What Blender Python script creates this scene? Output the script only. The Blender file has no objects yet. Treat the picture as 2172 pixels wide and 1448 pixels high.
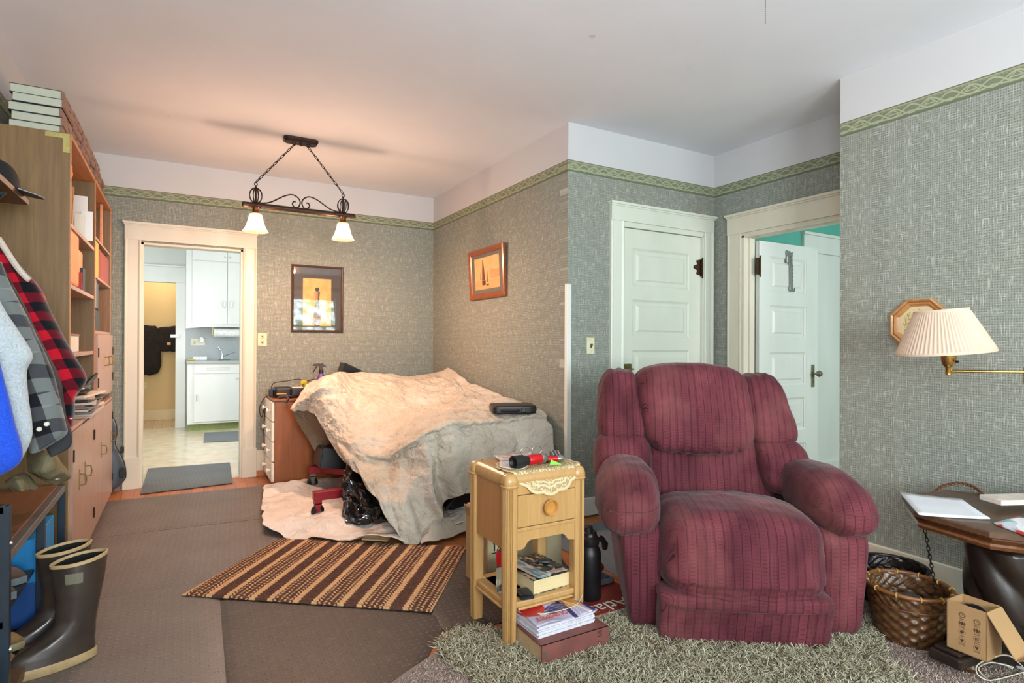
import bpy, bmesh, math, random
import numpy as np
from mathutils import Vector, Matrix, noise as mnoise
random.seed(7)
PI = math.pi
sc = bpy.context.scene
COL = sc.collection

# ------------------------------------------------------------------ camera
H = 1.24; FOC = 1224.8; YAW = .5197; PIT = .0031; ROL = .0042
_cy, _sy = math.cos(YAW), math.sin(YAW)
cF = Vector((_sy*math.cos(PIT), _cy*math.cos(PIT), math.sin(PIT)))
_R = Vector((_cy, -_sy, 0)); _U = _R.cross(cF)
cR = _R*math.cos(ROL) + _U*math.sin(ROL); cU = -_R*math.sin(ROL) + _U*math.cos(ROL)
cam = bpy.data.cameras.new('camera'); co = bpy.data.objects.new('camera', cam); COL.objects.link(co)
co.matrix_world = Matrix(((cR.x, cU.x, -cF.x, 0), (cR.y, cU.y, -cF.y, 0), (cR.z, cU.z, -cF.z, H), (0, 0, 0, 1)))
cam.sensor_width = 36; cam.lens = FOC/2172*36; cam.clip_start = .05
sc.camera = co
sc.view_settings.view_transform = 'Standard'; sc.view_settings.look = 'None'
sc.view_settings.gamma = 1; sc.view_settings.use_curve_mapping = False
sc.view_settings.exposure = 0.95

def at(px, py, **k):
    "the point where the sight line of a pixel of the photograph meets a given plane"
    d = cF + cR*((px-1086)/FOC) - cU*((py-724)/FOC)
    (a, v), = k.items(); i = 'xyz'.index(a)
    return Vector((0, 0, H)) + d*((v-(0, 0, H)[i])/d[i])

# ------------------------------------------------------------------ world and daylight
def lin(h):
    h = h.lstrip('#'); c = [int(h[i:i+2], 16)/255 for i in (0, 2, 4)]
    return tuple(x/12.92 if x <= .04045 else ((x+.055)/1.055)**2.4 for x in c)
w = bpy.data.worlds.new('daylight'); sc.world = w; w.use_nodes = True
wn = w.node_tree; bg = wn.nodes['Background']
tc = wn.nodes.new('ShaderNodeTexCoord'); ns = wn.nodes.new('ShaderNodeTexNoise'); ns.inputs['Scale'].default_value = 14; ns.inputs['Detail'].default_value = 8
rp = wn.nodes.new('ShaderNodeValToRGB'); rp.color_ramp.elements[0].position = .42; rp.color_ramp.elements[0].color = (*lin('3d6b35'), 1)
rp.color_ramp.elements[1].position = .62; rp.color_ramp.elements[1].color = (*lin('f2fbff'), 1)
wn.links.new(tc.outputs['Generated'], ns.inputs['Vector']); wn.links.new(ns.outputs['Fac'], rp.inputs['Fac'])
wn.links.new(rp.outputs['Color'], bg.inputs['Color']); bg.inputs['Strength'].default_value = 1.3

def area(name, loc, rot, sx, sy, power, col):
    l = bpy.data.lights.new(name, 'AREA'); l.shape = 'RECTANGLE'; l.size = sx; l.size_y = sy; l.energy = power; l.color = col
    o = bpy.data.objects.new(name, l); COL.objects.link(o); o.location = loc; o.rotation_euler = rot; return o
def point(name, loc, power, col, r=.03):
    l = bpy.data.lights.new(name, 'POINT'); l.energy = power; l.color = col; l.shadow_soft_size = r
    o = bpy.data.objects.new(name, l); COL.objects.link(o); o.location = loc; return o
COOL = (.86, .94, 1.0); WARM = (1.0, .60, .40)
# daylight standing in the windows (just outside each opening, shining in)
area('window_light', (2.55, -2.36, 1.62), (PI/2+.45, 0, 0), 1.25, 1.4, 66, COOL)      # front window, right
area('window_light', (.35, -2.36, 1.62), (PI/2+.45, 0, 0), 1.5, 1.4, 125, COOL)        # front window, left
area('window_light', (-.98, -.9, 1.62), (0, -PI/2-.45, 0), 1.4, 1.3, 52, COOL)      # left wall window
area('window_light', (2.33, 7.6, 1.6), (0, PI/2, 0), 1.2, 1.5, 26, (.93, .97, 1)) # kitchen windows
area('window_light', (-1.43, 7.4, 1.6), (0, -PI/2, 0), 1.2, 1.5, 24, (.93, .97, 1))
point('hall_fill_light', (-.2, 10.15, 2.6), 10, (1, .86, .66), .08)  # unseen fill lamp added to brighten the hall, no window here
area('window_light', (4.9, -.36, 1.5), (PI/2, 0, 0), 1.2, 1.4, 34, (.95, .98, 1)) # east room window

# the first window looks onto trees: its daylight carries their pattern
_wl = next(o.data for o in COL.objects if o.type == 'LIGHT' and o.location.x > 2.5 and o.location.y < -2); _wl.use_nodes = True; _t = _wl.node_tree; _e = _t.nodes['Emission']; _g = _t.nodes.new('ShaderNodeNewGeometry'); _n = _t.nodes.new('ShaderNodeTexNoise'); _n.inputs['Scale'].default_value = 7; _n.inputs['Detail'].default_value = 6; _r = _t.nodes.new('ShaderNodeValToRGB')
_r.color_ramp.elements[0].position = .40; _r.color_ramp.elements[0].color = (.10, .22, .12, 1); _r.color_ramp.elements[1].position = .62; _r.color_ramp.elements[1].color = (1.0, 1.1, 1.15, 1)
_t.links.new(_g.outputs['Parametric'], _n.inputs['Vector']); _t.links.new(_n.outputs['Fac'], _r.inputs['Fac']); _t.links.new(_r.outputs['Color'], _e.inputs['Color'])

# ------------------------------------------------------------------ node helpers
class S:
    "a shader value with arithmetic"
    def __init__(s, g, k): s.g, s.k = g, k
    def _m(s, op, b=None, c=None, clamp=False):
        n = s.g.nt.nodes.new('ShaderNodeMath'); n.operation = op; n.use_clamp = clamp
        for i, x in enumerate((s, b, c)):
            if x is None: continue
            if isinstance(x, S): s.g.nt.links.new(x.k, n.inputs[i])
            else: n.inputs[i].default_value = x
        return S(s.g, n.outputs[0])
    def __add__(s, b): return s._m('ADD', b)
    __radd__ = __add__
    def __sub__(s, b): return s._m('SUBTRACT', b)
    def __rsub__(s, b): return (s*-1)+b
    def __mul__(s, b): return s._m('MULTIPLY', b)
    __rmul__ = __mul__
    def __truediv__(s, b): return s._m('DIVIDE', b)
    def sin(s): return s._m('SINE')
    def cos(s): return s._m('COSINE')
    def abs(s): return s._m('ABSOLUTE')
    def frac(s): return s._m('FRACT')
    def floor(s): return s._m('FLOOR')
    def lt(s, b): return s._m('LESS_THAN', b)
    def gt(s, b): return s._m('GREATER_THAN', b)
    def min(s, b): return s._m('MINIMUM', b)
    def max(s, b): return s._m('MAXIMUM', b)
    def pow(s, b): return s._m('POWER', b)
    def clamp(s): return s._m('ADD', 0.0, None, True)
    def ss(s, a, b): return ((s-a)/(b-a)).clamp()
class G:
    def __init__(s, name):
        s.m = bpy.data.materials.new(name); s.m.use_nodes = True; s.nt = s.m.node_tree
        s.p = s.nt.nodes['Principled BSDF']; s.c = s.nt.nodes.new('ShaderNodeTexCoord')
    def vec(s, kind='Object', scale=(1, 1, 1), rot=(0, 0, 0), loc=(0, 0, 0)):
        n = s.nt.nodes.new('ShaderNodeMapping'); s.nt.links.new(s.c.outputs[kind], n.inputs[0])
        n.inputs['Scale'].default_value = scale; n.inputs['Rotation'].default_value = rot; n.inputs['Location'].default_value = loc
        return n.outputs[0]
    def xyz(s, v):
        n = s.nt.nodes.new('ShaderNodeSeparateXYZ'); s.nt.links.new(v, n.inputs[0]); return [S(s, n.outputs[i]) for i in range(3)]
    def comb(s, x, y, z=0):
        n = s.nt.nodes.new('ShaderNodeCombineXYZ')
        for i, a in enumerate((x, y, z)):
            if isinstance(a, S): s.nt.links.new(a.k, n.inputs[i])
            else: n.inputs[i].default_value = a
        return n.outputs[0]
    def noise(s, v, scale, detail=3, rough=.55, dist=0):
        n = s.nt.nodes.new('ShaderNodeTexNoise'); s.nt.links.new(v, n.inputs['Vector'])
        n.inputs['Scale'].default_value = scale; n.inputs['Detail'].default_value = detail; n.inputs['Roughness'].default_value = rough
        n.inputs['Distortion'].default_value = dist
        return S(s, n.outputs['Fac'])
    def white(s, v):
        n = s.nt.nodes.new('ShaderNodeTexWhiteNoise'); s.nt.links.new(v, n.inputs['Vector']); return S(s, n.outputs['Value'])
    def voro(s, v, scale, feat='F1'):
        n = s.nt.nodes.new('ShaderNodeTexVoronoi'); s.nt.links.new(v, n.inputs['Vector']); n.inputs['Scale'].default_value = scale; n.feature = feat
        return S(s, n.outputs['Distance'])
    def col(s, c): return (*lin(c), 1) if isinstance(c, str) else c
    def mix(s, f, a, b):
        n = s.nt.nodes.new('ShaderNodeMix'); n.data_type = 'RGBA'
        for i, x in ((0, f), (6, a), (7, b)):
            if isinstance(x, S): s.nt.links.new(x.k, n.inputs[i])
            elif isinstance(x, bpy.types.NodeSocket): s.nt.links.new(x, n.inputs[i])
            else: n.inputs[i].default_value = s.col(x) if i else x
        return n.outputs[2]
    def attr(s, name):
        n = s.nt.nodes.new('ShaderNodeAttribute'); n.attribute_name = name; return n
    def out(s, color, rough=.6, metal=0, bump=None, bs=.5, bd=.01, sheen=0, spec=.5, coat=0, alpha=None, trans=0, emit=None, es=0, sub=0):
        p = s.p.inputs
        def put(k, v):
            if isinstance(v, S): s.nt.links.new(v.k, p[k])
            elif isinstance(v, bpy.types.NodeSocket): s.nt.links.new(v, p[k])
            else: p[k].default_value = v
        put('Base Color', s.col(color)); put('Roughness', rough); put('Metallic', metal); p['Specular IOR Level'].default_value = spec
        if sheen: p['Sheen Weight'].default_value = sheen; p['Sheen Roughness'].default_value = .4
        if coat: p['Coat Weight'].default_value = coat; p['Coat Roughness'].default_value = .15
        if trans: p['Transmission Weight'].default_value = trans
        if alpha is not None: put('Alpha', alpha)
        if emit: put('Emission Color', s.col(emit)); p['Emission Strength'].default_value = es
        if bump is not None:
            b = s.nt.nodes.new('ShaderNodeBump'); b.inputs['Strength'].default_value = bs; b.inputs['Distance'].default_value = bd
            s.nt.links.new(bump.k, b.inputs['Height']); s.nt.links.new(b.outputs[0], p['Normal'])
        return s.m
_mc = {}
def M(c, rough=.6, metal=0, var=.12, scale=25, **k):
    "plain material with a little cloudiness and grain"
    key = (c, rough, metal, var, scale, tuple(sorted(k.items())))
    if key in _mc: return _mc[key]
    g = G('plain_'+c); v = g.vec(); n = g.noise(v, scale, 4); f = n.ss(.3, .7)
    l = lin(c); a = tuple(min(1, x*(1+var)) for x in l)+(1,); b = tuple(x*(1-var) for x in l)+(1,)
    _mc[key] = g.out(g.mix(f, b, a), rough, metal, bump=g.noise(v, scale*6, 2), bs=.12, bd=.002, **k)
    return _mc[key]

# ------------------------------------------------------------------ object helpers
WM = {}
def tag(o, label=None, cat=None, group=None, kind=None):
    for k, v in (('label', label), ('category', cat), ('group', group), ('kind', kind)):
        if v: o[k] = v
    return o
def thing(name, label, cat, loc=(0, 0, 0), rotz=0, group=None, rot=None):
    o = bpy.data.objects.new(name, None); COL.objects.link(o); o.empty_display_size = .05
    o.location = loc; o.rotation_euler = rot or (0, 0, rotz); tag(o, label, cat, group)
    WM[o.name] = Matrix.LocRotScale(Vector(loc), o.rotation_euler, None); return o
def obj(name, bm, mat, parent=None, smooth=False, label=None, sharp=40):
    me = bpy.data.meshes.new(name)
    if isinstance(bm, bmesh.types.BMesh):
        bmesh.ops.recalc_face_normals(bm, faces=bm.faces) if not bm.faces or not getattr(bm, 'keep', 0) else None
        bm.to_mesh(me); bm.free()
    else: me = bm; me.name = name
    o = bpy.data.objects.new(name, me); COL.objects.link(o)
    for m in (mat if isinstance(mat, (list, tuple)) else [mat]): me.materials.append(m)
    if parent:
        o.parent = parent; W = WM[parent.name]; me.transform(W.inverted()); WM[o.name] = W
    else: WM[o.name] = Matrix.Identity(4)
    if smooth:
        me.polygons.foreach_set('use_smooth', [True]*len(me.polygons))
        if sharp < 180:
            me.set_sharp_from_angle(angle=math.radians(sharp))
    if label: o['label'] = label
    me.update(); return o
def single(name, bm, mat, label, cat, group=None, smooth=False, **k):
    o = obj(name, bm, mat, smooth=smooth, **k)
    c = sum((v.co for v in o.data.vertices), Vector())/max(1, len(o.data.vertices)); c.z = min(v.co.z for v in o.data.vertices)
    o.data.transform(Matrix.Translation(-c)); o.location = c; WM[o.name] = Matrix.Translation(c)
    return tag(o, label, cat, group)
def struct(name, bm, mat, parent=None, **k):
    o = obj(name, bm, mat, parent, **k)
    if not parent: o['kind'] = 'structure'
    return o
def dup(root, label=None, group=None):
    r = root.copy(); COL.objects.link(r); WM[r.name] = WM.get(root.name)
    if label: r['label'] = label
    if group: r['group'] = group
    for ch in list(root.children):
        c = ch.copy(); COL.objects.link(c); c.parent = r
        for gch in ch.children:
            d = gch.copy(); COL.objects.link(d); d.parent = c
    return r
def B(): return bmesh.new()
def box(bm, x0, x1, y0, y1, z0, z1, bev=0, mi=0, M4=None):
    vs = [bm.verts.new((x, y, z)) for x in (x0, x1) for y in (y0, y1) for z in (z0, z1)]
    fs = [bm.faces.new([vs[i] for i in f]) for f in ((0, 1, 3, 2), (4, 6, 7, 5), (0, 4, 5, 1), (2, 3, 7, 6), (0, 2, 6, 4), (1, 5, 7, 3))]
    for f in fs: f.material_index = mi
    if bev:
        es = list({e for f in fs for e in f.edges})
        r = bmesh.ops.bevel(bm, geom=es, offset=bev, segments=2, affect='EDGES', profile=.5)
        vs = list({v for f in r['faces'] for v in f.verts} | {v for v in vs if v.is_valid})
        for f in {f for v in vs for f in v.link_faces}: f.material_index = mi
    if M4 is not None:
        bmesh.ops.transform(bm, matrix=M4, verts=[v for v in vs if v.is_valid])
    return bm
def bx(*a, **k): return box(B(), *a, **k)
def prism(bm, pts, vec, mi=0):
    "extrude a closed polygon (3-D points) along vec"
    a = [bm.verts.new(p) for p in pts]; b = [bm.verts.new(Vector(p)+Vector(vec)) for p in pts]; n = len(a)
    fs = [bm.faces.new(a[::-1]), bm.faces.new(b)] + [bm.faces.new((a[i], a[(i+1) % n], b[(i+1) % n], b[i])) for i in range(n)]
    for f in fs: f.material_index = mi
    return bm
def tube(bm, pts, r, n=8, closed=False, mi=0, cap=True):
    pts = [Vector(p) for p in pts]; N = len(pts); rs = r if isinstance(r, (list, tuple)) else [r]*N
    rings = []; up = None
    for i, p in enumerate(pts):
        if closed: t = pts[(i+1) % N]-pts[i-1]
        else: t = pts[min(i+1, N-1)]-pts[max(i-1, 0)]
        t = t.normalized() if t.length > 1e-9 else Vector((0, 0, 1))
        if up is None:
            up = Vector((0, 0, 1)) if abs(t.z) < .9 else Vector((1, 0, 0))
        a = t.cross(up); a = a.normalized() if a.length > 1e-6 else t.orthogonal().normalized(); b = a.cross(t); up = b
        rings.append([bm.verts.new(p+(a*math.cos(2*PI*k/n)+b*math.sin(2*PI*k/n))*rs[i]) for k in range(n)])
    L = N if closed else N-1
    for i in range(L):
        A, Bq = rings[i], rings[(i+1) % N]
        for k in range(n):
            f = bm.faces.new((A[k], A[(k+1) % n], Bq[(k+1) % n], Bq[k])); f.material_index = mi
    if cap and not closed:
        for f in (bm.faces.new(rings[0][::-1]), bm.faces.new(rings[-1])): f.material_index = mi
    return bm
def lathe(bm, prof, c=(0, 0, 0), n=32, M4=None, mi=0, fn=None):
    "prof: list of (r,z) from bottom to top"
    vs = []
    for r, z in prof:
        if r < 1e-6: vs.append([bm.verts.new((c[0], c[1], c[2]+z))])
        else:
            vs.append([bm.verts.new((c[0]+(r*(fn(2*PI*k/n, z) if fn else 1))*math.cos(2*PI*k/n), c[1]+(r*(fn(2*PI*k/n, z) if fn else 1))*math.sin(2*PI*k/n), c[2]+z)) for k in range(n)])
    for A, Bq in zip(vs, vs[1:]):
        for k in range(n):
            k2 = (k+1) % n
            if len(A) == 1 and len(Bq) == 1: continue
            f = bm.faces.new((A[0], Bq[k2], Bq[k]) if len(A) == 1 else (A[k], A[k2], Bq[0]) if len(Bq) == 1 else (A[k], A[k2], Bq[k2], Bq[k]))
            f.material_index = mi
    if M4 is not None: bmesh.ops.transform(bm, matrix=M4, verts=[v for r in vs for v in r])
    return bm
def loft(bm, rings, cap=True, mi=0):
    vs = [[bm.verts.new(p) for p in r] for r in rings]; n = len(vs[0])
    for A, Bq in zip(vs, vs[1:]):
        for k in range(n): bm.faces.new((A[k], A[(k+1) % n], Bq[(k+1) % n], Bq[k])).material_index = mi
    if cap:
        bm.faces.new(vs[0][::-1]).material_index = mi; bm.faces.new(vs[-1]).material_index = mi
    return bm
def crom(p, t):
    "Catmull-Rom through a list of Vectors, t in 0..1"
    n = len(p)-1; x = min(max(t, 0), 1)*n; i = min(int(x), n-1); f = x-i
    a, b, c, d = p[max(i-1, 0)], p[i], p[i+1], p[min(i+2, n)]
    return .5*((2*b)+(c-a)*f+(2*a-5*b+4*c-d)*f*f+(3*b-3*c+d-a)*f**3)
def path(pts, n): return [crom([Vector(p) for p in pts], i/(n-1)) for i in range(n)]
def patch(bm, ctrl, nu, nv, disp=None, uvs=1):
    "smooth sheet through a grid of control points; disp(u,v,point)->Vector"
    uv = bm.loops.layers.uv.verify(); g = []
    for j in range(nv):
        v = j/(nv-1); row = []
        ctl = [crom([r[c] for r in ctrl], v) for c in range(len(ctrl[0]))]
        for i in range(nu):
            p = crom(ctl, i/(nu-1)); row.append(bm.verts.new(p+disp(i/(nu-1), v, p) if disp else p))
        g.append(row)
    for j in range(nv-1):
        for i in range(nu-1):
            f = bm.faces.new((g[j][i], g[j][i+1], g[j+1][i+1], g[j+1][i]))
            for l, (a, b) in zip(f.loops, ((i, j), (i+1, j), (i+1, j+1), (i, j+1))): l[uv].uv = (a/(nu-1)*uvs, b/(nv-1)*uvs)
    return bm
def N3(p, s, seed=0): return mnoise.noise(Vector(p)*s+Vector((seed*7.3, seed*3.1, seed*1.7)))
def softbox(bm, cor, k=4, n=12, wr=0, ws=12, seed=0, post=None):
    """padded block: cor = 8 corners (x0y0z0,x1y0z0,x0y1z0,x1y1z0,x0y0z1,...) or (x0,x1,y0,y1,z0,z1)"""
    if len(cor) == 6:
        a = cor; cor = [(a[i], a[2+j], a[4+l]) for l in (0, 1) for j in (0, 1) for i in (0, 1)]
    C = [Vector(c) for c in cor]; uv = bm.loops.layers.uv.verify(); V = {}
    def vert(p):
        key = tuple(round(x, 5) for x in p)
        if key in V: return V[key]
        nk = sum(abs(x)**k for x in p)**(1/k); q = [x/nk for x in p]
        a, b, c = [(x+1)/2 for x in q]
        P = sum((C[i+2*j+4*l]*((a if i else 1-a)*(b if j else 1-b)*(c if l else 1-c)) for l in (0, 1) for j in (0, 1) for i in (0, 1)), Vector())
        ctr = sum(C, Vector())/8
        if wr: P += (P-ctr).normalized()*wr*(N3(P, ws, seed)+.5*N3(P, ws*2.3, seed+1))
        if post: P = post(P, q)
        V[key] = bm.verts.new(P); return V[key]
    lin_ = [-1+2*i/n for i in range(n+1)]
    for ax in range(3):
        for sg in (-1, 1):
            for i in range(n):
                for j in range(n):
                    q = []
                    for di, dj in ((0, 0), (1, 0), (1, 1), (0, 1)):
                        p = [0, 0, 0]; p[ax] = sg; p[(ax+1) % 3] = lin_[i+di]; p[(ax+2) % 3] = lin_[j+dj]; q.append(vert(p))
                    if sg < 0: q = q[::-1]
                    f = bm.faces.new(q)
                    for l in f.loops:
                        P = l.vert.co
                        l[uv].uv = (P.x+(P.y if ax == 0 else 0), P.z+(P.y if ax != 0 else 0))
    return bm
def grid_uv(bm, verts4, mi=0, uvs=None):
    uv = bm.loops.layers.uv.verify(); f = bm.faces.new([bm.verts.new(p) for p in verts4]); f.material_index = mi
    if uvs:
        for l, q in zip(f.loops, uvs): l[uv].uv = q
    return f
def text_obj(name, s, size, M4, mat, parent, depth=.0008, fn=None, align='CENTER', label=None):
    cu = bpy.data.curves.new('lettering', 'FONT'); cu.body = s; cu.size = size; cu.extrude = depth/2; cu.align_x = align; cu.align_y = 'CENTER'
    t = bpy.data.objects.new('lettering', cu); COL.objects.link(t); bpy.context.view_layer.update()
    me = bpy.data.meshes.new_from_object(t.evaluated_get(bpy.context.evaluated_depsgraph_get())); bpy.data.objects.remove(t)
    if fn:
        for v in me.vertices: v.co = fn(v.co)
    else: me.transform(M4)
    me.materials.clear()
    o = obj(name, me, mat, parent)
    if label: o['label'] = label
    return o
def frame(o, xax, yax):
    "matrix that maps x,y,z to a point with two given axes"
    x = Vector(xax).normalized(); y = Vector(yax).normalized(); z = x.cross(y); o = Vector(o)
    return Matrix(((x.x, y.x, z.x, o.x), (x.y, y.y, z.y, o.y), (x.z, y.z, z.z, o.z), (0, 0, 0, 1)))
def ORD(i): return ('first', 'second', 'third', 'fourth', 'fifth', 'sixth', 'seventh', 'eighth', 'ninth')[i]

# ------------------------------------------------------------------ surface materials
ZC, ZB, ZB0 = 2.797, 2.534, 2.452
def m_wallpaper():
    g = G('woven_wallpaper'); x, y, z = g.xyz(g.vec('UV'))
    wob = g.noise(g.vec('UV', (3, 3, 1)), 9, 2)
    xs = x+wob*.004; ys = y+g.noise(g.vec('UV', (3, 3, 1), loc=(5, 2, 0)), 8, 2)*.004
    hx = (xs*(2*PI/.0105)).sin(); hy = (ys*(2*PI/.0125)).sin()
    hole = ((hx*.5+.5)*(hy*.5+.5)).ss(.30, .75)
    hs = g.noise(g.vec('UV', (16, 210, 1)), 1, 1, .5).ss(.62, .70)       # horizontal slubs
    vs = g.noise(g.vec('UV', (210, 14, 1), loc=(3, 9, 0)), 1, 1, .5).ss(.61, .69)
    hs2 = g.noise(g.vec('UV', (22, 240, 1), loc=(8, 1, 0)), 1, 1, .5).ss(.5, .7)
    vs2 = g.noise(g.vec('UV', (240, 20, 1), loc=(1, 7, 0)), 1, 1, .5).ss(.5, .7)
    c = g.mix(hs2*.5, '88897e', 'a3a396'); c = g.mix(vs2*.45, c, 'a6a79c')
    c = g.mix(hole*.7, c, '505852'); sl = (hs+vs).clamp()
    c = g.mix(sl*.48, c, 'cdcfc6')
    big = g.noise(g.vec('UV', (1, 1, 1), loc=(4, 4, 0)), .9, 4).ss(.35, .7)
    c = g.mix(big*.14, c, '8ba29e')
    st = g.noise(g.vec('UV', (1, 1, 1), loc=(11, 4, 0)), 1.6, 3).ss(.66, .8)
    c = g.mix(st*.25, c, '8a7c5c')
    return g.out(c, .85, bump=sl*.7-hole, bs=.35, bd=.002, spec=.2)
def m_border():
    g = G('wallpaper_border'); x, y, z = g.xyz(g.vec('UV'))
    v = (y-ZB0)/(ZB-ZB0); P = .178; u = x*(2*PI/P)
    def line(f, wd): return 1-((v-f).abs()/wd).ss(.55, 1.0)
    c = g.mix(v.ss(0, .25), '5f6650', '727a64')
    top = (v.gt(.84)*(1-v.gt(.93)))
    c = g.mix(v.gt(.93), c, '626a50'); c = g.mix(top*.8, c, 'a29c80')
    l1 = line(.48+(u*1).cos()*.26, .07); l2 = line(.48-(u*1).cos()*.26, .07)
    l3 = line(.34+((u*.5).sin().abs())*-.12, .06); uu = (x/P).frac()
    tri = line(.72-(uu-.5).abs()*1.9, .05)*((uu-.5).abs().lt(.17))*v.gt(.42)
    tr2 = line(.44, .04)*((uu-.5).abs().lt(.15))
    m = l1.max(l2).max(l3).max(tri).max(tr2)*v.lt(.84)
    c = g.mix(m*.75, c, 'a9aa8c')
    rp = line(.79, .03)*((x*420).sin().gt(0)); c = g.mix(rp*.4, c, 'a9aa8c')
    return g.out(c, .75, bump=m, bs=.3, bd=.002, spec=.25)
def m_paint(name, c1, c2, scale=1.2, rough=.7):
    g = G(name); n = g.noise(g.vec(), scale, 5).ss(.3, .7)
    return g.out(g.mix(n, c1, c2), rough, bump=g.noise(g.vec(), 60, 3), bs=.08, bd=.002, spec=.3)
def m_ceiling():
    g = G('ceiling_plaster'); n = g.noise(g.vec(), 1.1, 6).ss(.3, .7)
    sp = g.voro(g.vec(), 1.7).lt(.03)
    c = g.mix(n, 'e0e2e8', 'e8eaf0'); c = g.mix(g.noise(g.vec(loc=(3, 3, 0)), 5, 6).ss(.68, .8)*.25, c, 'b3a79f')
    return g.out(g.mix(sp*.35, c, 'a89b90'), .8, bump=g.noise(g.vec(), 3, 5), bs=.12, bd=.01, spec=.2)
def m_trim(name='trim_paint', c1='d8d2c0', c2='cdc6b2'):
    g = G(name); n = g.noise(g.vec(scale=(1, 1, .3)), 4, 5).ss(.3, .7)
    d = g.noise(g.vec(loc=(2, 1, 0)), 14, 6).ss(.70, .8)
    c = g.mix(d*.35, g.mix(n, c1, c2), '9c8f78')
    return g.out(c, .38, bump=g.noise(g.vec(scale=(1, 1, .15)), 60, 3), bs=.06, bd=.002, spec=.45)
def m_planks(name='floor_planks', w_=.083, c=('c0794a', 'a8633a', '5a3018')):
    g = G(name); x, y, z = g.xyz(g.vec())
    row = (x/w_).floor(); off = g.white(g.comb(row, 0.0)); seg = ((y+off*1.4)/1.4).floor()
    r = g.white(g.comb(row, seg)); gap = 1-((x/w_).frac()-.5).abs().lt(.485)
    gr = g.noise(g.comb(x*40, y*2.2+r*30, 0), 1.6, 5).ss(.3, .7)
    cc = g.mix(gr, c[0], c[1]); cc = g.mix(r*.35, cc, c[2]); cc = g.mix(gap*.8, cc, '2a1a10')
    return g.out(cc, .4, bump=gr*.3-gap, bs=.3, bd=.003)
def m_carpet(name, a, b, s=160):
    g = G(name); n = g.noise(g.vec(), s, 4, .7).ss(.3, .72); n2 = g.noise(g.vec(), 7, 4).ss(.3, .7)
    c = g.mix(n, a, b); c = g.mix(n2*.2, c, a)
    return g.out(c, .95, bump=g.noise(g.vec(), s, 4, .75), bs=1, bd=.012, spec=.1, sheen=.2)
WP, BD, PW, CE = m_wallpaper(), m_border(), m_paint('wall_paint_white', 'c6c5c6', 'c0bfc0'), m_ceiling()
TR = m_trim(); TRW = m_trim('door_paint', 'dde0da', 'd2d6cd'); TRK = m_trim('kitchen_paint', 'e6e8e4', 'dfe2de'); TRN = m_trim('nook_door_paint', 'd6d9cb', 'cdd1c2')
FLW = m_planks()
BRASS = M('b08d4a', .3, .9, .15, 60); DBR = M('4a3524', .4, .8, .3, 80); CHR = M('c8ccd0', .18, 1, .05); BLKM = M('241f1d', .45, .5, .2, 60)
BLKP = M('17181b', .45, 0, .15, 40); IVORY = M('d8d0ba', .4)

# ------------------------------------------------------------------ the rooms
def wall(name, axis, c, a0, a1, ops=(), out=1, mats=None, ztop=ZC, thick=.1, paper=True):
    """upright wall of cells around its openings; axis 'y' = plane y=c running along x; out = side the thickness lies on"""
    bm = B(); uv = bm.loops.layers.uv.verify()
    A = sorted({a0, a1, *[o[0] for o in ops], *[o[1] for o in ops]}); A = [a for a in A if a0 <= a <= a1]
    Z = sorted({0, ztop, *([ZB0, ZB] if paper else []), *[o[2] for o in ops], *[o[3] for o in ops]})
    for i in range(len(A)-1):
        for j in range(len(Z)-1):
            am, zm = (A[i]+A[i+1])/2, (Z[j]+Z[j+1])/2
            if any(o[0] < am < o[1] and o[2] < zm < o[3] for o in ops): continue
            mi = (0 if zm < ZB0 else 1 if zm < ZB else 2) if paper else 2
            n0 = len(bm.faces); lo, hi = sorted((c, c+out*thick))
            if axis == 'y': box(bm, A[i], A[i+1], lo, hi, Z[j], Z[j+1], mi=mi)
            else: box(bm, lo, hi, A[i], A[i+1], Z[j], Z[j+1], mi=mi)
            bm.faces.ensure_lookup_table()
            for f in bm.faces[n0:]:
                cc = f.calc_center_median()['xyz'.index(axis)]
                if abs(cc-(c+out*thick)) < 1e-4: f.material_index = 2
                for l in f.loops: l[uv].uv = (l.vert.co.x if axis == 'y' else -l.vert.co.y, l.vert.co.z)
    return struct(name, bm, mats or [WP, BD, PW])
XL, XJ, XN, XR, YB, YN, YR, YF = -.8225, 2.35, 3.825, 3.3425, 5.8235, 3.3223, 1.981, -2.25
DX0, DX1, DZ = -.302, .485, 2.085
wall('wall_back', 'y', YB, XL-.1, XJ+.1, [(DX0, DX1, 0, DZ)])
wall('wall_left', 'x', XL, YF, YB, [(-1.6, -.2, .95, 2.3)], out=-1)
wall('wall_middle', 'x', XJ, YN+.1, YB, out=1)
wall('wall_nook', 'y', YN, XJ, XN+.1, [(2.845, 3.695, 0, 2.12)])
wall('wall_doorway', 'x', XN, YR-.1, YN, [(2.24, 3.035, 0, 2.09)], out=1)
wall('wall_right', 'x', XR, YF, YR, out=1, thick=.2)
wall('wall_return', 'y', YR-.1, XR+.2, XN+.1, out=-1)
wall('wall_front', 'y', YF, XL-.1, XR+.2, [(-.4, 1.1, .92, 2.32), (1.92, 3.18, .92, 2.32)], out=-1)
KM = m_paint('kitchen_wall_paint', 'dde0da', 'd6dad4'); KY = m_paint('hall_yellow_paint', 'e2c592', 'd9ba85'); TEAL = m_paint('teal_wall_paint', '5fae9d', '56a392')
struct('ceiling', bx(-1.8, 6.5, -2.5, 11, ZC, ZC+.1), CE)
# main floor
struct('floor', bx(XL-.1, XN+.1, YF-.1, YB+.05, -.08, 0), FLW)
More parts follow.
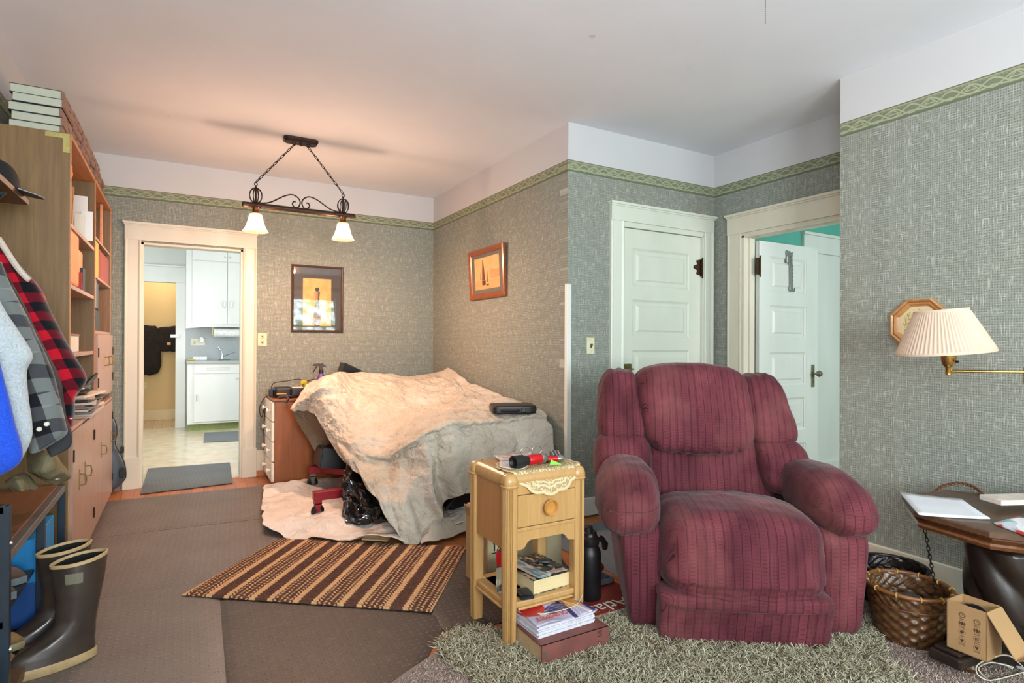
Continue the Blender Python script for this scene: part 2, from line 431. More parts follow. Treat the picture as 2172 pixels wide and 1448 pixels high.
# kitchen
def m_vinyl():
    g = G('kitchen_vinyl'); n = g.noise(g.vec(), 7, 6).ss(.3, .7); c = g.mix(n, 'e0d3ba', 'cdbb9b')
    return g.out(c, .22, bump=g.noise(g.vec(), 20, 3), bs=.05, spec=.5)
struct('floor', bx(-1.6, 2.5, YB+.05, 9.72, -.08, 0.0), m_vinyl())
struct('floor', bx(-1.6, 2.5, 9.72, 11, -.08, 0.0), m_planks('hall_planks', .12, ('dcc4a2', 'cfb48f', 'b08f6a')))
wall('wall_kitchen_back', 'y', 9.62, -1.5, 2.4, [(-.9, -.075, 0, 2.09)], mats=[KM]*3, paper=False)
wall('wall_kitchen_left', 'x', -1.3, YB+.1, 11, [(6.8, 8.0, 1.0, 2.4)], out=-1, mats=[KM]*3, paper=False)
wall('wall_kitchen_right', 'x', 2.2, YB+.1, 11, [(7.0, 8.2, 1.0, 2.3)], mats=[KM]*3, paper=False)
wall('wall_hall', 'y', 10.72, -1.5, 2.4, mats=[KY]*3, paper=False)
tk = B(); box(tk, -.075, .05, 9.595, 9.62, 0, 2.09, .004); box(tk, -1.0, .05, 9.595, 9.62, 2.09, 2.31, .004); box(tk, -1.0, .06, 9.575, 9.62, 2.31, 2.335, .004); box(tk, -.075, .052, 9.585, 9.62, 0, .2, .004)
struct('trim_1', tk, TRK)
struct('baseboard_hall', bx(-1.3, 2.2, 10.69, 10.72, 0, .165, .006), m_trim('hall_baseboard', 'e8d3a8', 'dcc596'))
# east room
struct('floor', bx(XN+.1, 6.5, -.4, 3.3, -.08, 0.0), m_planks('east_planks', .09, ('8a6a48', '7a5c3c', '4a3420')))
wall('wall_east_back', 'y', 3.2, XN+.1, 6.4, [(5.0, 5.75, .16, 2.07)], mats=[TEAL]*3, paper=False)
wall('wall_east_right', 'x', 6.3, -.3, 3.2, mats=[TEAL]*3, paper=False)
wall('wall_east_front', 'y', -.25, XN+.1, 6.4, [(4.3, 5.5, .8, 2.2)], out=-1, mats=[TEAL]*3, paper=False)
bt = B(); box(bt, 4.81, 5.0, 3.175, 3.2, 0, 2.07, .004); box(bt, 5.75, 5.94, 3.175, 3.2, 0, 2.07, .004); box(bt, 4.81, 5.94, 3.17, 3.2, 2.07, 2.225, .004); box(bt, 4.8, 5.95, 3.155, 3.2, 2.225, 2.25, .004)
struct('trim_2', bt, TRW)
struct('door_3', bx(5.0, 5.75, 3.19, 3.22, .15, 2.07, .004), TRW)
struct('baseboard_east', bx(3.95, 6.3, 3.165, 3.2, .03, .16, .005), TRW)
struct('trim_3', bx(3.95, 6.3, 3.15, 3.17, 0, .03, .002), M('1d3f86', .6))

# doorway to the kitchen: casing, header, plinths, jamb
def casing(bm, x0, x1, z0, z1, place, flut=True):
    "one upright board with a raised edge; place(x,depth,z)->point"
    pr = [(x0, 0), (x0, .022), (x0+.008, .026), (x0+.016, .022), (x0+.022, .018), (x1-.022, .018), (x1-.016, .022), (x1-.008, .026), (x1, .022), (x1, 0)] if flut else [(x0, 0), (x0, .022), (x1, .022), (x1, 0)]
    return loft(bm, [[place(a, d, z0) for a, d in pr], [place(a, d, z1) for a, d in pr]])
def header(bm, x0, x1, z0, z1, place):
    for a, b, c, d, e in ((x0, x1, z0, z1-.03, .026), (x0-.006, x1+.006, z1-.03, z1-.018, .034), (x0-.014, x1+.014, z1-.018, z1, .045)):
        ps = [place(a, 0, c), place(b, 0, c), place(b, e, c), place(a, e, c)]; loft(bm, [ps, [place(a, 0, d), place(b, 0, d), place(b, e, d), place(a, e, d)]])
PB = lambda a, d, z: (a, YB-d, z)
t = B(); casing(t, -.418, DX0, .0, 2.1, PB); casing(t, DX1, .6, 0, 2.1, PB); header(t, -.418, .6, 2.1, 2.25, PB)
for a, b in ((-.426, DX0+.002), (DX1-.002, .606)): box(t, a, b, YB-.032, YB, 0, .265, .004)
for a, b in ((DX0, DX0+.018), (DX1-.018, DX1)): box(t, a, b, YB-.005, YB+.12, 0, DZ)
box(t, DX0, DX1, YB-.005, YB+.12, DZ-.018, DZ); box(t, DX0, DX1, YB+.03, YB+.1, -.002, .008)
struct('trim_4', t, TR)
# baseboards
def bboard(name, x0, x1, y0, y1, h=.14, m=TR): 
    b = bx(x0, x1, y0, y1, 0.012, h, .006); return struct(name, b, m)
bboard('baseboard_back', .606, XJ, YB-.02, YB, .24); struct('trim_5', bx(.606, XJ, YB-.034, YB, 0, .055, .006), M('a5673f', .5))
bboard('baseboard_middle', XJ-.02, XJ, YN, YB-.02)
bboard('baseboard_nook', XJ, 2.71, YN-.02, YN, .14, TRW)
bboard('baseboard_right', XR-.022, XR, YF, YR+.02, .14); bboard('baseboard_left', XL, XL+.02, YF, YB)
struct('trim_6', bx(XJ-.008, XJ+.028, YN-.008, YN+.028, 0, 1.659, .004), TRW)   # corner guard
# casing of the nook door
PN = lambda a, d, z: (a, YN-d, z)
t = B(); casing(t, 2.722, 2.845, 0, 2.15, PN); casing(t, 3.695, 3.8, 0, 2.15, PN); header(t, 2.722, 3.8, 2.15, 2.285, PN)
box(t, 2.845, 2.855, YN-.01, YN+.1, 0, 2.12); box(t, 3.685, 3.695, YN-.01, YN+.1, 0, 2.12); box(t, 2.845, 3.695, YN-.01, YN+.1, 2.112, 2.15)
struct('trim_7', t, TRN)
PD = lambda a, d, z: (XN-d, a, z)
t = B(); casing(t, 3.04, 3.17, 0, 2.11, PD); casing(t, 2.12, 2.24, 0, 2.11, PD); header(t, 2.12, 3.17, 2.11, 2.27, PD)
box(t, XN-.01, XN+.12, 3.02, 3.04, 0, 2.09); box(t, XN-.01, XN+.12, 2.24, 2.26, 0, 2.09); box(t, XN-.01, XN+.12, 2.24, 3.04, 2.075, 2.11)
box(t, XN+.045, XN+.06, 3.008, 3.02, 0, 2.075)
struct('trim_8', t, TR)

def panel_door(name, x0, x1, y, z1, mat, px0, px1, rows):
    "leaf lying in the plane y, front facing -y, with raised horizontal panels"
    b = B(); box(b, x0, x1, y+.012, y+.036, .01, z1)
    zs = [.01]+[v for r in rows for v in r]+[z1]
    for a, c in ((x0, px0), (px1, x1)): box(b, a, c, y, y+.014, .01, z1)
    for i in range(0, len(zs), 2): box(b, px0, px1, y, y+.014, zs[i], zs[i+1])
    for a, c in rows:
        loft(b, [[(px0, y+.002, a), (px1, y+.002, a), (px1, y+.002, c), (px0, y+.002, c)], [(px0+.014, y+.010, a+.014), (px1-.014, y+.010, a+.014), (px1-.014, y+.010, c-.014), (px0+.014, y+.010, c-.014)]], cap=False)
        e, f_ = .04, .065
        loft(b, [[(px0+e, y+.013, a+e), (px1-e, y+.013, a+e), (px1-e, y+.013, c-e), (px0+e, y+.013, c-e)], [(px0+f_, y+.004, a+f_-.01), (px1-f_, y+.004, a+f_-.01), (px1-f_, y+.004, c-f_+.01), (px0+f_, y+.004, c-f_+.01)]])
    return struct(name, b, mat)
rowsN = [(.16, .44), (.53, .81), (.91, 1.19), (1.29, 1.575), (1.675, 1.965)]
d1 = panel_door('door_1', 2.857, 3.683, YN+.012, 2.108, TRN, 2.955, 3.555, rowsN)
h = B(); box(h, 3.675, 3.684, YN-.006, YN+.012, 1.79, 1.93); tube(h, [(3.684, YN-.008, 1.775), (3.684, YN-.008, 1.945)], .006)
prism(h, [(3.675, YN+.008, 1.80), (3.63, YN+.008, 1.81), (3.64, YN+.008, 1.84), (3.60, YN+.008, 1.855), (3.60, YN+.008, 1.875), (3.64, YN+.008, 1.89), (3.63, YN+.008, 1.92), (3.675, YN+.008, 1.93)], (0, .004, 0))
obj('hinge', h, DBR, d1, label='dark bronze ornate strap hinge')
h = B(); box(h, 2.83, 2.93, YN-.012, YN+.012, 1.015, 1.09, .004); box(h, 2.845, 2.85, YN-.02, YN-.01, 1.02, 1.085, .002); tube(h, [(2.88, YN-.012, 1.05), (2.88, YN-.03, 1.05)], .012, 12); tube(h, [(2.93, YN-.004, 1.05), (2.955, YN-.004, 1.05)], .006); tube(h, [(2.90, YN-.02, 1.07), (2.90, YN-.02, 1.02)], .004)
obj('latch', h, M('7d7448', .35, .7, .2, 60), d1, label='brass rim latch')
d2 = panel_door('door_2', 3.955, 4.72, 2.985, 2.06, TRW, 4.085, 4.555, [(.15, .42), (.53, .80), (.905, 1.175), (1.285, 1.555), (1.665, 1.945)])
h = B(); box(h, 3.915, 3.96, 2.978, 2.992, 1.79, 1.92, .002); tube(h, [(3.952, 2.975, 1.77), (3.952, 2.975, 1.94)], .007); box(h, 3.915, 3.96, 2.978, 2.992, .2, .33)
obj('hinge', h, DBR, d2, label='dark bronze butt hinge')
h = B(); box(h, 4.625, 4.665, 2.978, 2.986, .88, 1.07, .002); box(h, 4.642, 4.648, 2.976, 2.979, .915, .935)
obj('keyhole_plate', h, M('8a8266', .4, .7, .2, 60), d2)
h = B(); tube(h, [(4.645, 2.98, .995), (4.645, 2.94, .995)], .009, 12); lathe(h, [(0, -.024), (.02, -.018), (.028, 0), (.02, .018), (0, .024)], (0, 0, 0), 20, Matrix.Translation((4.645, 2.925, .995))@Matrix.Rotation(PI/2, 4, 'X'))
obj('knob', h, M('8f887a', .3, .8, .15, 40), d2, smooth=True)
# saw-toothed over-door hook
t = thing('door_hook', 'grey metal saw-toothed hook hanging on the open white door', 'hook', (4.3, 2.975, 1.75))
k = B(); P0 = [(4.325, 1.965), (4.345, 1.965), (4.348, 1.9)]
for i in range(6): P0 += [(4.35, 1.895-i*.03), (4.362, 1.885-i*.03), (4.35, 1.87-i*.03)]
P0 += [(4.355, 1.70), (4.372, 1.685), (4.378, 1.705), (4.385, 1.70), (4.378, 1.675), (4.35, 1.67), (4.332, 1.69)]
prism(k, [(a, 2.968, z) for a, z in P0], (0, .008, 0)); obj('hook_bar', k, M('9a9a98', .4, .8), t)
k = B(); box(k, 4.28, 4.35, 2.972, 2.985, 1.905, 1.985, .006); prism(k, [(4.275, 2.97, 1.99), (4.285, 2.97, 2.01), (4.30, 2.97, 1.985), (4.315, 2.97, 2.005), (4.33, 2.97, 1.985), (4.355, 2.97, 2.0), (4.35, 2.97, 1.96), (4.28, 2.97, 1.96)], (0, .012, 0)); obj('bracket', k, M('9a9a98', .4, .8), t)

# windows (behind the camera and in the side rooms)
def window(n, ax, c, a0, a1, z0, z1):
    P = (lambda a, d, z: (a, c+d, z)) if ax == 'y' else (lambda a, d, z: (c+d, a, z))
    def bb(b, a, a2, d, d2, z, z2):
        p, q = P(a, d, z), P(a2, d2, z2); box(b, min(p[0], q[0]), max(p[0], q[0]), min(p[1], q[1]), max(p[1], q[1]), z, z2, .003)
    b = B(); zm = (z0+z1)/2
    for q in ((a0-.1, a0, z0-.02, z1+.12), (a1, a1+.1, z0-.02, z1+.12), (a0, a1, z1, z1+.12), (a0-.12, a1+.12, z0-.06, z0)): bb(b, q[0], q[1], -.02, .03, q[2], q[3])
    for q in ((a0, a0+.04, z0, z1), (a1-.04, a1, z0, z1), (a0, a1, z0, z0+.05), (a0, a1, z1-.05, z1), (a0, a1, zm-.02, zm+.02)): bb(b, q[0], q[1], -.05, -.01, q[2], q[3])
    return struct('window_%d' % n, b, TR)
window(1, 'y', YF, 1.92, 3.18, .92, 2.32); window(2, 'y', YF, -.4, 1.1, .92, 2.32); window(3, 'x', XL, -1.6, -.2, .95, 2.3)

# ------------------------------------------------------------------ recliner
def m_velvet():
    g = G('maroon_velvet'); x, y, z = g.xyz(g.vec('UV'))
    w_ = .034; col_ = (x/w_).floor(); fx = (x/w_).frac(); r = g.white(g.comb(col_, 3.0))
    edge = 1-((fx-.03).abs()/.05).ss(.4, 1)                       # line between columns
    e2 = (1-((fx-.16).abs()/.035).ss(.4, 1))*r.gt(.35)
    e3 = (1-((fx-.9).abs()/.035).ss(.4, 1))*r.gt(.6)
    ph = (y/.016+r*3).frac(); rungs = ((ph-.5).abs().lt(.13))*((fx-.55).abs().lt(.26))*(r.lt(.62))
    dots = ((y/.016+.3).frac()-.5).abs().lt(.22)*(((fx*3).frac()-.5).abs().lt(.22))*r.gt(.62)
    fade = g.noise(g.vec(scale=(1, 1, 1)), 9, 3).ss(.25, .65)
    pat = (edge*.9).max(e2*.6).max(e3*.6).max(rungs*.55*fade).max(dots*.5*fade)
    nap = g.noise(g.vec(scale=(1.6, 1.6, .6)), 4.5, 3, .5, .3).ss(.25, .75)
    nap2 = g.noise(g.vec('UV', (60, 1.6, 1)), 1, 3).ss(.3, .7)
    c = g.mix(nap, '431b22', '763a41'); c = g.mix(nap2*.3, c, '4c1c27'); c = g.mix(pat*.92, c, '260b12')
    c = g.mix(g.noise(g.vec(loc=(4, 0, 2)), 3, 4).ss(.5, .75)*.3, c, 'a76a62')
    return g.out(c, .8, bump=nap2*.2-pat, bs=.5, bd=.003, sheen=.12, spec=.15)
VEL = m_velvet()
CH = Vector((1.98, 1.56, 0))
rec = thing('recliner', 'large overstuffed maroon velvet recliner with striped ribbed fabric', 'armchair', (0, 0, 0))
def gather(zlo, amp, fr=60, edge=.25):
    def f(P, q):
        k = max(0, 1-abs(abs(q[2])-1)/edge)**1.5
        P = P.copy(); P.y += amp*k*math.sin(P.x*fr+2*N3(P, 9)); P.z += amp*.6*k*math.sin(P.x*fr*1.3+1); return P
    return f
def cush(name, cor, k=4, n=20, wr=.008, seed=0, post=None, sub=1, ws=10):
    b = B(); softbox(b, cor, k, n, wr, ws, seed, post); o = obj(name, b, VEL, rec, smooth=True, sharp=180)
    return o
def C8(w0b, w1b, w0t, w1t, zb, zt, d0b, d1b, d0t, d1t, zbr=None, ztr=None):
    zbr = zb if zbr is None else zbr; ztr = zt if ztr is None else ztr
    return [(w0b, d0b, zb), (w1b, d0b, zbr), (w0b, d1b, zb), (w1b, d1b, zbr), (w0t, d0t, zt), (w1t, d0t, ztr), (w0t, d1t, zt), (w1t, d1t, ztr)]
# footrest panel
cush('footrest', C8(-.335, .345, -.335, .345, .005, .235, .015, .13, -.045, .11), 9, 22, .004, 1)
# seat: crest in front, dips behind
def seatpost(P, q):
    P = P.copy(); P.z += -.05*max(0, q[1]+.1)**1.0*(.5+.5*q[2]); P.z += .018*math.cos(q[0]*1.4)*(1 if q[2] > 0 else 0)
    P.y += -.02*math.cos(q[0]*1.3)*max(0, -q[1])
    if q[1] < -.3 and abs(q[2]+.62) < .12: P.y += .012
    P.z += .006*math.sin(P.x*38+3*N3(P, 6, 2))*max(0, -q[1])*max(0, -q[2]+.1); return P
cush('seat_cushion', C8(-.34, .348, -.315, .325, .195, .548, -.085, .60, -.045, .60), 4.6, 34, .008, 2, seatpost)
cush('seat_fold', C8(-.338, .348, -.338, .348, .17, .245, -.062, .14, -.068, .14), 4, 24, .006, 12)
# arms
cush('arm', C8(-.445, -.31, -.505, -.30, .005, .47, .10, .86, .07, .86), 8, 18, .003, 3)
cush('arm', C8(.345, .515, .335, .55, .005, .47, .10, .86, .08, .86), 8, 18, .003, 4)
def armpost(side):
    def f(P, q):
        P = P.copy(); fr = max(0, -q[1]); P.z -= .03*fr**2*(1 if q[2] > 0 else .2)
        P.z -= .05*max(0, q[0]*side)**2*(.5+.5*q[2])
        k = max(0, -q[2]-.2)**2
        P.z += .012*k*math.sin((P.x+P.y)*85+3*N3(P, 8)); P.y += .012*k*math.sin(P.x*70)*(1 if q[1] < 0 else 0)
        return P
    return f
cush('arm_pad', C8(-.585, -.295, -.575, -.305, .40, .70, .0, .62, .03, .66), 2.7, 26, .008, 5, armpost(-1))
cush('arm_pad', C8(.325, .62, .315, .60, .42, .69, .02, .66, .06, .68), 2.7, 26, .008, 6, armpost(1))
# back: shell, lumbar, wings, head pillow
cush('back_shell', C8(-.50, .52, -.46, .40, .20, 1.06, .66, .90, .80, 1.0), 5, 18, .004, 7)
cush('lumbar_cushion', C8(-.30, .36, -.33, .30, .34, .80, .50, .78, .62, .86), 4, 24, .008, 8)
cush('side_bolster', C8(-.575, -.275, -.565, -.28, .50, .785, .46, .80, .54, .86), 3.6, 18, .007, 9, gather(0, .006, 90))
cush('side_bolster', C8(.26, .535, .22, .47, .50, .765, .46, .80, .54, .86), 3.6, 18, .007, 10, gather(0, .006, 90))
cush('side_bolster', C8(-.565, -.275, -.525, -.335, .735, 1.10, .54, .86, .68, .94), 3.8, 20, .008, 11, gather(0, .007, 90))
cush('side_bolster', C8(.215, .48, .195, .395, .72, 1.085, .54, .86, .68, .94), 3.8, 20, .008, 13, gather(0, .007, 90))
def headpost(P, q):
    P = P.copy(); P.z += .025*(1-q[0]**2)*max(0, q[2]); P.y -= .035*(1-q[0]**2)*max(0, 1-abs(q[2]))
    k = max(0, -q[2]-.45)**2; P.y += .05*k*math.sin(P.x*110); return P
cush('head_pillow', C8(-.305, .235, -.372, .222, .685, 1.115, .49, .80, .63, .90), 4.5, 28, .007, 14, headpost)
cush('base_frame', C8(-.30, .34, -.30, .34, .03, .3, .12, .8, .12, .8), 9, 4, 0, 15)
rec.location = CH; rec.rotation_euler = (0, 0, math.atan2(-.57, .82)); WM[rec.name] = Matrix.LocRotScale(CH, rec.rotation_euler, None)

# ------------------------------------------------------------------ nightstand
def m_wood(name, c1, c2, c3, s=(30, 30, 1.6), rough=.35, coat=.2):
    g = G(name); v = g.vec(scale=s); n = g.noise(v, 1.5, 5, .6, .4).ss(.28, .72); n2 = g.noise(g.vec(scale=(s[0]*3, s[1]*3, s[2]*2)), 2.2, 3).ss(.45, .75)
    c = g.mix(n, c1, c2); c = g.mix(n2*.35, c, c3)
    return g.out(c, rough, bump=n2, bs=.06, bd=.001, coat=coat)
MAPLE = m_wood('blond_maple', 'bb9460', 'ab824c', '906834', coat=.2); MAPLE2 = m_wood('blond_maple_side', 'b58252', 'a67342', '8e5f34', coat=.2)
OAK = m_wood('brown_dresser_wood', '9a5a2c', '82481f', '5e3013'); WAL = m_wood('olive_walnut', '88693f', '74552f', '5a4026', rough=.55, coat=0)
DARK = m_wood('dark_oak', '5a3c26', '452c1b', '2a1a10', (22, 2, 30), .3, .3)
nt_ = thing('nightstand', 'blond maple nightstand with one drawer, fluted legs and a low shelf', 'nightstand', (1.325, 2.185, 0))
X0, X1, Y0, Y1, ZT = 1.13, 1.52, 2.01, 2.36, .715
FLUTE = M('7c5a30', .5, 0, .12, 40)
def fleg(cx, cy, sx, sy):
    "fluted corner post, flutes on the outer quarter"
    b = B(); pts = []; hw = .027
    for i in range(145):
        a = i/144*2*PI; r = hw*(abs(math.cos(a))**6+abs(math.sin(a))**6)**(-1/6)
        if math.cos(a)*sx > -.2 and math.sin(a)*sy > -.2: r -= .0048*(.5-.5*math.cos(a*22))
        pts.append((math.cos(a)*r, math.sin(a)*r))
    pts = pts[:-1]
    loft(b, [[(cx+x*k, cy+y*k, z) for x, y in pts] for z, k in ((0, .8), (.05, .86), (.30, .96), (.42, 1), (ZT-.055, 1))])
    for f in b.faces:                                            # darker tone at the bottom of the flutes
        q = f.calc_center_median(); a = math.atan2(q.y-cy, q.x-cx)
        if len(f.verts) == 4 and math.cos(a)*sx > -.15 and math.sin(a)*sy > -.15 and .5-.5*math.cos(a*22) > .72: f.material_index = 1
    obj('leg', b, [MAPLE, FLUTE], nt_, smooth=True, sharp=50)
    b = B(); lathe(b, [(.031, 0), (.034, .006), (.031, .012), (.033, .018), (.03, .036), (.024, .05), (.014, .057), (0, .06)], (cx, cy, ZT-.06), 24)
    for v in b.verts:
        dx, dy = v.co.x-cx, v.co.y-cy; r = math.hypot(dx, dy)
        if r > 1e-4:
            s_ = (abs(dx/r)**5+abs(dy/r)**5)**(-1/5); v.co.x = cx+dx*min(s_, 1.12); v.co.y = cy+dy*min(s_, 1.12)
    obj('leg_cap', b, MAPLE, nt_, smooth=True)
for cx, sx in ((X0+.027, -1), (X1-.027, 1)):
    for cy, sy in ((Y0+.027, -1), (Y1-.027, 1)): fleg(cx, cy, sx, sy)
b = B(); pr = [(Y0+.008, ZT-.05), (Y0+.004, ZT-.04), (Y0+.006, ZT-.022), (Y0+.014, ZT-.008), (Y0+.03, ZT)]
pr2 = pr+[(Y1-(p[0]-Y0), p[1]) for p in reversed(pr)]
loft(b, [[(x, y, z) for y, z in pr2] for x in (X0+.05, X1-.05)])
pr = [(X0+.006, ZT-.055), (X0+.002, ZT-.045), (X0+.005, ZT-.024), (X0+.014, ZT-.008), (X0+.03, ZT-.0005)]; pr2 = pr+[(X1-(p[0]-X0), p[1]) for p in reversed(pr)]
loft(b, [[(x, y, z) for x, z in pr2] for y in (Y0+.052, Y1-.052)])
obj('top', b, MAPLE, nt_, smooth=True, sharp=50)
b = B(); box(b, X0+.012, X0+.03, Y0+.03, Y1-.03, .40, ZT-.05); box(b, X1-.03, X1-.012, Y0+.03, Y1-.03, .40, ZT-.05); box(b, X0+.03, X1-.03, Y1-.03, Y1-.015, .40, ZT-.05)
obj('side_panel', b, MAPLE2, nt_)
b = B(); box(b, X0+.05, X1-.05, Y0+.006, Y0+.02, .625, ZT-.045); box(b, X0+.05, X1-.05, Y0+.004, Y0+.022, .475, .49, .003); box(b, X0+.03, X1-.03, Y0+.02, Y1-.03, .47, .485)
ap = [(X0+.05, .40), (X0+.05, .475), (X1-.05, .475), (X1-.05, .40), (X1-.085, .405), (X1-.1, .425), (X1-.115, .435), (X0+.115, .435), (X0+.1, .425), (X0+.085, .405)]
prism(b, [(x, Y0+.008, z) for x, z in ap], (0, .014, 0)); obj('front_frame', b, MAPLE, nt_)
dr = obj('drawer', bx(X0+.053, X1-.053, Y0+.002, Y0+.03, .493, .622, .003), MAPLE, nt_)
kb = B(); lathe(kb, [(0, 0), (.012, 0), (.012, .012), (.026, .014), (.033, .018), (.034, .024), (.031, .028), (.027, .024), (.024, .016), (.012, .014), (0, .014)], (0, 0, 0), 32, frame(((X0+X1)/2+.005, Y0+.003, .562), (1, 0, 0), (0, 0, 1)))
obj('knob', kb, M('b47c3a', .3, coat=.3), dr, smooth=True)
b = B(); pr = [(0, .150), (-.004, .156), (-.002, .166), (.004, .170), (.004, .185), (.012, .19)]
box(b, X0+.05, X1-.05, Y0+.012, Y1-.012, .165, .19, .006); box(b, X0+.012, X1-.012, Y0+.05, Y1-.05, .165, .19, .006); box(b, X0+.06, X1-.06, Y0+.006, Y1-.006, .155, .166, .004); box(b, X0+.006, X1-.006, Y0+.06, Y1-.06, .155, .166, .004)
obj('shelf', b, MAPLE, nt_)

def m_lace():
    g = G('ecru_lace'); x, y, z = g.xyz(g.vec('UV'))
    n = g.voro(g.vec('UV', (1, 1, 1)), 150); hole = n.gt(.42); r = ((x*x)+(y*y)).pow(.5)
    ring = ((r-.122).abs().lt(.003)).max((r-.137).abs().lt(.004)).max(r.gt(.160)); a = 1-hole*(1-ring)
    return g.out('c9b48c', .9, alpha=a.max(.35), spec=.1)
b = B(); uv = b.loops.layers.uv.verify(); cx, cy = 1.335, 2.10; rings = []
NR, NA = 26, 120
def doily(r, a):
    R_ = .172*(1+.06*abs(math.sin(a*7)))*r; x = cx+R_*math.cos(a)*1.05; y = cy+R_*math.sin(a)
    z = ZT+.0025; over = (Y0+.022)-y
    if over > 0: z -= min(over*1.0, 1)*1.1*over/(over+.01) ; y = Y0+.022-over*.28-.004; z = ZT+.0025-over*.95
    if y > Y1-.02: y = Y1-.02
    return (x, y, z)
vs = [[b.verts.new(doily(i/NR, 2*PI*j/NA)) for j in range(NA)] for i in range(1, NR+1)]
for i in range(NR-1):
    for j in range(NA):
        f = b.faces.new((vs[i][j], vs[i+1][j], vs[i+1][(j+1) % NA], vs[i][(j+1) % NA]))
        for l, (a, c) in zip(f.loops, ((i, j), (i+1, j), (i+1, j+1), (i, j+1))): l[uv].uv = (.172*(a+1)/NR*math.cos(2*PI*c/NA), .172*(a+1)/NR*math.sin(2*PI*c/NA))
b.faces.new(vs[0][::-1])
dl = single('doily', b, m_lace(), 'ecru lace doily draped over the front edge of the nightstand top', 'doily', smooth=True)
sm = dl.modifiers.new('thickness', 'SOLIDIFY'); sm.thickness = .0012; sm.offset = 1

ZS = ZT+.004
RED = M('c01820', .25, .3, .05); STEEL = M('a8a6a2', .25, .9); RUB = M('141315', .5)
def flashlight(name, loc, rz, L, r, label, headr):
    t = thing(name, label, 'flashlight', (0, 0, 0), group=None)
    X = Matrix.Rotation(PI/2, 4, 'Y')
    obj('barrel', lathe(B(), [(0, 0), (r, 0), (r, L*.45), (r*.93, L*.47)], (0, 0, 0), 24, X), RED, t, smooth=True)
    obj('tail_cap', lathe(B(), [(0, -.03), (r*.9, -.03), (r*1.04, -.024), (r*1.04, -.004), (r, 0)], (0, 0, 0), 24, X), STEEL, t, smooth=True)
    obj('head', lathe(B(), [(r*.93, L*.47), (r*1.02, L*.55), (headr, L*.72), (headr, L), (headr*.85, L), (headr*.6, L*.9), (0, L*.88)], (0, 0, 0), 24, X), RUB, t, smooth=True)
    if r > .018: text_obj('lettering', 'CRAFTSMAN', .011, frame((L*.22, -r-.0006, 0), (-1, 0, 0), (0, 0, -1))@Matrix.Rotation(PI, 4, 'Z'), M('e8e0d8', .5), t)
    t.location = loc; t.rotation_euler = (0, 0, rz); return t
flashlight('flashlight', (1.34, 2.095, ZS+.027), PI*1.02+.1, .15, .021, 'larger red flashlight with a black head and steel tail cap, on the doily', .028)
t = flashlight('flashlight', (1.43, 2.10, ZS+.016), PI-.1, .10, .014, 'small red flashlight with its lens facing forward, behind the green clip', .015)
b = B(); loft(b, [[(1.375, 2.072, ZS), (1.425, 2.052, ZS), (1.43, 2.066, ZS), (1.38, 2.086, ZS)], [(1.385, 2.076, ZS+.02), (1.415, 2.060, ZS+.006), (1.418, 2.068, ZS+.006), (1.388, 2.084, ZS+.02)]])
single('clip', b, M('6fd020', .4), 'lime green plastic clip between the two flashlights', 'clip')
t = thing('remote_control', 'black remote control with grey buttons at the back of the nightstand', 'remote', (0, 0, 0))
b = B(); softbox(b, (-.024, .024, -.075, .075, 0, .026), 5, 8); obj('body', b, RUB, t, smooth=True)
for i in range(3):
    for j in range(7): obj('button', lathe(B(), [(0, .0), (.004, .0), (.004, .003), (0, .0035)], (-.014+.014*i, -.05+.016*j, .024), 10), M(('8f8f96', 'c8884a', '6a7a90')[(i*j) % 3], .5), t)
t.location = (1.475, 2.175, ZS); t.rotation_euler = (0, 0, -.5)
t = thing('eyeglasses', 'pair of clear eyeglasses lying on papers behind the flashlights', 'eyeglasses', (1.40, 2.27, ZS+.02))
for s_ in (-1, 1):
    obj('lens', tube(B(), [(1.40+s_*.03+.026*math.cos(a), 2.265, ZS+.026+.019*math.sin(a)) for a in [2*PI*i/20 for i in range(20)]], .0016, 6, True), STEEL, t)
    obj('temple', tube(B(), [(1.40+s_*.056, 2.266, ZS+.034), (1.40+s_*.056, 2.31, ZS+.033), (1.40+s_*.05, 2.34, ZS+.014)], .0015, 6), STEEL, t)
obj('bridge', tube(B(), [(1.396, 2.265, ZS+.032), (1.404, 2.265, ZS+.032)], .0016, 6), STEEL, t)
def sheet(name, pts, z, mat, label, cat, th=.0015, curl=0, group=None):
    b = B(); uv = b.loops.layers.uv.verify(); n = 8
    P = [Vector(p) for p in pts]; g_ = []
    for j in range(n+1):
        row = []
        for i in range(n+1):
            a, c = i/n, j/n; q = (P[0]*(1-a)+P[1]*a)*(1-c)+(P[3]*(1-a)+P[2]*a)*c
            row.append(b.verts.new((q.x, q.y, z+th+curl*((2*a-1)**4+(2*c-1)**4)*.5+curl*.4*abs(N3((q.x, q.y, 0), 20)))))
        g_.append(row)
    for j in range(n):
        for i in range(n):
            f = b.faces.new((g_[j][i], g_[j][i+1], g_[j+1][i+1], g_[j+1][i]))
            for l, (a, c) in zip(f.loops, ((i, j), (i+1, j), (i+1, j+1), (i, j+1))): l[uv].uv = (a/n, c/n)
    o = single(name, b, mat, label, cat, group, smooth=True); m = o.modifiers.new('thickness', 'SOLIDIFY'); m.thickness = th; m.offset = -1
    return o
def m_print(name, base, inks, s=8, t0=.5, line=0):
    "printed matter: patches of colour and lines of small type"
    g = G(name); v = g.vec('UV'); x, y, z = g.xyz(v); c = g.col(base)
    for i, k in enumerate(inks): c = g.mix(g.noise(g.vec('UV', (1, 1, 1), loc=(i*3.7, i*1.9, i)), s*(.6+.3*i), 1.5, .4).ss(t0, t0+.04), c, k)
    if line:
        ln = (y*line).frac().gt(.55)*g.noise(g.vec('UV', (90, line, 1)), 1, 1).gt(.45)*((x-.5).abs().lt(.42))
        c = g.mix(ln*.6, c, '2a2a30')
    return g.out(c, .4, spec=.4)
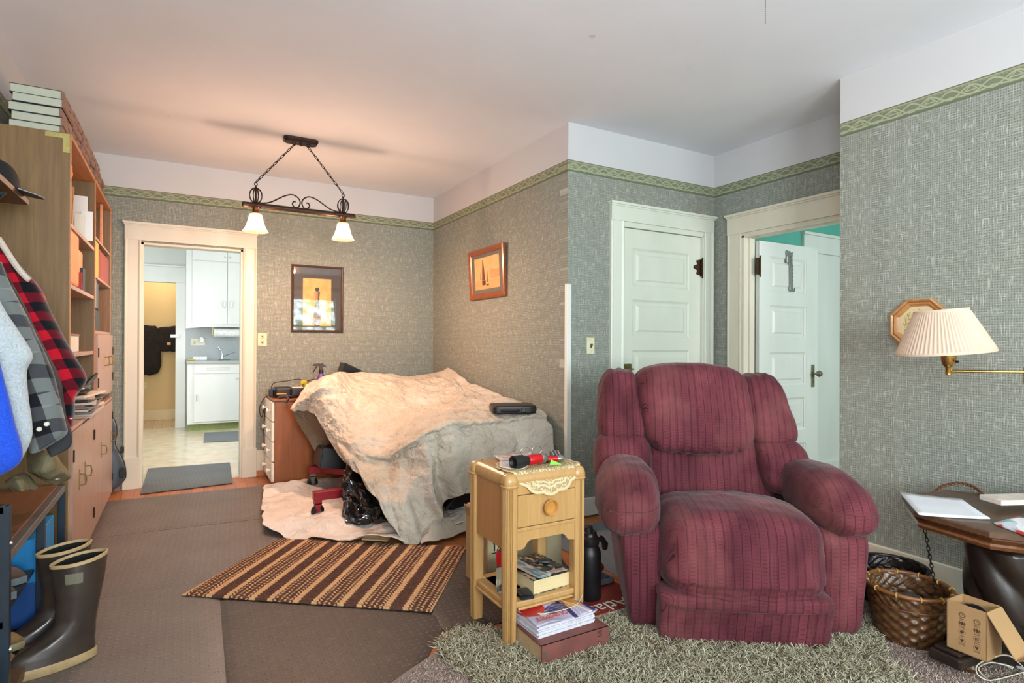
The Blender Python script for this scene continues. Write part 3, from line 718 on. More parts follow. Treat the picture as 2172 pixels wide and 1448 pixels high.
sheet('paper', [(1.155, 2.12), (1.21, 2.03), (1.34, 2.15), (1.26, 2.31)], ZT+.002, m_print('receipt_print', 'dcd6cf', ['c9b9b4'], 5, .6, 14), 'folded white receipts at the left side of the nightstand top', 'paper', .002, .008)
sheet('paper', [(1.22, 2.24), (1.38, 2.2), (1.43, 2.33), (1.25, 2.345)], ZT+.004, m_print('coupon_print', 'e2cfc8', ['d48f86', 'c4c8cc'], 6, .55, 10), 'pinkish printed slip beneath the eyeglasses', 'paper', .002, .006)

# on the shelf of the nightstand
ZH = .19
def m_cover(name, base, inks, s=5): return m_print(name, base, inks, s, .52)
PAGE = m_wood('page_edges', 'd9c79c', 'cbb684', 'b39a66', (2, 2, 400), .9, 0)
def book(name, x0, x1, y0, y1, z0, z1, cov, label, cat='book', group=None, rz=0, spine='y0', parent=None, ct=.003, pagem=None, soft=0):
    t = thing(name, label, cat, ((x0+x1)/2, (y0+y1)/2, z0), 0, group); c = B(); e = .004
    uvk = c.loops.layers.uv.verify()
    box(c, x0, x1, y0, y1, z1-ct, z1); box(c, x0, x1, y0, y1, z0, z0+ct)
    if spine == 'y0': box(c, x0, x1, y0-.002, y0+ct, z0, z1)
    if spine == 'x1': box(c, x1-ct, x1+.002, y0, y1, z0, z1)
    if spine == 'x0': box(c, x0-.002, x0+ct, y0, y1, z0, z1)
    for f in c.faces:
        for l in f.loops: l[uvk].uv = ((l.vert.co.x-x0)/(x1-x0), (l.vert.co.y-y0)/(y1-y0)+(l.vert.co.z-z1)*3)
    obj('cover', c, cov, t)
    obj('pages', bx(x0+(e if spine != 'x0' else ct), x1-(e if spine != 'x1' else ct), y0+(e if spine != 'y0' else ct), y1-e, z0+ct*.9, z1-ct*.9), pagem or PAGE, t)
    if rz: t.rotation_euler = (0, 0, rz)
    return t
book('book', 1.27, 1.475, 2.05, 2.30, ZH, ZH+.062, m_cover('dark_photo_cover', '2b2e2a', ['55584a', '3a4a48', 'b89a7c', '1b1e20'], 7), 'thick paperback with a dark photographic cover on the nightstand shelf', 'book', rz=.06, spine='', ct=.0025)
sheet('booklet', [(1.30, 2.035), (1.365, 2.04), (1.33, 2.29), (1.265, 2.28)], ZH+.064, m_print('pale_booklet', 'a9b0a8', ['c6a58c', '6f8288'], 5, .5), 'pale folded leaflet slipped over the left side of the thick paperback', 'leaflet', .002, .004)
b = B(); softbox(b, (-.038, .038, -.022, .022, 0, .016), 2.6, 10)
o = single('glasses_case', b, M('2a2a2b', .35), 'small black oval case lying on the thick paperback', 'case', smooth=True); o.location = (1.425, 2.19, ZH+.062); o.rotation_euler = (0, 0, -.5)
text_obj('barcode_label', '|||||||||', .03, Matrix.Translation((1.42, 2.085, ZH+.0635)), M('7a5a50', .6), thing('price_sticker', 'pale pink barcode sticker at the front corner of the dark paperback', 'sticker', (1.42, 2.085, ZH+.062)))
obj('backing', bx(1.375, 1.465, 2.07, 2.10, ZH+.062, ZH+.063), M('d8b8a8', .6), bpy.data.objects['price_sticker'])
b = B(); softbox(b, (-.03, .03, -.045, .045, 0, .016), 9, 8); o = single('phone', b, M('1b2228', .12, 0, .05), 'small dark glossy pocket phone at the front of the nightstand shelf', 'phone', smooth=True); o.location = (1.245, 2.062, ZH); o.rotation_euler = (0, 0, -.2)
t = thing('water_bottle', 'clear plastic water bottle with a red and black label on the nightstand shelf', 'bottle', (1.192, 2.14, ZH))
g = G('clear_plastic'); CP = g.out('eef4f4', .08, trans=.95, spec=.5); g.p.inputs['IOR'].default_value = 1.3
def rib(a, z): return 1+.03*math.sin(z*260)+.02*math.sin(5*a+z*60)
obj('bottle_body', lathe(B(), [(0, .002), (.030, 0), (.035, .008), (.034, .10), (.035, .135), (.034, .165), (.022, .19), (.013, .205), (.013, .215)], (1.192, 2.14, ZH), 36, fn=rib), CP, t, smooth=True)
obj('label', lathe(B(), [(.0355, .115), (.0365, .117), (.0365, .163), (.0355, .165)], (1.192, 2.14, ZH), 36), m_print('bottle_label', 'c81f28', ['1a1414', 'e8e0dc'], 4, .52), t, smooth=True)
obj('label_band', lathe(B(), [(.0366, .155), (.037, .156), (.032, .176), (.031, .175)], (1.192, 2.14, ZH), 36), M('d0202a', .4), t, smooth=True)
obj('cap', lathe(B(), [(.0145, .214), (.0145, .228), (0, .23)], (1.192, 2.14, ZH), 24), M('e6e6e6', .4), t, smooth=True)
# cardboard carton behind the nightstand
CARD = M('a98a62', .85, 0, .08, 8); CARDF = M('b5aa88', .8, 0, .08, 8)  # front copy paler and greener, the light falling there put into its colour
t = thing('cardboard_box', 'brown cardboard carton with black tape behind the nightstand', 'box', (1.45, 2.68, 0))
b = bx(1.31, 1.75, 2.52, 2.76, 0.013, .40, .003); obj('carton', b, CARDF, t)
obj('tape', bx(1.305, 1.755, 2.515, 2.52, .365, .402), M('201e1c', .35), t)
obj('side_flap', prism(B(), [(1.29, 2.53, .40), (1.31, 2.53, .33), (1.31, 2.75, .33), (1.29, 2.75, .40)], (-.003, 0, -.003)), CARD, t)
b = B()
for sx in (1.345, 1.37):
    prism(b, [(sx-.003, 2.514, .215), (sx+.003, 2.514, .215), (sx+.003, 2.514, .25), (sx+.008, 2.514, .25), (sx, 2.514, .268), (sx-.008, 2.514, .25), (sx-.003, 2.514, .25)], (0, .004, 0))
box(b, 1.33, 1.39, 2.514, 2.518, .203, .207); obj('printed_arrows', b, M('1c1c1a', .7), t)
obj('shipping_label', bx(1.55, 1.68, 2.505, 2.512, .27, .39), m_print('handwritten_label', 'c9cfd6', ['b4bcc6'], 3, .55, 9), t)
text_obj('handwriting', 'OLIVE', .03, frame((1.57, 2.5035, .33), (0, 0, 1), (-1, 0, 0)), M('4a4f5a', .7), t)
obj('sticker', bx(1.33, 1.41, 2.508, 2.512, .37, .40), m_print('sticker_print', 'd5d8dc', ['3a3a3a'], 20, .55), t)
obj('carton_side', bx(1.303, 1.31, 2.522, 2.758, .015, .395, .002), CARD, t)

# floor stack in front
book('book', 1.185, 1.505, 1.835, 2.095, .022, .098, M('6e3f38', .6, 0, .2, 12), 'big worn brown hardcover lying on the shag rug under the magazines', 'book', rz=.0, spine='y0', ct=.005, pagem=M('b79a74', .9, 0, .1, 60))
t = bpy.data.objects['book.001']
text_obj('spine_number', '67 68', .03, frame((1.46, 1.832, .06), (0, 0, 1), (-1, 0, 0)), M('3a2422', .7), t); text_obj('spine_number', '38', .024, frame((1.20, 1.832, .06), (0, 0, 1), (-1, 0, 0)), M('46524c', .7), t)
t = thing('magazine_bundle', 'bundle of car catalogues tied with string, blue and red cover, on the brown hardcover', 'magazines', (1.345, 1.985, .098), .0)
b = B(); uv = b.loops.layers.uv.verify()
def magcor(z): return [(1.20, 1.885, z), (1.475, 1.89, z), (1.47, 2.10, z), (1.195, 2.08, z)]
for i in range(7):
    z = .0985+i*.0065; o_ = .004*math.sin(i*2.3); q = [Vector(p)+Vector((o_, -o_*.6, 0)) for p in magcor(z)]
    prism(b, q, (0, 0, .0058))
obj('catalogues', b, M('c9c6d0', .5, 0, .15, 90), t)
mc = G('catalogue_cover'); x, y, z = mc.xyz(mc.vec('UV'))
c = mc.mix(mc.noise(mc.vec('UV'), 4, 3).ss(.4, .6), 'b9b2c6', 'a39cc0'); c = mc.mix(x.lt(.40)*y.gt(.38), c, 'b8302c'); c = mc.mix(x.gt(.70)*y.gt(.30), c, 'dd9438'); c = mc.mix(((x-.66).abs().lt(.035)), c, '35305e')
el = (((x-.5)*2.2+(y-.5)*1.3).pow(2)*1.4+((x-.5)*-1.2+(y-.45)*2.2).pow(2)*3.4).lt(.40); car = mc.mix(mc.noise(mc.vec('UV', (1, 3, 1)), 9, 4).ss(.5, .62), '2c2858', '8f8fb4'); c = mc.mix(el, c, car)
c = mc.mix(x.gt(.93), c, '3c3f8c'); c = mc.mix(((x+y*.2-.9).abs().lt(.02)), c, 'e0d0c0')
b = B(); patch(b, [[Vector((1.195+.283*i/4, 1.884+.212*j/3, .1455+.006*math.sin(i*1.9+j*2))) for i in range(5)] for j in range(4)], 20, 16)
o = obj('front_cover', b, mc.out(c, .3, spec=.5), t, smooth=True); sm = o.modifiers.new('thickness', 'SOLIDIFY'); sm.thickness = .002; sm.offset = -1
text_obj('title', 'SUMMIT', .042, Matrix.Translation((1.285, 1.922, .1555))@Matrix.Rotation(PI+.0, 4, 'Z'), M('c2272c', .4), t)
obj('string', tube(B(), path([(1.40, 1.882, .10), (1.402, 1.879, .148), (1.405, 1.93, .158), (1.40, 2.0, .156), (1.395, 2.08, .157), (1.39, 2.10, .10)], 24), .0012, 6), M('d8d0b8', .8), t)
obj('string', tube(B(), path([(1.25, 1.95, .158), (1.33, 1.93, .161), (1.42, 1.94, .16), (1.475, 1.98, .162), (1.50, 2.0, .168)], 24), .0012, 6), M('d8d0b8', .8), t)
# atlas, flask and bits between nightstand and recliner
t = thing('road_atlas', 'red road atlas lying under the black flask beside the recliner', 'atlas', (1.75, 2.15, .0))
b = B(); b2 = B()
box(b, 1.555, 1.90, 2.035, 2.40, .012, .036, .004); obj('pages', b, M('c8bfb0', .8, 0, .15, 120), t)
box(b2, 1.55, 1.905, 2.03, 2.405, .036, .04, .002); obj('cover', b2, m_print('atlas_cover', '7e2a20', ['6a241c', '34455e'], 3, .56), t)
text_obj('title', 'Atlas', .11, Matrix.Translation((1.71, 2.08, .041))@Matrix.Rotation(PI, 4, 'Z'), M('e0d6cc', .5), t, .001)
t = thing('insulated_flask', 'large matte black insulated flask with a carry loop standing on the road atlas', 'flask', (1.68, 2.19, .04))
obj('flask_body', lathe(B(), [(0, 0), (.05, 0), (.055, .006), (.055, .205), (.052, .225), (.042, .245), (.038, .252), (0, .252)], (1.68, 2.19, .04), 40), M('0f0f11', .45), t, smooth=True)
obj('lid', lathe(B(), [(.042, .25), (.045, .256), (.045, .285), (.038, .292), (.034, .297), (.034, .31), (.03, .314), (0, .314)], (1.68, 2.19, .04), 40), M('1a1718', .4), t, smooth=True)
obj('spout_cap', lathe(B(), [(.022, .312), (.022, .335), (.018, .338), (0, .338)], (1.672, 2.19, .04), 24), M('1a1718', .4), t, smooth=True)
b = B(); prism(b, [(1.715, 2.18, .31), (1.735, 2.18, .325), (1.755, 2.18, .32), (1.785, 2.18, .28), (1.78, 2.18, .255), (1.765, 2.18, .25), (1.76, 2.18, .28), (1.74, 2.18, .30), (1.715, 2.18, .295)], (0, .02, 0)); obj('carry_loop', b, M('231c1c', .4), t)
b = B(); softbox(b, (1.52, 1.66, 2.44, 2.50, 0, .045), 2.5, 12, .012, 30, 4); single('glove', b, M('1d1614', .8), 'crumpled dark work glove on the grey mat behind the flask', 'glove', smooth=True)
sheet('magazine', [(1.47, 2.37), (1.60, 2.24), (1.72, 2.36), (1.58, 2.48)], .012, m_print('blue_red_print', 'b03038', ['5c86b4', 'c9848a', '6a2028'], 3, .5), 'red and blue magazine lying left of the black flask', 'magazine', .006, .004)
t = thing('handheld_game', 'grey handheld device with a blue and orange screen right of the flask', 'device', (1.83, 2.31, .04))
b = B(); softbox(b, (1.77, 1.90, 2.26, 2.38, .04, .065), 6, 10); obj('body', b, M('5b646c', .4), t, smooth=True); obj('screen', bx(1.79, 1.88, 2.28, 2.36, .064, .067, .002), m_print('device_screen', '28384c', ['d88a52', '5c7ca0'], 4, .5), t)
t = thing('turned_finial', 'brown turned wooden piece lying behind the flask', 'ornament', (1.83, 2.46, .0))
obj('turning', lathe(B(), [(0, 0), (.02, 0), (.03, .02), (.018, .04), (.022, .045), (.04, .07), (.04, .09), (.02, .115), (.016, .12), (.03, .14), (.034, .16), (.02, .19), (0, .195)], (0, 0, 0), 28, Matrix.Translation((1.78, 2.46, .042))@Matrix.Rotation(PI/2, 4, 'Y')), M('7a4a22', .2, 0, .3, 20, coat=.5), t, smooth=True)

# ------------------------------------------------------------------ floor coverings
def m_tread(name, c1, c2):
    g = G(name); x, y, z = g.xyz(g.vec('UV')); s = 1/.030
    u, v = x*s, y*s*.9; par = ((u.floor()+v.floor())*.5).frac()*2
    fx, fy = u.frac()-.5, v.frac()-.5; sg = par*2-1
    a = (fx+fy*sg*.55); bq = (fy-fx*sg*.55)
    lens = 1-(a.abs().pow(2)*5.2+bq.abs().pow(2)*60).ss(.6, 1.15)
    n = g.noise(g.vec(), 3, 6).ss(.3, .7); n2 = g.noise(g.vec(loc=(5, 5, 5)), 14, 6).ss(.55, .75)
    c = g.mix(n, c1, c2); c = g.mix(n2*.25, c, '8a6a52'); c = g.mix((1-lens)*.30, c, '2c221d'); c = g.mix(lens*.18, c, 'a89a8c')  # raised bars lightened and gaps darkened, highlights painted into the colour
    return g.out(c, .5, bump=lens, bs=1, bd=.006, spec=.4)
TREAD = m_tread('grey_rubber_tread', '706660', '80766f'); TREAD2 = m_tread('dark_rubber_tread', '37302d', '443a36'); TREAD3 = m_tread('daylight_tinted_tread', '5d666b', '6d767a')  # third copy carries the kitchen daylight as a bluish tint in its colour
def mat_sheet(name, pts, th, mat, label, cat='mat', group=None, z=0, n=24, bump=0, bev=.012, smooth=True):
    "thick four-cornered mat with sloping edges"
    P = [Vector((*p, 0)) for p in pts]; c = sum(P, Vector())/4; b = B(); uv = b.loops.layers.uv.verify(); g_ = []
    for j in range(n+1):
        row = []
        for i in range(n+1):
            a, d = i/n, j/n; q = (P[0]*(1-a)+P[1]*a)*(1-d)+(P[3]*(1-a)+P[2]*a)*d
            e = min(a, 1-a, d, 1-d); h = th*(1 if e > 0 else .45)
            row.append(b.verts.new((q.x, q.y, z+h+bump*max(0, N3((q.x, q.y, 0), 2.2, 3))*(e > 0))))
        g_.append(row)
    for j in range(n):
        for i in range(n): b.faces.new((g_[j][i], g_[j][i+1], g_[j+1][i+1], g_[j+1][i]))
    rim = [g_[0][i] for i in range(n)]+[g_[i][n] for i in range(n)]+[g_[n][n-i] for i in range(n)]+[g_[n-i][0] for i in range(n)]
    low = [b.verts.new((v.co.x, v.co.y, z+.0005)) for v in rim]; m = len(rim)
    for i in range(m): b.faces.new((rim[i], low[i], low[(i+1) % m], rim[(i+1) % m]))
    b.faces.new(low[::-1])
    ax = (P[1]-P[0]).normalized(); ay = Vector((-ax.y, ax.x, 0))
    for f in b.faces:
        for l in f.loops: l[uv].uv = (l.vert.co.dot(ax), l.vert.co.dot(ay))
    return single(name, b, mat, label, cat, group, smooth=smooth, sharp=30)
GM = 'grey rubber tread mats along the walkway'
mat_sheet('floor_mat', [(-.285, 5.55), (.395, 5.60), (.435, 6.57), (-.275, 6.63)], .008, TREAD3, 'small grey rubber tread mat in the kitchen doorway', group=GM, z=.006)
mat_sheet('floor_mat', [(-.49, 4.46), (.515, 4.385), (.66, 5.40), (-.50, 5.435)], .009, TREAD, 'grey rubber tread mat between the bookcase and the dresser, just before the kitchen doorway', group=GM)
mat_sheet('floor_mat', [(-.46, 3.40), (.60, 3.33), (.60, 4.37), (-.49, 4.455)], .009, TREAD, 'grey rubber tread mat partly under the left corner of the striped rug', group=GM, bump=.004)
mat_sheet('floor_mat', [(-.80, 2.0), (.139, 2.0), (.172, 3.36), (-.80, 3.42)], .009, TREAD, 'grey rubber tread mat under the rubber boots', group=GM, bump=.003)
mat_sheet('floor_mat', [(.138, 1.9), (.66, 1.9), (1.06, 2.41), (.168, 3.34)], .008, TREAD2, 'brown-grey rubber tread mat running under the front edge of the striped rug', group=GM)
mat_sheet('floor_mat', [(.985, 2.285), (1.72, 2.16), (2.0, 3.05), (1.0, 3.33)], .012, TREAD2, 'dark rubber mat with a sloping edge under the back legs of the nightstand', group=GM)
bm_ = G('blue_grey_carpet_mat'); n = bm_.noise(bm_.vec(), 160, 3, .7).ss(.3, .7)
mat_sheet('floor_mat', [(2.03, 2.25), (2.9, 2.2), (2.95, 3.2), (1.98, 3.12)], .014, bm_.out(bm_.mix(n, '56636b', '8793a0'), .9, bump=n, bs=.6, bd=.006), 'blue-grey ribbed mat in the nook behind the recliner', n=12)
def m_rug():
    g = G('striped_rug'); x, y, z = g.xyz(g.vec('UV'))       # x along the long edge 0..1.24
    wv = (y*(2*PI/.022)).sin()*.0035+g.noise(g.vec('UV'), 30, 2)*.003
    u = x+wv+.05; P = .222; f = (u/P).frac()
    # f 0-.155 tan, .155-.39 plain dark band, .39-.54 tan, rest rows of links
    tan1 = f.gt(.0)*f.lt(.14); tan2 = f.gt(.42)*f.lt(.54)
    k = (f-.54)/.46; chain = ((k*4).frac()-.5).abs().lt(.2)*f.gt(.545)*(((y/.024)+((k*4).floor()*.5)).frac().lt(.66))
    dark = g.mix(g.noise(g.vec(), 70, 4).ss(.35, .7), '4c342c', '664a3e'); tan = g.mix(g.noise(g.vec(), 90, 3).ss(.3, .7), 'b88d62', 'dcb68c')
    c = g.mix((tan1+tan2).clamp(), dark, tan); c = g.mix(chain, c, tan)
    return g.out(c, .95, bump=g.noise(g.vec(), 190, 3, .7)+wv*30, bs=1, bd=.005, spec=.1)
mat_sheet('striped_rug', [(.006, 3.223), (.995, 2.468), (1.494, 3.148), (.556, 3.868)], .009, m_rug(), 'brown and tan striped woven rug lying askew on the grey mats', 'rug', z=.012, smooth=False)
# fibre carpets
def fibres(name, poly, n, L, r, cols, z0, seed, lean=.8, inside=None, fade=.04):
    rng = np.random.default_rng(seed); P = np.array(poly); lo, hi = P.min(0), P.max(0); pts = []
    def ins(q):
        x, y = q[:, 0], q[:, 1]; c = np.zeros(len(q), bool); j = len(P)-1
        for i in range(len(P)):
            xi, yi, xj, yj = *P[i], *P[j]; k = ((yi > y) != (yj > y)) & (x < (xj-xi)*(y-yi)/(yj-yi+1e-12)+xi); c ^= k; j = i
        return c
    q = rng.uniform(lo, hi, (n*3, 2)); q = q[ins(q)][:n]; n = len(q)
    a = rng.uniform(0, 2*PI, n); l = L*rng.uniform(.6, 1.15, n); ln = rng.uniform(.35, 1, n)*lean; kx = rng.normal(0, .6, n)
    pts = []
    for t in (0, .4, .75, 1):
        d = l*ln*t**1.6; h = l*(t-.45*ln*t*t)
        aa = a+kx*t*2; pts.append(np.stack([q[:, 0]+d*np.cos(aa), q[:, 1]+d*np.sin(aa), z0+h*.8], 1))
    side = np.stack([-np.sin(a+kx), np.cos(a+kx), np.zeros(n)], 1); up = np.stack([np.cos(a)*.5, np.sin(a)*.5, np.full(n, -.8)], 1)
    V = []; 
    for k, (p, rr) in enumerate(zip(pts, (1, 1.05, .95, .35))):
        V += [p+side*r*rr, p-side*r*rr, p+up*r*1.3*rr]
    V = np.stack(V, 1).reshape(-1, 3); F = []
    for k in range(3):
        for s_ in range(3):
            s2 = (s_+1) % 3; F.append([3*k+s_, 3*k+s2, 3*k+3+s2, 3*k+3+s_])
    F = np.array(F)[None]+(np.arange(n)*12)[:, None, None]; F = F.reshape(-1, 4)
    me = bpy.data.meshes.new(name); me.vertices.add(len(V)); me.vertices.foreach_set('co', V.ravel()); me.loops.add(F.size); me.loops.foreach_set('vertex_index', F.ravel())
    me.polygons.add(len(F)); me.polygons.foreach_set('loop_start', np.arange(0, F.size, 4)); me.polygons.foreach_set('loop_total', np.full(len(F), 4)); me.update(calc_edges=True)
    at_ = me.attributes.new('tint', 'FLOAT', 'POINT'); at_.data.foreach_set('value', np.repeat(rng.uniform(0, 1, n), 12))
    g = G(name+'_fibre'); T = S(g, g.attr('tint').outputs['Fac']); big = g.noise(g.vec(), 6, 3).ss(.3, .7)
    c = g.mix(T, cols[0], cols[1]); c = g.mix(T.gt(.82), c, cols[2]); c = g.mix(T.lt(.15), c, cols[3]); c = g.mix(big*.25, c, cols[3])
    return me, g.out(c, .9, spec=.1, sheen=.1)
cp = [(.60, 1.99), (.72, 2.06), (.90, 2.15), (XR-.02, 1.9), (XR-.02, 0), (.1, 0)]
cb = B(); prism(cb, [(*p, .001) for p in cp], (0, 0, .012)); CARP = m_carpet('mauve_carpet_pile', '8f7a70', 'b39d92')
ca = obj('carpet', cb, CARP); ca['kind'] = 'structure'
me, mt = fibres('carpet_pile', [(.64, 1.99), (.90, 2.13), (1.2, 1.6), (2.2, 1.0), (2.75, 1.6), (XR-.03, 1.6), (XR-.03, .3), (2.0, .6), (.8, 1.4), (.55, 1.9)], 42000, .016, .0016, ('a08a80', 'b8a398', 'c9b8aa', '6e584c'), .012, 5, .9)
o = obj('carpet_pile', me, mt); tag(o, 'short mauve-brown carpet pile around the wastebasket and table', 'carpet', kind='stuff')
sb_ = B(); SH = [(.90, 2.19), (.88, 2.07), (.92, 1.88), (1.05, 1.35), (2.2, .8), (2.36, 1.2), (2.68, 1.42), (2.62, 1.75), (1.75, 2.02), (1.5, 2.10), (1.2, 2.13), (1.1, 2.24), (1.0, 2.25)]
me, mt = fibres('shag_rug', SH, 30000, .046, .0021, ('a39c80', 'bdb79c', 'd2ccb4', '6e5a40'), .013, 9, .95)
o = obj('shag_rug', me, mt); tag(o, 'shaggy grey-green rug spread in front of the recliner and nightstand', 'rug', kind='stuff')

# ------------------------------------------------------------------ dresser and the things on it
t = thing('dresser', 'brown wooden dresser with white drawer fronts standing against the back wall', 'dresser', (1.05, 5.54, 0))
DXa, DXb, DYa, DYb = .69, 1.55, 5.27, 5.79
obj('body', bx(DXa, DXb, DYa, DYb, 0.0, .735, .004), OAK, t); obj('top', bx(DXa-.012, DXb, DYa-.01, DYb, .735, .755, .004), OAK, t)
for i in range(4):
    z0 = .05+i*.172
    d = obj('drawer', bx(DXa-.022, DXa, DYa+.006, DYb-.03, z0, z0+.162, .003), M('e6ddcb', .45), t)
    for yy in (DYa+.1, DYb-.13): obj('knob', lathe(B(), [(0, 0), (.01, 0), (.008, .012), (.019, .02), (.019, .03), (0, .036)], (0, 0, 0), 16, Matrix.Translation((DXa-.022, yy, z0+.085))@Matrix.Rotation(-PI/2, 4, 'Y')), M('efe8d8', .4), d, smooth=True)
ZD = .755
t = thing('spray_bottle', 'spray bottle with a black trigger and purple body on the dresser', 'bottle', (1.14, 5.6, ZD))
obj('bottle', lathe(B(), [(0, 0), (.04, 0), (.042, .01), (.042, .12), (.036, .16), (.018, .19), (.016, .20)], (1.14, 5.6, ZD), 24), M('6a4596', .35), t, smooth=True)
obj('collar', lathe(B(), [(.02, .195), (.02, .225), (.014, .235)], (1.14, 5.6, ZD), 20), RUB, t, smooth=True)
b = B(); prism(b, [(1.065, 5.585, ZD+.265), (1.07, 5.585, ZD+.285), (1.15, 5.585, ZD+.29), (1.185, 5.585, ZD+.258), (1.185, 5.585, ZD+.25), (1.15, 5.585, ZD+.26), (1.155, 5.585, ZD+.23), (1.125, 5.585, ZD+.23), (1.12, 5.585, ZD+.262)], (0, .03, 0)); obj('spray_head', b, M('3a241c', .4), t)
obj('trigger', tube(B(), [(1.10, 5.6, ZD+.262), (1.085, 5.6, ZD+.24), (1.068, 5.6, ZD+.205)], .005), RUB, t)
b = B(); lathe(b, [(.0, 0), (.11, 0), (.14, .22), (.15, .235), (.135, .23), (.105, .01), (0, .01)], (0, 0, 0), 4, Matrix.Translation((1.33, 5.6, ZD+.04))@Matrix.Rotation(.45, 4, 'Y')@Matrix.Rotation(PI/4, 4, 'Z'))
bmesh.ops.bevel(b, geom=b.edges[:], offset=.008, segments=2, affect='EDGES'); single('plastic_bin', b, M('1c1d24', .4), 'black plastic bin tipped on its side behind the spray bottle', 'bin', smooth=True)
t = thing('power_tool_case', 'black power tool with orange stripe at the left corner of the dresser top', 'power tool', (.74, 5.5, ZD))
b = B(); softbox(b, (.70, .86, 5.38, 5.56, ZD, ZD+.09), 6, 10); obj('housing', b, RUB, t, smooth=True); obj('stripe', bx(.72, .80, 5.375, 5.385, ZD+.03, ZD+.04), M('d08a20', .5), t); obj('battery', bx(.665, .70, 5.42, 5.52, ZD+.01, ZD+.07, .006), RUB, t)
t = thing('battery_charger', 'black boxy charger with a grey label on the dresser', 'charger', (.9, 5.42, ZD))
obj('housing', bx(.84, .96, 5.36, 5.46, ZD, ZD+.085, .01), M('2b2224', .4), t); obj('label', bx(.85, .94, 5.37, 5.45, ZD+.085, ZD+.088), m_print('charger_label', '8f98a8', ['c03a34', 'd8d8dc'], 5, .55), t)
t = thing('tape_measure', 'yellow tape measure standing up beside the wall on the dresser', 'tape measure', (1.0, 5.68, ZD))
b = B(); softbox(b, (.965, 1.03, 5.66, 5.70, ZD, ZD+.13), 5, 8); obj('case', b, M('b8a41c', .4), t, smooth=True); obj('clip', bx(.975, 1.0, 5.655, 5.66, ZD+.02, ZD+.1, .002), M('6a6018', .4), t)
b = B(); lathe(b, [(0, 0), (.045, 0), (.04, .02), (.02, .045), (.008, .05), (.006, .09), (0, .09)], (.96, 5.38, ZD), 20); single('oil_funnel', b, M('8a8078', .3, .5), 'small grey metal funnel with a spout on the dresser', 'funnel', smooth=True)
for i, (a, bq, c_, lb) in enumerate((((.72, 5.29), (.86, 5.34), '3c4048', 'silver and black pliers at the front left corner of the dresser top'), ((.80, 5.27), (.98, 5.33), '1c1c20', 'black screwdriver with its tip over the dresser edge'), ((.93, 5.30), (1.05, 5.30), '26262c', 'black cable end lying at the dresser edge next to the cloth'))):
    b = B(); tube(b, [(a[0], a[1], ZD+.012), ((a[0]+bq[0])/2, (a[1]+bq[1])/2+.01, ZD+.02), (bq[0], bq[1], ZD+.014)], [.011, .014, .008], 8)
    if i == 0: tube(b, [(a[0]+.01, a[1]+.03, ZD+.012), (bq[0]-.03, bq[1]-.03, ZD+.016)], .009, 8); tube(b, [(bq[0], bq[1], ZD+.014), (bq[0]+.05, bq[1]+.01, ZD+.01)], .005, 6)
    if i == 1: tube(b, [(a[0]+.003, a[1], ZD+.01), (a[0]-.02, a[1]-.02, ZD-.03)], .009, 8)
    single(('pliers', 'screwdriver', 'cable_end')[i], b, M(c_, .35, .2), lb, ('pliers', 'screwdriver', 'cable')[i], smooth=True)
b = B(); softbox(b, (.90, .94, 5.30, 5.33, ZD+.03, ZD+.05), 3, 6); single('bottle_cap', b, M('e0382c', .4), 'small red cap among the tools on the dresser', 'cap', smooth=True)
b = B(); softbox(b, (1.04, 1.16, 5.42, 5.5, ZD, ZD+.09), 3, 10, .015, 20, 3); single('work_glove', b, M('c99a66', .8), 'tan leather glove crumpled on the dresser next to the yellow tape measure', 'glove', smooth=True)
b = B(); softbox(b, (.98, 1.14, 5.30, 5.38, ZD, ZD+.06), 3, 10, .012, 20, 5); single('rag', b, M('252a44', .85), 'dark blue rag beside the tan glove', 'rag', smooth=True)
b = B(); tube(b, path([(.70, 5.6, ZD+.05), (.74, 5.7, ZD+.11), (.86, 5.72, ZD+.125), (.95, 5.70, ZD+.14), (1.02, 5.68, ZD+.12), (1.1, 5.7, ZD+.13), (1.2, 5.72, ZD+.06)], 40), .0035, 6)
single('extension_cable', b, RUB, 'thin black cord looping behind the tools on the dresser', 'cord', smooth=True)
b = B(); tube(b, path([(.70, 5.62, ZD+.0), (.655, 5.66, ZD-.02), (.62, 5.72, ZD-.12), (.64, 5.72, ZD-.2), (.665, 5.70, ZD-.1), (.66, 5.72, ZD-.3), (.665, 5.74, .3)], 40), .0035, 6)
single('extension_cable', b, RUB, 'black cord hanging down the wall at the left of the dresser', 'cord', smooth=True)

# ------------------------------------------------------------------ draped drop cloth
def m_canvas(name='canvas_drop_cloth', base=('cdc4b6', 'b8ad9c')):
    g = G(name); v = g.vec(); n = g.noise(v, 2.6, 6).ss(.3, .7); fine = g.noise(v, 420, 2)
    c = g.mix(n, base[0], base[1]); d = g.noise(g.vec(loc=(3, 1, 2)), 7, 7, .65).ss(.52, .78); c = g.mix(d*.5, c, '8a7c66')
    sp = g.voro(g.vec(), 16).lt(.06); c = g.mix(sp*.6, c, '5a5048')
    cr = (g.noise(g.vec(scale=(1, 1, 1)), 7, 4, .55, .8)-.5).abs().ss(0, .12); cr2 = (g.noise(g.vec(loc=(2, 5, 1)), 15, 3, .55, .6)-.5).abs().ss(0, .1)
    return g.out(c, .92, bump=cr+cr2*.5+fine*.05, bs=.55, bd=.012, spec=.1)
CANV = m_canvas()
def wr(a, s, seed=0):
    def f(u, v, p):
        q = Vector((p.x*.8+p.y*.5, p.y*.35-p.x*.25, p.z*.8)); r = abs(N3(p, s, seed)); r2 = abs(N3(q, s*2.6, seed+2)); r3 = abs(N3(q, s*6, seed+3)); r4 = abs(N3(p, s*11, seed+7))
        return Vector((N3(p, s, seed+5), N3(p, s, seed+6), 0))*a*.7+Vector((-.35, -.5, .8))*((-r*1.0-.8*r2-.5*r3-.22*r4)*a*1.3+a*.8)
    return f
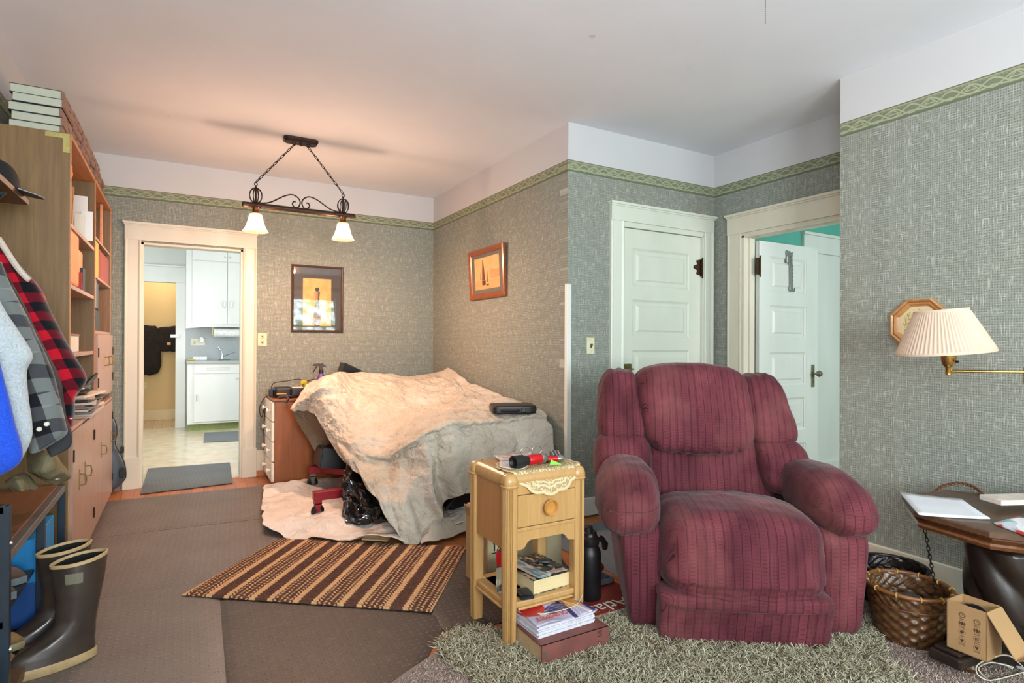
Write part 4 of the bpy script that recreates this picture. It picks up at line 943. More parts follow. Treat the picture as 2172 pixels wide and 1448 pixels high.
A_ = lambda px, py, y: at(px, py, y=y)
def wl(p):
    if p.x > XJ-.02: p.x = XJ-.02-(.0005*(p.x-XJ))
    return p
rows = [[A_(650, 815, 5.28), A_(690, 792, 5.40), A_(735, 784, 5.45), A_(800, 789, 5.45), A_(870, 792, 5.40), A_(925, 790, 5.40), A_(958, 780, 5.2), A_(990, 812, 4.85)],
 [A_(616, 862, 4.95), A_(688, 806, 4.75), A_(745, 806, 5.1), A_(810, 812, 5.1), A_(880, 815, 5.0), A_(940, 812, 4.9), A_(985, 815, 4.7), A_(1040, 826, 4.3)],
 [A_(640, 868, 4.85), A_(692, 835, 4.62), A_(755, 850, 4.7), A_(820, 858, 4.6), A_(880, 855, 4.5), A_(950, 850, 4.4), A_(1020, 838, 4.2), A_(1090, 845, 3.95)],
 [A_(664, 875, 4.72), A_(702, 872, 4.5), A_(762, 905, 4.3), A_(825, 905, 4.2), A_(890, 880, 4.1), A_(965, 868, 4.0), A_(1050, 858, 3.9), A_(1130, 858, 3.7)],
 [A_(680, 900, 4.6), A_(716, 905, 4.38), A_(765, 945, 4.05), A_(815, 965, 3.88), A_(872, 935, 3.7), A_(945, 893, 3.58), A_(1050, 886, 3.57), A_(1158, 877, 3.52)],
 [A_(702, 935, 4.45), A_(726, 940, 4.25), A_(770, 985, 3.95), A_(822, 1010, 3.75), A_(885, 985, 3.58), A_(950, 935, 3.52), A_(1052, 930, 3.52), A_(1172, 905, 3.48)],
 [A_(722, 965, 4.3), A_(745, 975, 3.98), A_(788, 1030, 3.66), A_(838, 1070, 3.5), A_(895, 1060, 3.47), A_(952, 1000, 3.48), A_(1060, 985, 3.50), A_(1184, 935, 3.46)],
 [A_(740, 985, 4.05), A_(765, 1010, 3.82), A_(806, 1075, 3.5), A_(862, 1152, 3.38), A_(915, 1115, 3.40), A_(968, 1052, 3.46), A_(1070, 1042, 3.48), A_(1196, 968, 3.44)]]
rows = [[wl(p) for p in r] for r in rows]
rows.insert(5, [p+(Vector((0, 0, 0)) if i < 3 else Vector((0, -.012, -.045))) if i >= 3 else (p+rows[5][i])/2 for i, p in enumerate(rows[4])])
def pleats(u, v):
    "long folds: cones falling from the raised corners and creases across the top"
    o_ = Vector((0, 0, 0)); k = max(0, v-.52)*2.1
    for u0, w_, a in ((.60, .022, .085), (.655, .018, -.05), (.70, .016, .03), (.80, .02, .035), (.90, .018, -.03), (.47, .03, .045), (.33, .02, -.02), (.22, .018, .03)):
        o_ += Vector((-.2, -1, .1))*a*k*math.exp(-((u-u0-.05*(v-.5))/w_)**2)
    t = max(0, .62-v)*1.6; r = abs(mnoise.noise(Vector((u*2.6+v*5, v*13-u*4, 9)))); r2 = abs(mnoise.noise(Vector((u*9-v*3, v*5+u*3, 21))))
    return o_+Vector((0, 0, -1))*t*(.045*r+.03*r2)
def dw(u, v, p):
    e = min(u, 1-u, v, 1-v); k = min(1, .4+e*8); return wr(.042, 2.6)(u, v, p)*k+Vector((0, 0, -.018*max(0, mnoise.noise(Vector((u*14+v*3, v*2.2, 4)))))) + Vector((.012*math.sin(u*55+v*6), .012*math.cos(u*48), 0))*max(0, v-.55)*2+pleats(u, v)
dc = thing('drop_cloth', 'paint-stained canvas drop cloth draped over a bulky heap in the corner', 'drop cloth', (1.7, 4.4, 0))
b = B(); patch(b, rows, 230, 200, dw)
for v in b.verts:
    if v.co.x > XJ-.012: v.co.x = XJ-.012
    if v.co.z < .016: v.co.z = .016
o = obj('cloth', b, CANV, dc, smooth=True, sharp=180); m = o.modifiers.new('thickness', 'SOLIDIFY'); m.thickness = .003; m.offset = -1
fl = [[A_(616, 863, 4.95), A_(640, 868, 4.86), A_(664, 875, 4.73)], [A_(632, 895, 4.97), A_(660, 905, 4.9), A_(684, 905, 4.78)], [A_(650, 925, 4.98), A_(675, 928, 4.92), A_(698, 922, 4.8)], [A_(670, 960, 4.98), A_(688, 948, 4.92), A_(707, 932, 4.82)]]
b = B(); patch(b, fl, 30, 30, wr(.012, 5, 4)); o = obj('hanging_corner', b, m_canvas('canvas_shaded', ('8f7c68', '6f6050')), dc, smooth=True, sharp=180, label='underside of a hanging corner of cloth, its shade painted darker'); m = o.modifiers.new('thickness', 'SOLIDIFY'); m.thickness = .003  # shade inside the flap painted as a darker canvas colour
# crumpled cloth on the floor
pl = [[(.60, 5.20, .02), (.85, 5.22, .02), (1.2, 5.2, .02), (1.6, 5.1, .02)], [(.56, 4.9, .05), (.8, 4.8, .03), (1.2, 4.7, .02), (1.6, 4.6, .02)], [(.50, 4.4, .04), (.8, 4.4, .03), (1.2, 4.2, .02), (1.65, 4.1, .02)], [(.47, 4.0, .025), (.80, 3.95, .03), (1.15, 3.75, .03), (1.7, 3.75, .05)], [(.56, 3.84, .02), (.80, 3.62, .02), (1.18, 3.36, .03), (1.68, 3.42, .03)]]
def fw(u, v, p): return Vector((0, 0, max(.002, .028+.05*N3(p, 4.5, 8)+.02*N3(p, 11, 3))))+Vector((N3(p, 6, 1), N3(p, 6, 2), 0))*.03
b = B(); patch(b, [[Vector(p) for p in r] for r in pl], 110, 110, fw)
for v in b.verts: v.co.z = max(v.co.z, .014)
o = single('floor_cloth', b, m_canvas('canvas_floor_cloth', ('e2dad2', 'cdc0b4')), 'crumpled white canvas cloth spread on the floor under the red stand', 'drop cloth', smooth=True, sharp=180); m = o.modifiers.new('thickness', 'SOLIDIFY'); m.thickness = .003
b = B(); patch(b, [[Vector((1.25+.13*i+.05*j, 3.28+.12*j+.02*i, .025+.06*(j == 1)*(i % 2)+.03*(j == 1))) for i in range(5)] for j in range(3)], 60, 40, lambda u, v, p: Vector((0, 0, max(0, .04*N3(p, 9, 2)+.02))))
for v in b.verts: v.co.z = max(v.co.z, .02)
o = single('cloth_bundle', b, m_canvas('canvas_bundle', ('bdb4a6', 'a39a8a')), 'rumpled grey-white cloth lying at the foot of the drape behind the nightstand', 'cloth', smooth=True, sharp=180); m = o.modifiers.new('thickness', 'SOLIDIFY'); m.thickness = .004
# red wheeled stand
t = thing('engine_stand', 'red steel wheeled stand poking out from under the draped cloth', 'stand', (1.1, 4.6, .0))
REDM = M('8e1a26', .35, .2, .1, 20)
def caster(x, y, s=1):
    fb = B(); box(fb, x-.03, x+.022, y-.026, y+.026, .112, .14, .002)
    for yy_ in (-.026, .022): prism(fb, [(x-.012, y+yy_, .055), (x+.002, y+yy_, .055), (x+.02, y+yy_, .12), (x-.028, y+yy_, .12)], (0, .004, 0))
    f = obj('caster_fork', fb, REDM if s else M('6f6a60', .4, .7), t)
    w_ = obj('wheel', lathe(B(), [(0, -.016), (.03, -.016), (.044, -.013), (.048, 0), (.044, .013), (.03, .016), (0, .016)], (0, 0, 0), 28, Matrix.Translation((x-.004, y-.0, .062))@Matrix.Rotation(.35, 4, 'Z')@Matrix.Rotation(PI/2, 4, 'X')), RUB, t, smooth=True)
    obj('hub', lathe(B(), [(0, -.019), (.018, -.019), (.018, .019), (0, .019)], (0, 0, 0), 20, Matrix.Translation((x-.004, y, .062))@Matrix.Rotation(.35, 4, 'Z')@Matrix.Rotation(PI/2, 4, 'X')), M('8a8478', .4, .6), w_)
b = B(); box(b, .80, 1.75, 4.15, 4.21, .14, .20, .004); obj('leg_beam', b, REDM, t); b = B(); box(b, .93, 1.75, 5.02, 5.08, .14, .20, .004); obj('leg_beam', b, REDM, t)
b = B(); prism(b, [(1.02, 5.02, .15), (1.02, 5.08, .15), (1.62, 4.2, .15), (1.55, 4.2, .15)], (0, 0, .05)); obj('cross_beam', b, REDM, t)
obj('upright', bx(1.72, 1.80, 4.55, 4.63, .02, .5, .004), REDM, t); obj('rear_beam', bx(1.69, 1.75, 4.15, 5.08, .14, .2, .004), REDM, t)
caster(.835, 4.18); caster(.965, 5.05, 0)
for y in (4.15, 5.02): obj('bolt', lathe(B(), [(0, 0), (.008, 0), (.006, .012), (0, .012)], (0, 0, 0), 8, Matrix.Translation((1.12, y, .17))@Matrix.Rotation(PI/2, 4, 'X')), STEEL, t)
# black bin liner
g = G('black_bin_liner'); BAG = g.out('0b0b0d', .12, bump=(g.noise(g.vec(), 11, 3, .5, .6)-.5).abs(), bs=.5, bd=.02, spec=.9)
b = B(); softbox(b, [(.87, 3.80, .015), (1.28, 3.52, .015), (1.0, 4.15, .015), (1.6, 4.0, .015), (1.0, 4.10, .42), (1.30, 3.86, .27), (1.05, 4.2, .44), (1.6, 4.0, .3)], 3.2, 22, .075, 6.5, 5, lambda P, q: P+Vector((N3(P, 17, 3), N3(P, 17, 4), N3(P, 17, 5)))*.028)
for v in b.verts: v.co.z = max(v.co.z, .03)
single('bin_bag', b, BAG, 'shiny black plastic bag slumped under the drop cloth', 'bag')
b = B(); prism(b, [(.95, 4.75, .24), (1.25, 4.7, .20), (1.3, 4.7, .34), (.98, 4.75, .40)], (0, .25, .0)); bmesh.ops.bevel(b, geom=b.edges[:], offset=.012, segments=2, affect='EDGES')
b2 = single('tool_tray', b, M('101216', .25), 'black plastic tray resting on the red stand under the cloth', 'tray', smooth=True)
b = B(); box(b, .98, 1.14, 3.46, 3.58, .036, .042); o = single('cardboard_scrap', b, M('b39a70', .85), 'flat piece of cardboard beside the black bag', 'cardboard'); o.rotation_euler = (.03, .02, -.6)
# dark gear under the right end of the cloth
t = thing('floor_jack', 'black wheeled gear in the shadow under the drop cloth', 'gear', (1.9, 3.9, 0))
obj('housing', bx(1.60, 2.2, 3.65, 4.2, .08, .30, .03), RUB, t); obj('strut', tube(B(), [(1.55, 3.6, .12), (1.78, 3.62, .33)], .014), RUB, t)
obj('wheel', lathe(B(), [(0, -.02), (.05, -.02), (.065, 0), (.05, .02), (0, .02)], (0, 0, 0), 24, Matrix.Translation((1.52, 3.66, .085))@Matrix.Rotation(PI/2, 4, 'Y')), RUB, t, smooth=True)
# black pistol-drill case lying on the cloth
t = thing('tool_case', 'black plastic tool case with a carry handle lying on the drop cloth', 'case', (0, 0, 0))
b = B(); softbox(b, (-.16, .16, -.12, .12, 0, .062), 9, 12); obj('shell', b, M('1d1b1b', .4), t, smooth=True)
obj('seam', bx(-.158, .158, -.122, .121, .03, .034), M('0c0c0c', .5), t)
obj('handle', tube(B(), path([(-.10, -.115, .03), (-.095, -.14, .03), (-.05, -.15, .03), (0.0, -.15, .03), (.02, -.14, .03), (.025, -.115, .03)], 20), .009, 8), RUB, t, smooth=True)
obj('latch', bx(.045, .075, -.132, -.118, .015, .048, .004), M('2a2828', .35), t)
t.location = (2.10, 3.66, .735); t.rotation_euler = (0, .0, -.35)

# ------------------------------------------------------------------ chandelier over the heap
BRZ = M('3a2922', .4, .6, .25, 60)
CY = 4.62; ZBAR = 2.245
t = thing('chandelier', 'dark bronze two-light bar chandelier hanging on chains with frosted bell shades', 'chandelier', (.785, CY, 2.0))
b = B(); prof = [(x, y) for x, y in ((-.125, -.03), (-.10, -.055), (.10, -.055), (.125, -.03), (.125, .03), (.10, .055), (-.10, .055), (-.125, .03))]
loft(b, [[(.785+x, CY+.03+y, ZC) for x, y in prof], [(.785+x, CY+.03+y, ZC-.018) for x, y in prof], [(.785+x*.93, CY+.03+y*.8, ZC-.034) for x, y in prof]])
obj('canopy', b, BRZ, t)
obj('finial', lathe(B(), [(0, -.02), (.008, -.012), (.01, 0)], (.785, CY+.03, ZC-.034), 12), BRZ, t, smooth=True)
obj('bar', tube(B(), [(.375, CY, ZBAR), (.383, CY, ZBAR), (1.19, CY, ZBAR), (1.198, CY, ZBAR)], [.012, .019, .019, .012], 16), BRZ, t, smooth=True)
def chain(name, p0, p1, n, par, r=.0028, L=.017, mat=BRZ, sag=0):
    b = B(); p0, p1 = Vector(p0), Vector(p1); d = (p1-p0)/n; ax = d.normalized(); s1 = ax.orthogonal().normalized(); s2 = ax.cross(s1)
    for i in range(n):
        c = p0+d*(i+.5)+Vector((0, 0, -sag*math.sin(PI*(i+.5)/n))); s_ = s1 if i % 2 else s2; h = d.length*.66
        tube(b, [c+ax*h*math.cos(a)+s_*L*.42*math.sin(a) for a in [2*PI*k/12 for k in range(12)]], r, 5, True)
    return obj(name, b, mat, par, smooth=True) if par else b
XB = (.468, 1.102)
for i, xb in enumerate(XB):
    xc = .785+(-.05, .055)[i]
    obj('chain', chain('chain', (xc, CY+.02, ZC-.055), (xb+(.0, .0)[i], CY, 2.415), 11, None), BRZ, t, smooth=True)
    obj('loop', tube(B(), [(xc+.012*math.cos(a), CY+.02, ZC-.046+.012*math.sin(a)) for a in [2*PI*k/16 for k in range(16)]], .003, 6, True), BRZ, t)
    obj('ring', tube(B(), [(xb+.011*math.cos(a), CY, 2.402+.011*math.sin(a)) for a in [2*PI*k/16 for k in range(16)]], .003, 6, True), BRZ, t)
    obj('stem', tube(B(), [(xb, CY, ZBAR+.01), (xb, CY, 2.392)], .007, 10), BRZ, t)
    b = B()
    for k in range(4):
        a0 = k*PI/4+.3
        tube(b, [(xb+.045*math.sin(q)*math.cos(a0), CY+.045*math.sin(q)*math.sin(a0), 2.318-.056*math.cos(q)) for q in [2*PI*j/24 for j in range(24)]], .0035, 6, True)
    obj('wire_ball', b, BRZ, t, smooth=True)
    obj('socket', lathe(B(), [(.018, .02), (.03, .012), (.022, 0), (.024, -.03), (.034, -.045), (.034, -.05)][::-1], (xb, CY, ZBAR-.022), 24), M('6a3d24', .4, .6), t, smooth=True)
    gs = G('frosted_shade_glass'); gs.nt.nodes.remove(gs.p)
    o_ = [n_ for n_ in gs.nt.nodes if n_.type == 'OUTPUT_MATERIAL'][0]; tl = gs.nt.nodes.new('ShaderNodeBsdfTranslucent'); tp = gs.nt.nodes.new('ShaderNodeBsdfTransparent'); gl = gs.nt.nodes.new('ShaderNodeBsdfGlossy'); em = gs.nt.nodes.new('ShaderNodeEmission')
    tl.inputs[0].default_value = (.42, .34, .22, 1); gl.inputs['Roughness'].default_value = .15; em.inputs[0].default_value = (*lin('ffe6b0'), 1); em.inputs[1].default_value = .16
    m1 = gs.nt.nodes.new('ShaderNodeMixShader'); m1.inputs[0].default_value = .55; m2 = gs.nt.nodes.new('ShaderNodeMixShader'); m2.inputs[0].default_value = .06; ad = gs.nt.nodes.new('ShaderNodeAddShader')
    L_ = gs.nt.links.new; L_(tl.outputs[0], m1.inputs[1]); L_(tp.outputs[0], m1.inputs[2]); L_(m1.outputs[0], m2.inputs[1]); L_(gl.outputs[0], m2.inputs[2]); L_(m2.outputs[0], ad.inputs[0]); L_(em.outputs[0], ad.inputs[1]); L_(ad.outputs[0], o_.inputs[0])
    obj('shade', lathe(B(), [(.086, -.175), (.080, -.165), (.062, -.13), (.052, -.09), (.044, -.05), (.036, -.04), (.032, -.042), (.042, -.056), (.048, -.09), (.058, -.13), (.076, -.165), (.083, -.175)], (xb, CY, ZBAR-.02), 56, fn=lambda a, z: 1+.012*math.cos(28*a)+(.03*math.cos(8*a) if z < -.16 and xb < .6 else 0)), gs.m, t, smooth=True)
    bl = G('lit_bulb'); obj('bulb', lathe(B(), [(0, -.155), (.02, -.148), (.03, -.125), (.026, -.10), (.014, -.075), (.012, -.05)], (xb, CY, ZBAR-.02), 24), bl.out('fff2d8', .4, emit='ffe3ac', es=14), t, smooth=True)
    p_ = point('bulb_light', (xb, CY, ZBAR-.185), 41, WARM, .03)
b = B()
for s_, x0 in ((1, .785), (-1, .785)):
    pts = [(x0-s_*.30, ZBAR+.02), (x0-s_*.22, ZBAR+.035), (x0-s_*.12, ZBAR+.095), (x0-s_*.06, ZBAR+.112), (x0-s_*.018, ZBAR+.09), (x0-s_*.006, ZBAR+.055), (x0-s_*.022, ZBAR+.022), (x0-s_*.048, ZBAR+.022), (x0-s_*.062, ZBAR+.042), (x0-s_*.052, ZBAR+.062), (x0-s_*.038, ZBAR+.06)]
    bb_ = B(); tube(bb_, path([(x, CY, z) for x, z in pts], 60), [.005]*60, 8); obj('scroll_arm', bb_, BRZ, t, smooth=True)
# pull chain
t = thing('pull_chain', 'beaded metal pull chain hanging from the ceiling at the top edge', 'pull chain', (1.65, 1.22, 2.28))
b = B(); z = 2.283
while z < ZC-.012:
    lathe(b, [(0, -.0017), (.0015, -.0008), (.0015, .0008), (0, .0017)], (1.64, 1.219, z), 6); z += .0062
tube(b, [(1.64, 1.219, 2.283), (1.64, 1.219, ZC)], .0004, 4); obj('beads', b, M('3a3434', .3, .7), t, smooth=True)
obj('canopy', lathe(B(), [(0, -.02), (.03, -.016), (.05, 0)], (1.64, 1.219, ZC), 24), IVORY, t, smooth=True)

# ------------------------------------------------------------------ pictures and plates
def pic_frame(name, label, x0, x1, z0, z1, fw_, mat, depth, mk, lean=0):
    "frame on a wall; mk(a,d,z)->point, d = distance from the wall"
    t = thing(name, label, 'picture', mk((x0+x1)/2, 0, z0)); sects = [(0, 0), (0, depth*.8), (.3*fw_, depth), (.75*fw_, depth*.75), (fw_, depth*.45), (fw_, 0)]
    rings = []
    for cx, cz, sx, sz in ((x0, z0, 1, 1), (x1, z0, -1, 1), (x1, z1, -1, -1), (x0, z1, 1, -1)):
        rings.append([mk(cx+sx*a, d+lean*(cz-z0)/(z1-z0), cz+sz*a) for a, d in sects])
    b = B(); vs = [[b.verts.new(p) for p in r] for r in rings]
    for i in range(4):
        A, C_ = vs[i], vs[(i+1) % 4]
        for k in range(len(A)): b.faces.new((A[k], A[(k+1) % len(A)], C_[(k+1) % len(A)], C_[k]))
    obj('frame', b, mat, t); return t
def flat(name, mk, x0, x1, z0, z1, d, mat, par, lean=0, th=.001, uvrect=True):
    b = B(); uv = b.loops.layers.uv.verify()
    f = b.faces.new([b.verts.new(mk(a, d+lean*c, z)) for a, z, c in ((x0, z0, 0), (x1, z0, 0), (x1, z1, 1), (x0, z1, 1))])
    for l, q in zip(f.loops, ((0, 0), (1, 0), (1, 1), (0, 1))): l[uv].uv = q
    return obj(name, b, mat, par)
WB = lambda a, d, z: (a, YB-d, z)
t = pic_frame('framed_print', 'dark framed print under reflecting glass on the back wall right of the kitchen doorway', .905, 1.39, 1.34, 1.985, .022, M('4a352c', .35, 0, .2, 20), .022, WB)
flat('mat_board', WB, .925, 1.37, 1.36, 1.965, .006, M('3a302c', .6), t)
g = G('figure_print'); x, y, z = g.xyz(g.vec('UV')); n = g.noise(g.vec('UV'), 3, 4).ss(.3, .7)
c = g.mix(n, 'b88a45', 'd8ab62'); fig = ((x-.5).abs()-.10-.03*(y*9).sin()).lt(0)*y.lt(.72); c = g.mix(fig, c, '4a3a2e'); hd = ((x-.5).pow(2)*1.0+(y-.77).pow(2)*3).lt(.006); c = g.mix(hd, c, '2e2620'); ar = fig*y.gt(.52)*x.lt(.52); c = g.mix(ar*.8, c, 'c07a4a'); fl_ = fig*y.lt(.4)*g.noise(g.vec('UV'), 14, 2).gt(.52); c = g.mix(fl_*.7, c, 'b8584a')
flat('print', WB, 1.01, 1.275, 1.40, 1.86, .008, g.out(c, .6), t)
def glass_mat(refl):
    g = G('picture_glass'); g.nt.nodes.remove(g.p); o_ = [n_ for n_ in g.nt.nodes if n_.type == 'OUTPUT_MATERIAL'][0]
    tp = g.nt.nodes.new('ShaderNodeBsdfTransparent'); gl = g.nt.nodes.new('ShaderNodeBsdfGlossy'); gl.inputs['Roughness'].default_value = .02; mx = g.nt.nodes.new('ShaderNodeMixShader'); mx.inputs[0].default_value = refl
    g.nt.links.new(tp.outputs[0], mx.inputs[1]); g.nt.links.new(gl.outputs[0], mx.inputs[2]); g.nt.links.new(mx.outputs[0], o_.inputs[0]); return g.m
flat('glass', WB, .925, 1.37, 1.36, 1.965, .012, glass_mat(.055), t)
WJ = lambda a, d, z: (XJ-d, a, z)
t = pic_frame('framed_ship_picture', 'sepia sailing ship picture in a brown wooden frame on the wall beside the lamp-lit corner', 4.19, 4.86, 1.635, 2.08, .05, m_wood('picture_frame_wood', '9a5428', '7d3e1a', '5a2c12', (20, 20, 20), .3), .03, WJ, .02)
flat('mat_board', WJ, 4.235, 4.815, 1.68, 2.035, .010, M('6b665c', .7), t, .02)
g = G('ship_picture'); x, y, z = g.xyz(g.vec('UV')); x = 1-x; n = g.noise(g.vec('UV'), 4, 4).ss(.3, .7)
c = g.mix(n, 'e4bd84', 'd9a968'); c = g.mix(y.lt(.28)*.4, c, 'c08a50')
sail = ((x-.36).abs()-(.95-y)*.075-.015).lt(0)*y.gt(.28)*y.lt(.93); c = g.mix(sail, c, '6e3a22'); s2 = ((x-.25).abs()-(.6-y)*.07).lt(0)*y.gt(.3)*y.lt(.6); c = g.mix(s2, c, '7a4428'); s3 = ((x-.52).abs()-(.68-y)*.05).lt(0)*y.gt(.22)*y.lt(.68); c = g.mix(s3, c, '8a5430')
hull = ((x-.37).abs()-.07).lt(0)*y.gt(.13)*y.lt(.27); c = g.mix(hull, c, '4a2818'); h2 = ((x-.52).abs()-.05).lt(0)*y.gt(.1)*y.lt(.15); c = g.mix(h2, c, '4a2818')
shore = (y-.42-g.noise(g.comb(x*9, 0.0), 2, 4)*.3+.0).lt(0)*x.gt(.62)*y.gt(.3); c = g.mix(shore*.5, c, 'a87440'); c = g.mix(g.noise(g.vec('UV', (3, 20, 1)), 2, 4).ss(.55, .7)*y.lt(.25)*.5, c, '9a6a3a')
flat('print', WJ, 4.29, 4.76, 1.72, 2.0, .013, g.out(c, .6), t, .016); flat('glass', WJ, 4.235, 4.815, 1.68, 2.035, .017, glass_mat(.05), t, .02)
# octagonal picture behind the swing-arm lamp
t = thing('octagonal_picture', 'small octagonal oak-framed flower picture on the right wall behind the lampshade', 'picture', (XR, 1.56, 1.2))
oc, oz, R1 = 1.555, 1.348, .15
def ocp(r, d): return [(XR-d, oc+r*math.cos(PI/8+PI/4*k)*1.0, oz+r*.95*math.sin(PI/8+PI/4*k)) for k in range(8)]
b = B(); rr = [ocp(r, d) for r, d in ((R1, 0), (R1, .022), (R1-.008, .028), (R1-.016, .022), (R1-.019, .016), (R1-.022, .022), (R1-.03, .02), (R1-.034, .012), (R1-.046, .006), (R1-.046, 0))]
loft(b, rr, cap=False); obj('frame', b, m_wood('light_oak_frame', 'bd8a58', 'a9733f', '865528', (20, 20, 20), .4), t)
g = G('pressed_flowers'); x, y, z = g.xyz(g.vec()); n = g.noise(g.vec(), 3, 3).ss(.3, .7); c = g.mix(n, 'd6c29a', 'cdb588')
y0 = y*1+0; lf = (g.noise(g.vec(scale=(1, 1, 1), rot=(.6, 0, 0)), 34, 2, .5, 1.5)-.5).abs().lt(.03)*((y.pow(2)+(z-.15).pow(2)).lt(.006)); c = g.mix(lf, c, '8a8a3a'); c = g.mix((g.voro(g.vec(), 60).lt(.18))*((y.pow(2)+(z-.135).pow(2)).lt(.0025)), c, 'b8b0a8')
b = B(); b.faces.new([b.verts.new(p) for p in ocp(R1-.044, .007)]); obj('print', b, g.out(c, .8), t)
# switch plates
t = thing('light_switch', 'ivory single toggle switch plate on the nook wall beside the closed door', 'switch', (2.549, YN, 1.16))
obj('plate', bx(2.515, 2.583, YN-.007, YN, 1.165, 1.283, .003), M('d6cfae', .4), t); obj('slot', bx(2.545, 2.556, YN-.0085, YN-.006, 1.21, 1.238), M('3a3426', .5), t); obj('toggle', bx(2.545, 2.558, YN-.02, YN-.007, 1.225, 1.24, .002), M('4a4434', .5), t)
t = thing('wall_outlet', 'ivory outlet plate on the back wall right of the kitchen doorway', 'outlet', (.655, YB, 1.2))
obj('plate', bx(.612, .692, YB-.007, YB, 1.205, 1.325, .003), M('d8c69e', .4), t)
for z in (1.238, 1.292): obj('socket', bx(.638, .666, YB-.010, YB-.006, z-.017, z+.017, .004), M('cdb98c', .4), t); obj('socket_holes', bx(.645, .659, YB-.011, YB-.009, z-.006, z+.006), M('3a2e20', .5), t)

# ------------------------------------------------------------------ swing-arm lamp
LX, LY = 2.88, 1.245
t = thing('swing_arm_lamp', 'brass swing-arm wall lamp with a pleated cream shade', 'lamp', (LX, LY, 1.1))
sg = G('pleated_shade'); n = sg.noise(sg.vec(), 4, 3); SHM = sg.out(sg.mix(n.ss(.3, .7), 'c9b5a2', 'c0aa94'), .85, spec=.1)
b = B(); zb, zt, rb, rt = 1.205, 1.395, .178, .098
lathe(b, [(rb+.002, 0), (rb+.003, .004), (rb, .012), (rb-.002, .014), (rt+.004, zt-zb-.014), (rt+.002, zt-zb-.010), (rt+.003, zt-zb-.003), (rt, zt-zb), (rt-.003, zt-zb-.004), (rb-.004, .004), (rb+.002, 0)], (0, 0, 0), 420, fn=lambda a, z: 1+(.016*math.sin(70*a+1.2*math.sin(5*a)) if .012 < z < zt-zb-.012 else 0))
bmesh.ops.transform(b, matrix=Matrix.Translation((LX, LY, zb))@Matrix.Rotation(-.09, 4, Vector((.5, .87, 0)).normalized()), verts=b.verts)
obj('lamp_shade', b, SHM, t, smooth=True, sharp=60)
GB = M('c2a25c', .22, .95, .06, 40)
obj('socket', lathe(B(), [(.012, 0), (.012, .03), (.016, .035), (.024, .045), (.03, .075), (.031, .09), (.026, .092), (.026, .11), (0, .11)], (LX+.01, LY-.01, 1.112), 28), GB, t, smooth=True)
obj('switch_knob', lathe(B(), [(0, 0), (.005, 0), (.005, .012), (0, .012)], (0, 0, 0), 12, frame((LX+.0, LY-.04, 1.17), (1, 0, 0), (0, 0, 1))), RUB, t, smooth=True)
JX, JY = 3.0, 1.005
obj('arm', tube(B(), [(LX+.01, LY-.01, 1.128), (JX, JY, 1.131)], .0065, 12), GB, t, smooth=True)
obj('arm', tube(B(), [(JX, JY, 1.11), (XR-.03, .80, 1.11)], .0065, 12), GB, t, smooth=True)
obj('joint', tube(B(), [(JX, JY, 1.085), (JX, JY, 1.15)], .010, 12), GB, t, smooth=True)
obj('wall_plate', bx(XR-.03, XR, .76, .84, 1.03, 1.2, .008), GB, t)

# ------------------------------------------------------------------ octagonal table
TC = Vector((2.90, 1.034, 0)); TA = math.radians(147.1); TZ = .565
t = thing('octagonal_table', 'dark oak octagonal pedestal table with a twisted column against the right wall', 'table', TC)
def octa(r, z): return [(TC.x+r*math.cos(TA+PI/4*k), TC.y+r*math.sin(TA+PI/4*k), z) for k in range(8)]
RT = .362
obj('table_top', loft(B(), [octa(r, z) for r, z in ((RT-.008, TZ-.026), (RT, TZ-.022), (RT, TZ-.004), (RT-.006, TZ))]), m_wood('table_top_oak', '5e432f', '4b3322', '33221a', (3, 26, 26), .4, .15), t)
obj('moulding', loft(B(), [octa(r, z) for r, z in ((RT-.07, TZ-.078), (RT-.022, TZ-.07), (RT-.012, TZ-.056), (RT-.018, TZ-.048), (RT-.05, TZ-.042), (RT-.05, TZ-.034), (RT-.018, TZ-.026))]), m_wood('table_edge_oak', '7a4a28', '5c351c', '3a2012', (3, 26, 26), .3, .3), t)
DK = M('241a14', .35, 0, .3, 14, coat=.2)
obj('pedestal', lathe(B(), [(.16, 0), (.16, .03), (.11, .05), (.115, .07), *[(.125, .08+.01*q_) for q_ in range(27)], (.12, .36), (.10, .37), (.15, .385), (.15, .40)], (TC.x, TC.y, .09), 96, fn=lambda a, z: 1+(.13*abs(math.sin(2.5*a+z*16)) if .075 < z < .355 else 0)), DK, t, smooth=True)
b = B(); prism(b, [(TC.x+.25*math.cos(TA+PI/4*k), TC.y+.25*math.sin(TA+PI/4*k), .05) for k in range(8)], (0, 0, .04)); bmesh.ops.bevel(b, geom=b.edges[:], offset=.01, segments=2, affect='EDGES'); obj('plinth', b, DK, t)
for k in range(4):
    a = PI*.97+PI/2*k; cx, cy = TC.x+.30*math.cos(a), TC.y+.30*math.sin(a); f_ = B()
    box(f_, -.12, .12, -.055, .055, .045, .085, .008); box(f_, -.105, .105, -.045, .045, .085, .098, .005); bmesh.ops.transform(f_, matrix=Matrix.Translation((cx, cy, 0))@Matrix.Rotation(a, 4, 'Z'), verts=f_.verts)
    fo = obj('foot', f_, DK, t); obj('bun_foot', lathe(B(), [(0, 0), (.035, 0), (.055, .015), (.058, .03), (.045, .05), (0, .052)], (cx, cy, .0), 28), M('4a2a16', .25, 0, .2, 20, coat=.3), fo, smooth=True)
def Q(px, py, z=TZ): p = at(px, py, z=z); return (p.x, p.y)
WHT = M('dfe0e6', .6, 0, .03, 6)
sheet('paper', [Q(1908, 1047), Q(1949, 1095), Q(2100, 1104), Q(2040, 1062)], TZ, WHT, 'sheets of white paper hanging over the left corner of the octagonal table', 'paper', .004, .006)
t = thing('magazine_pile', 'small pile of grey magazines at the back of the octagonal table', 'magazines', (3.05, 1.0, TZ))
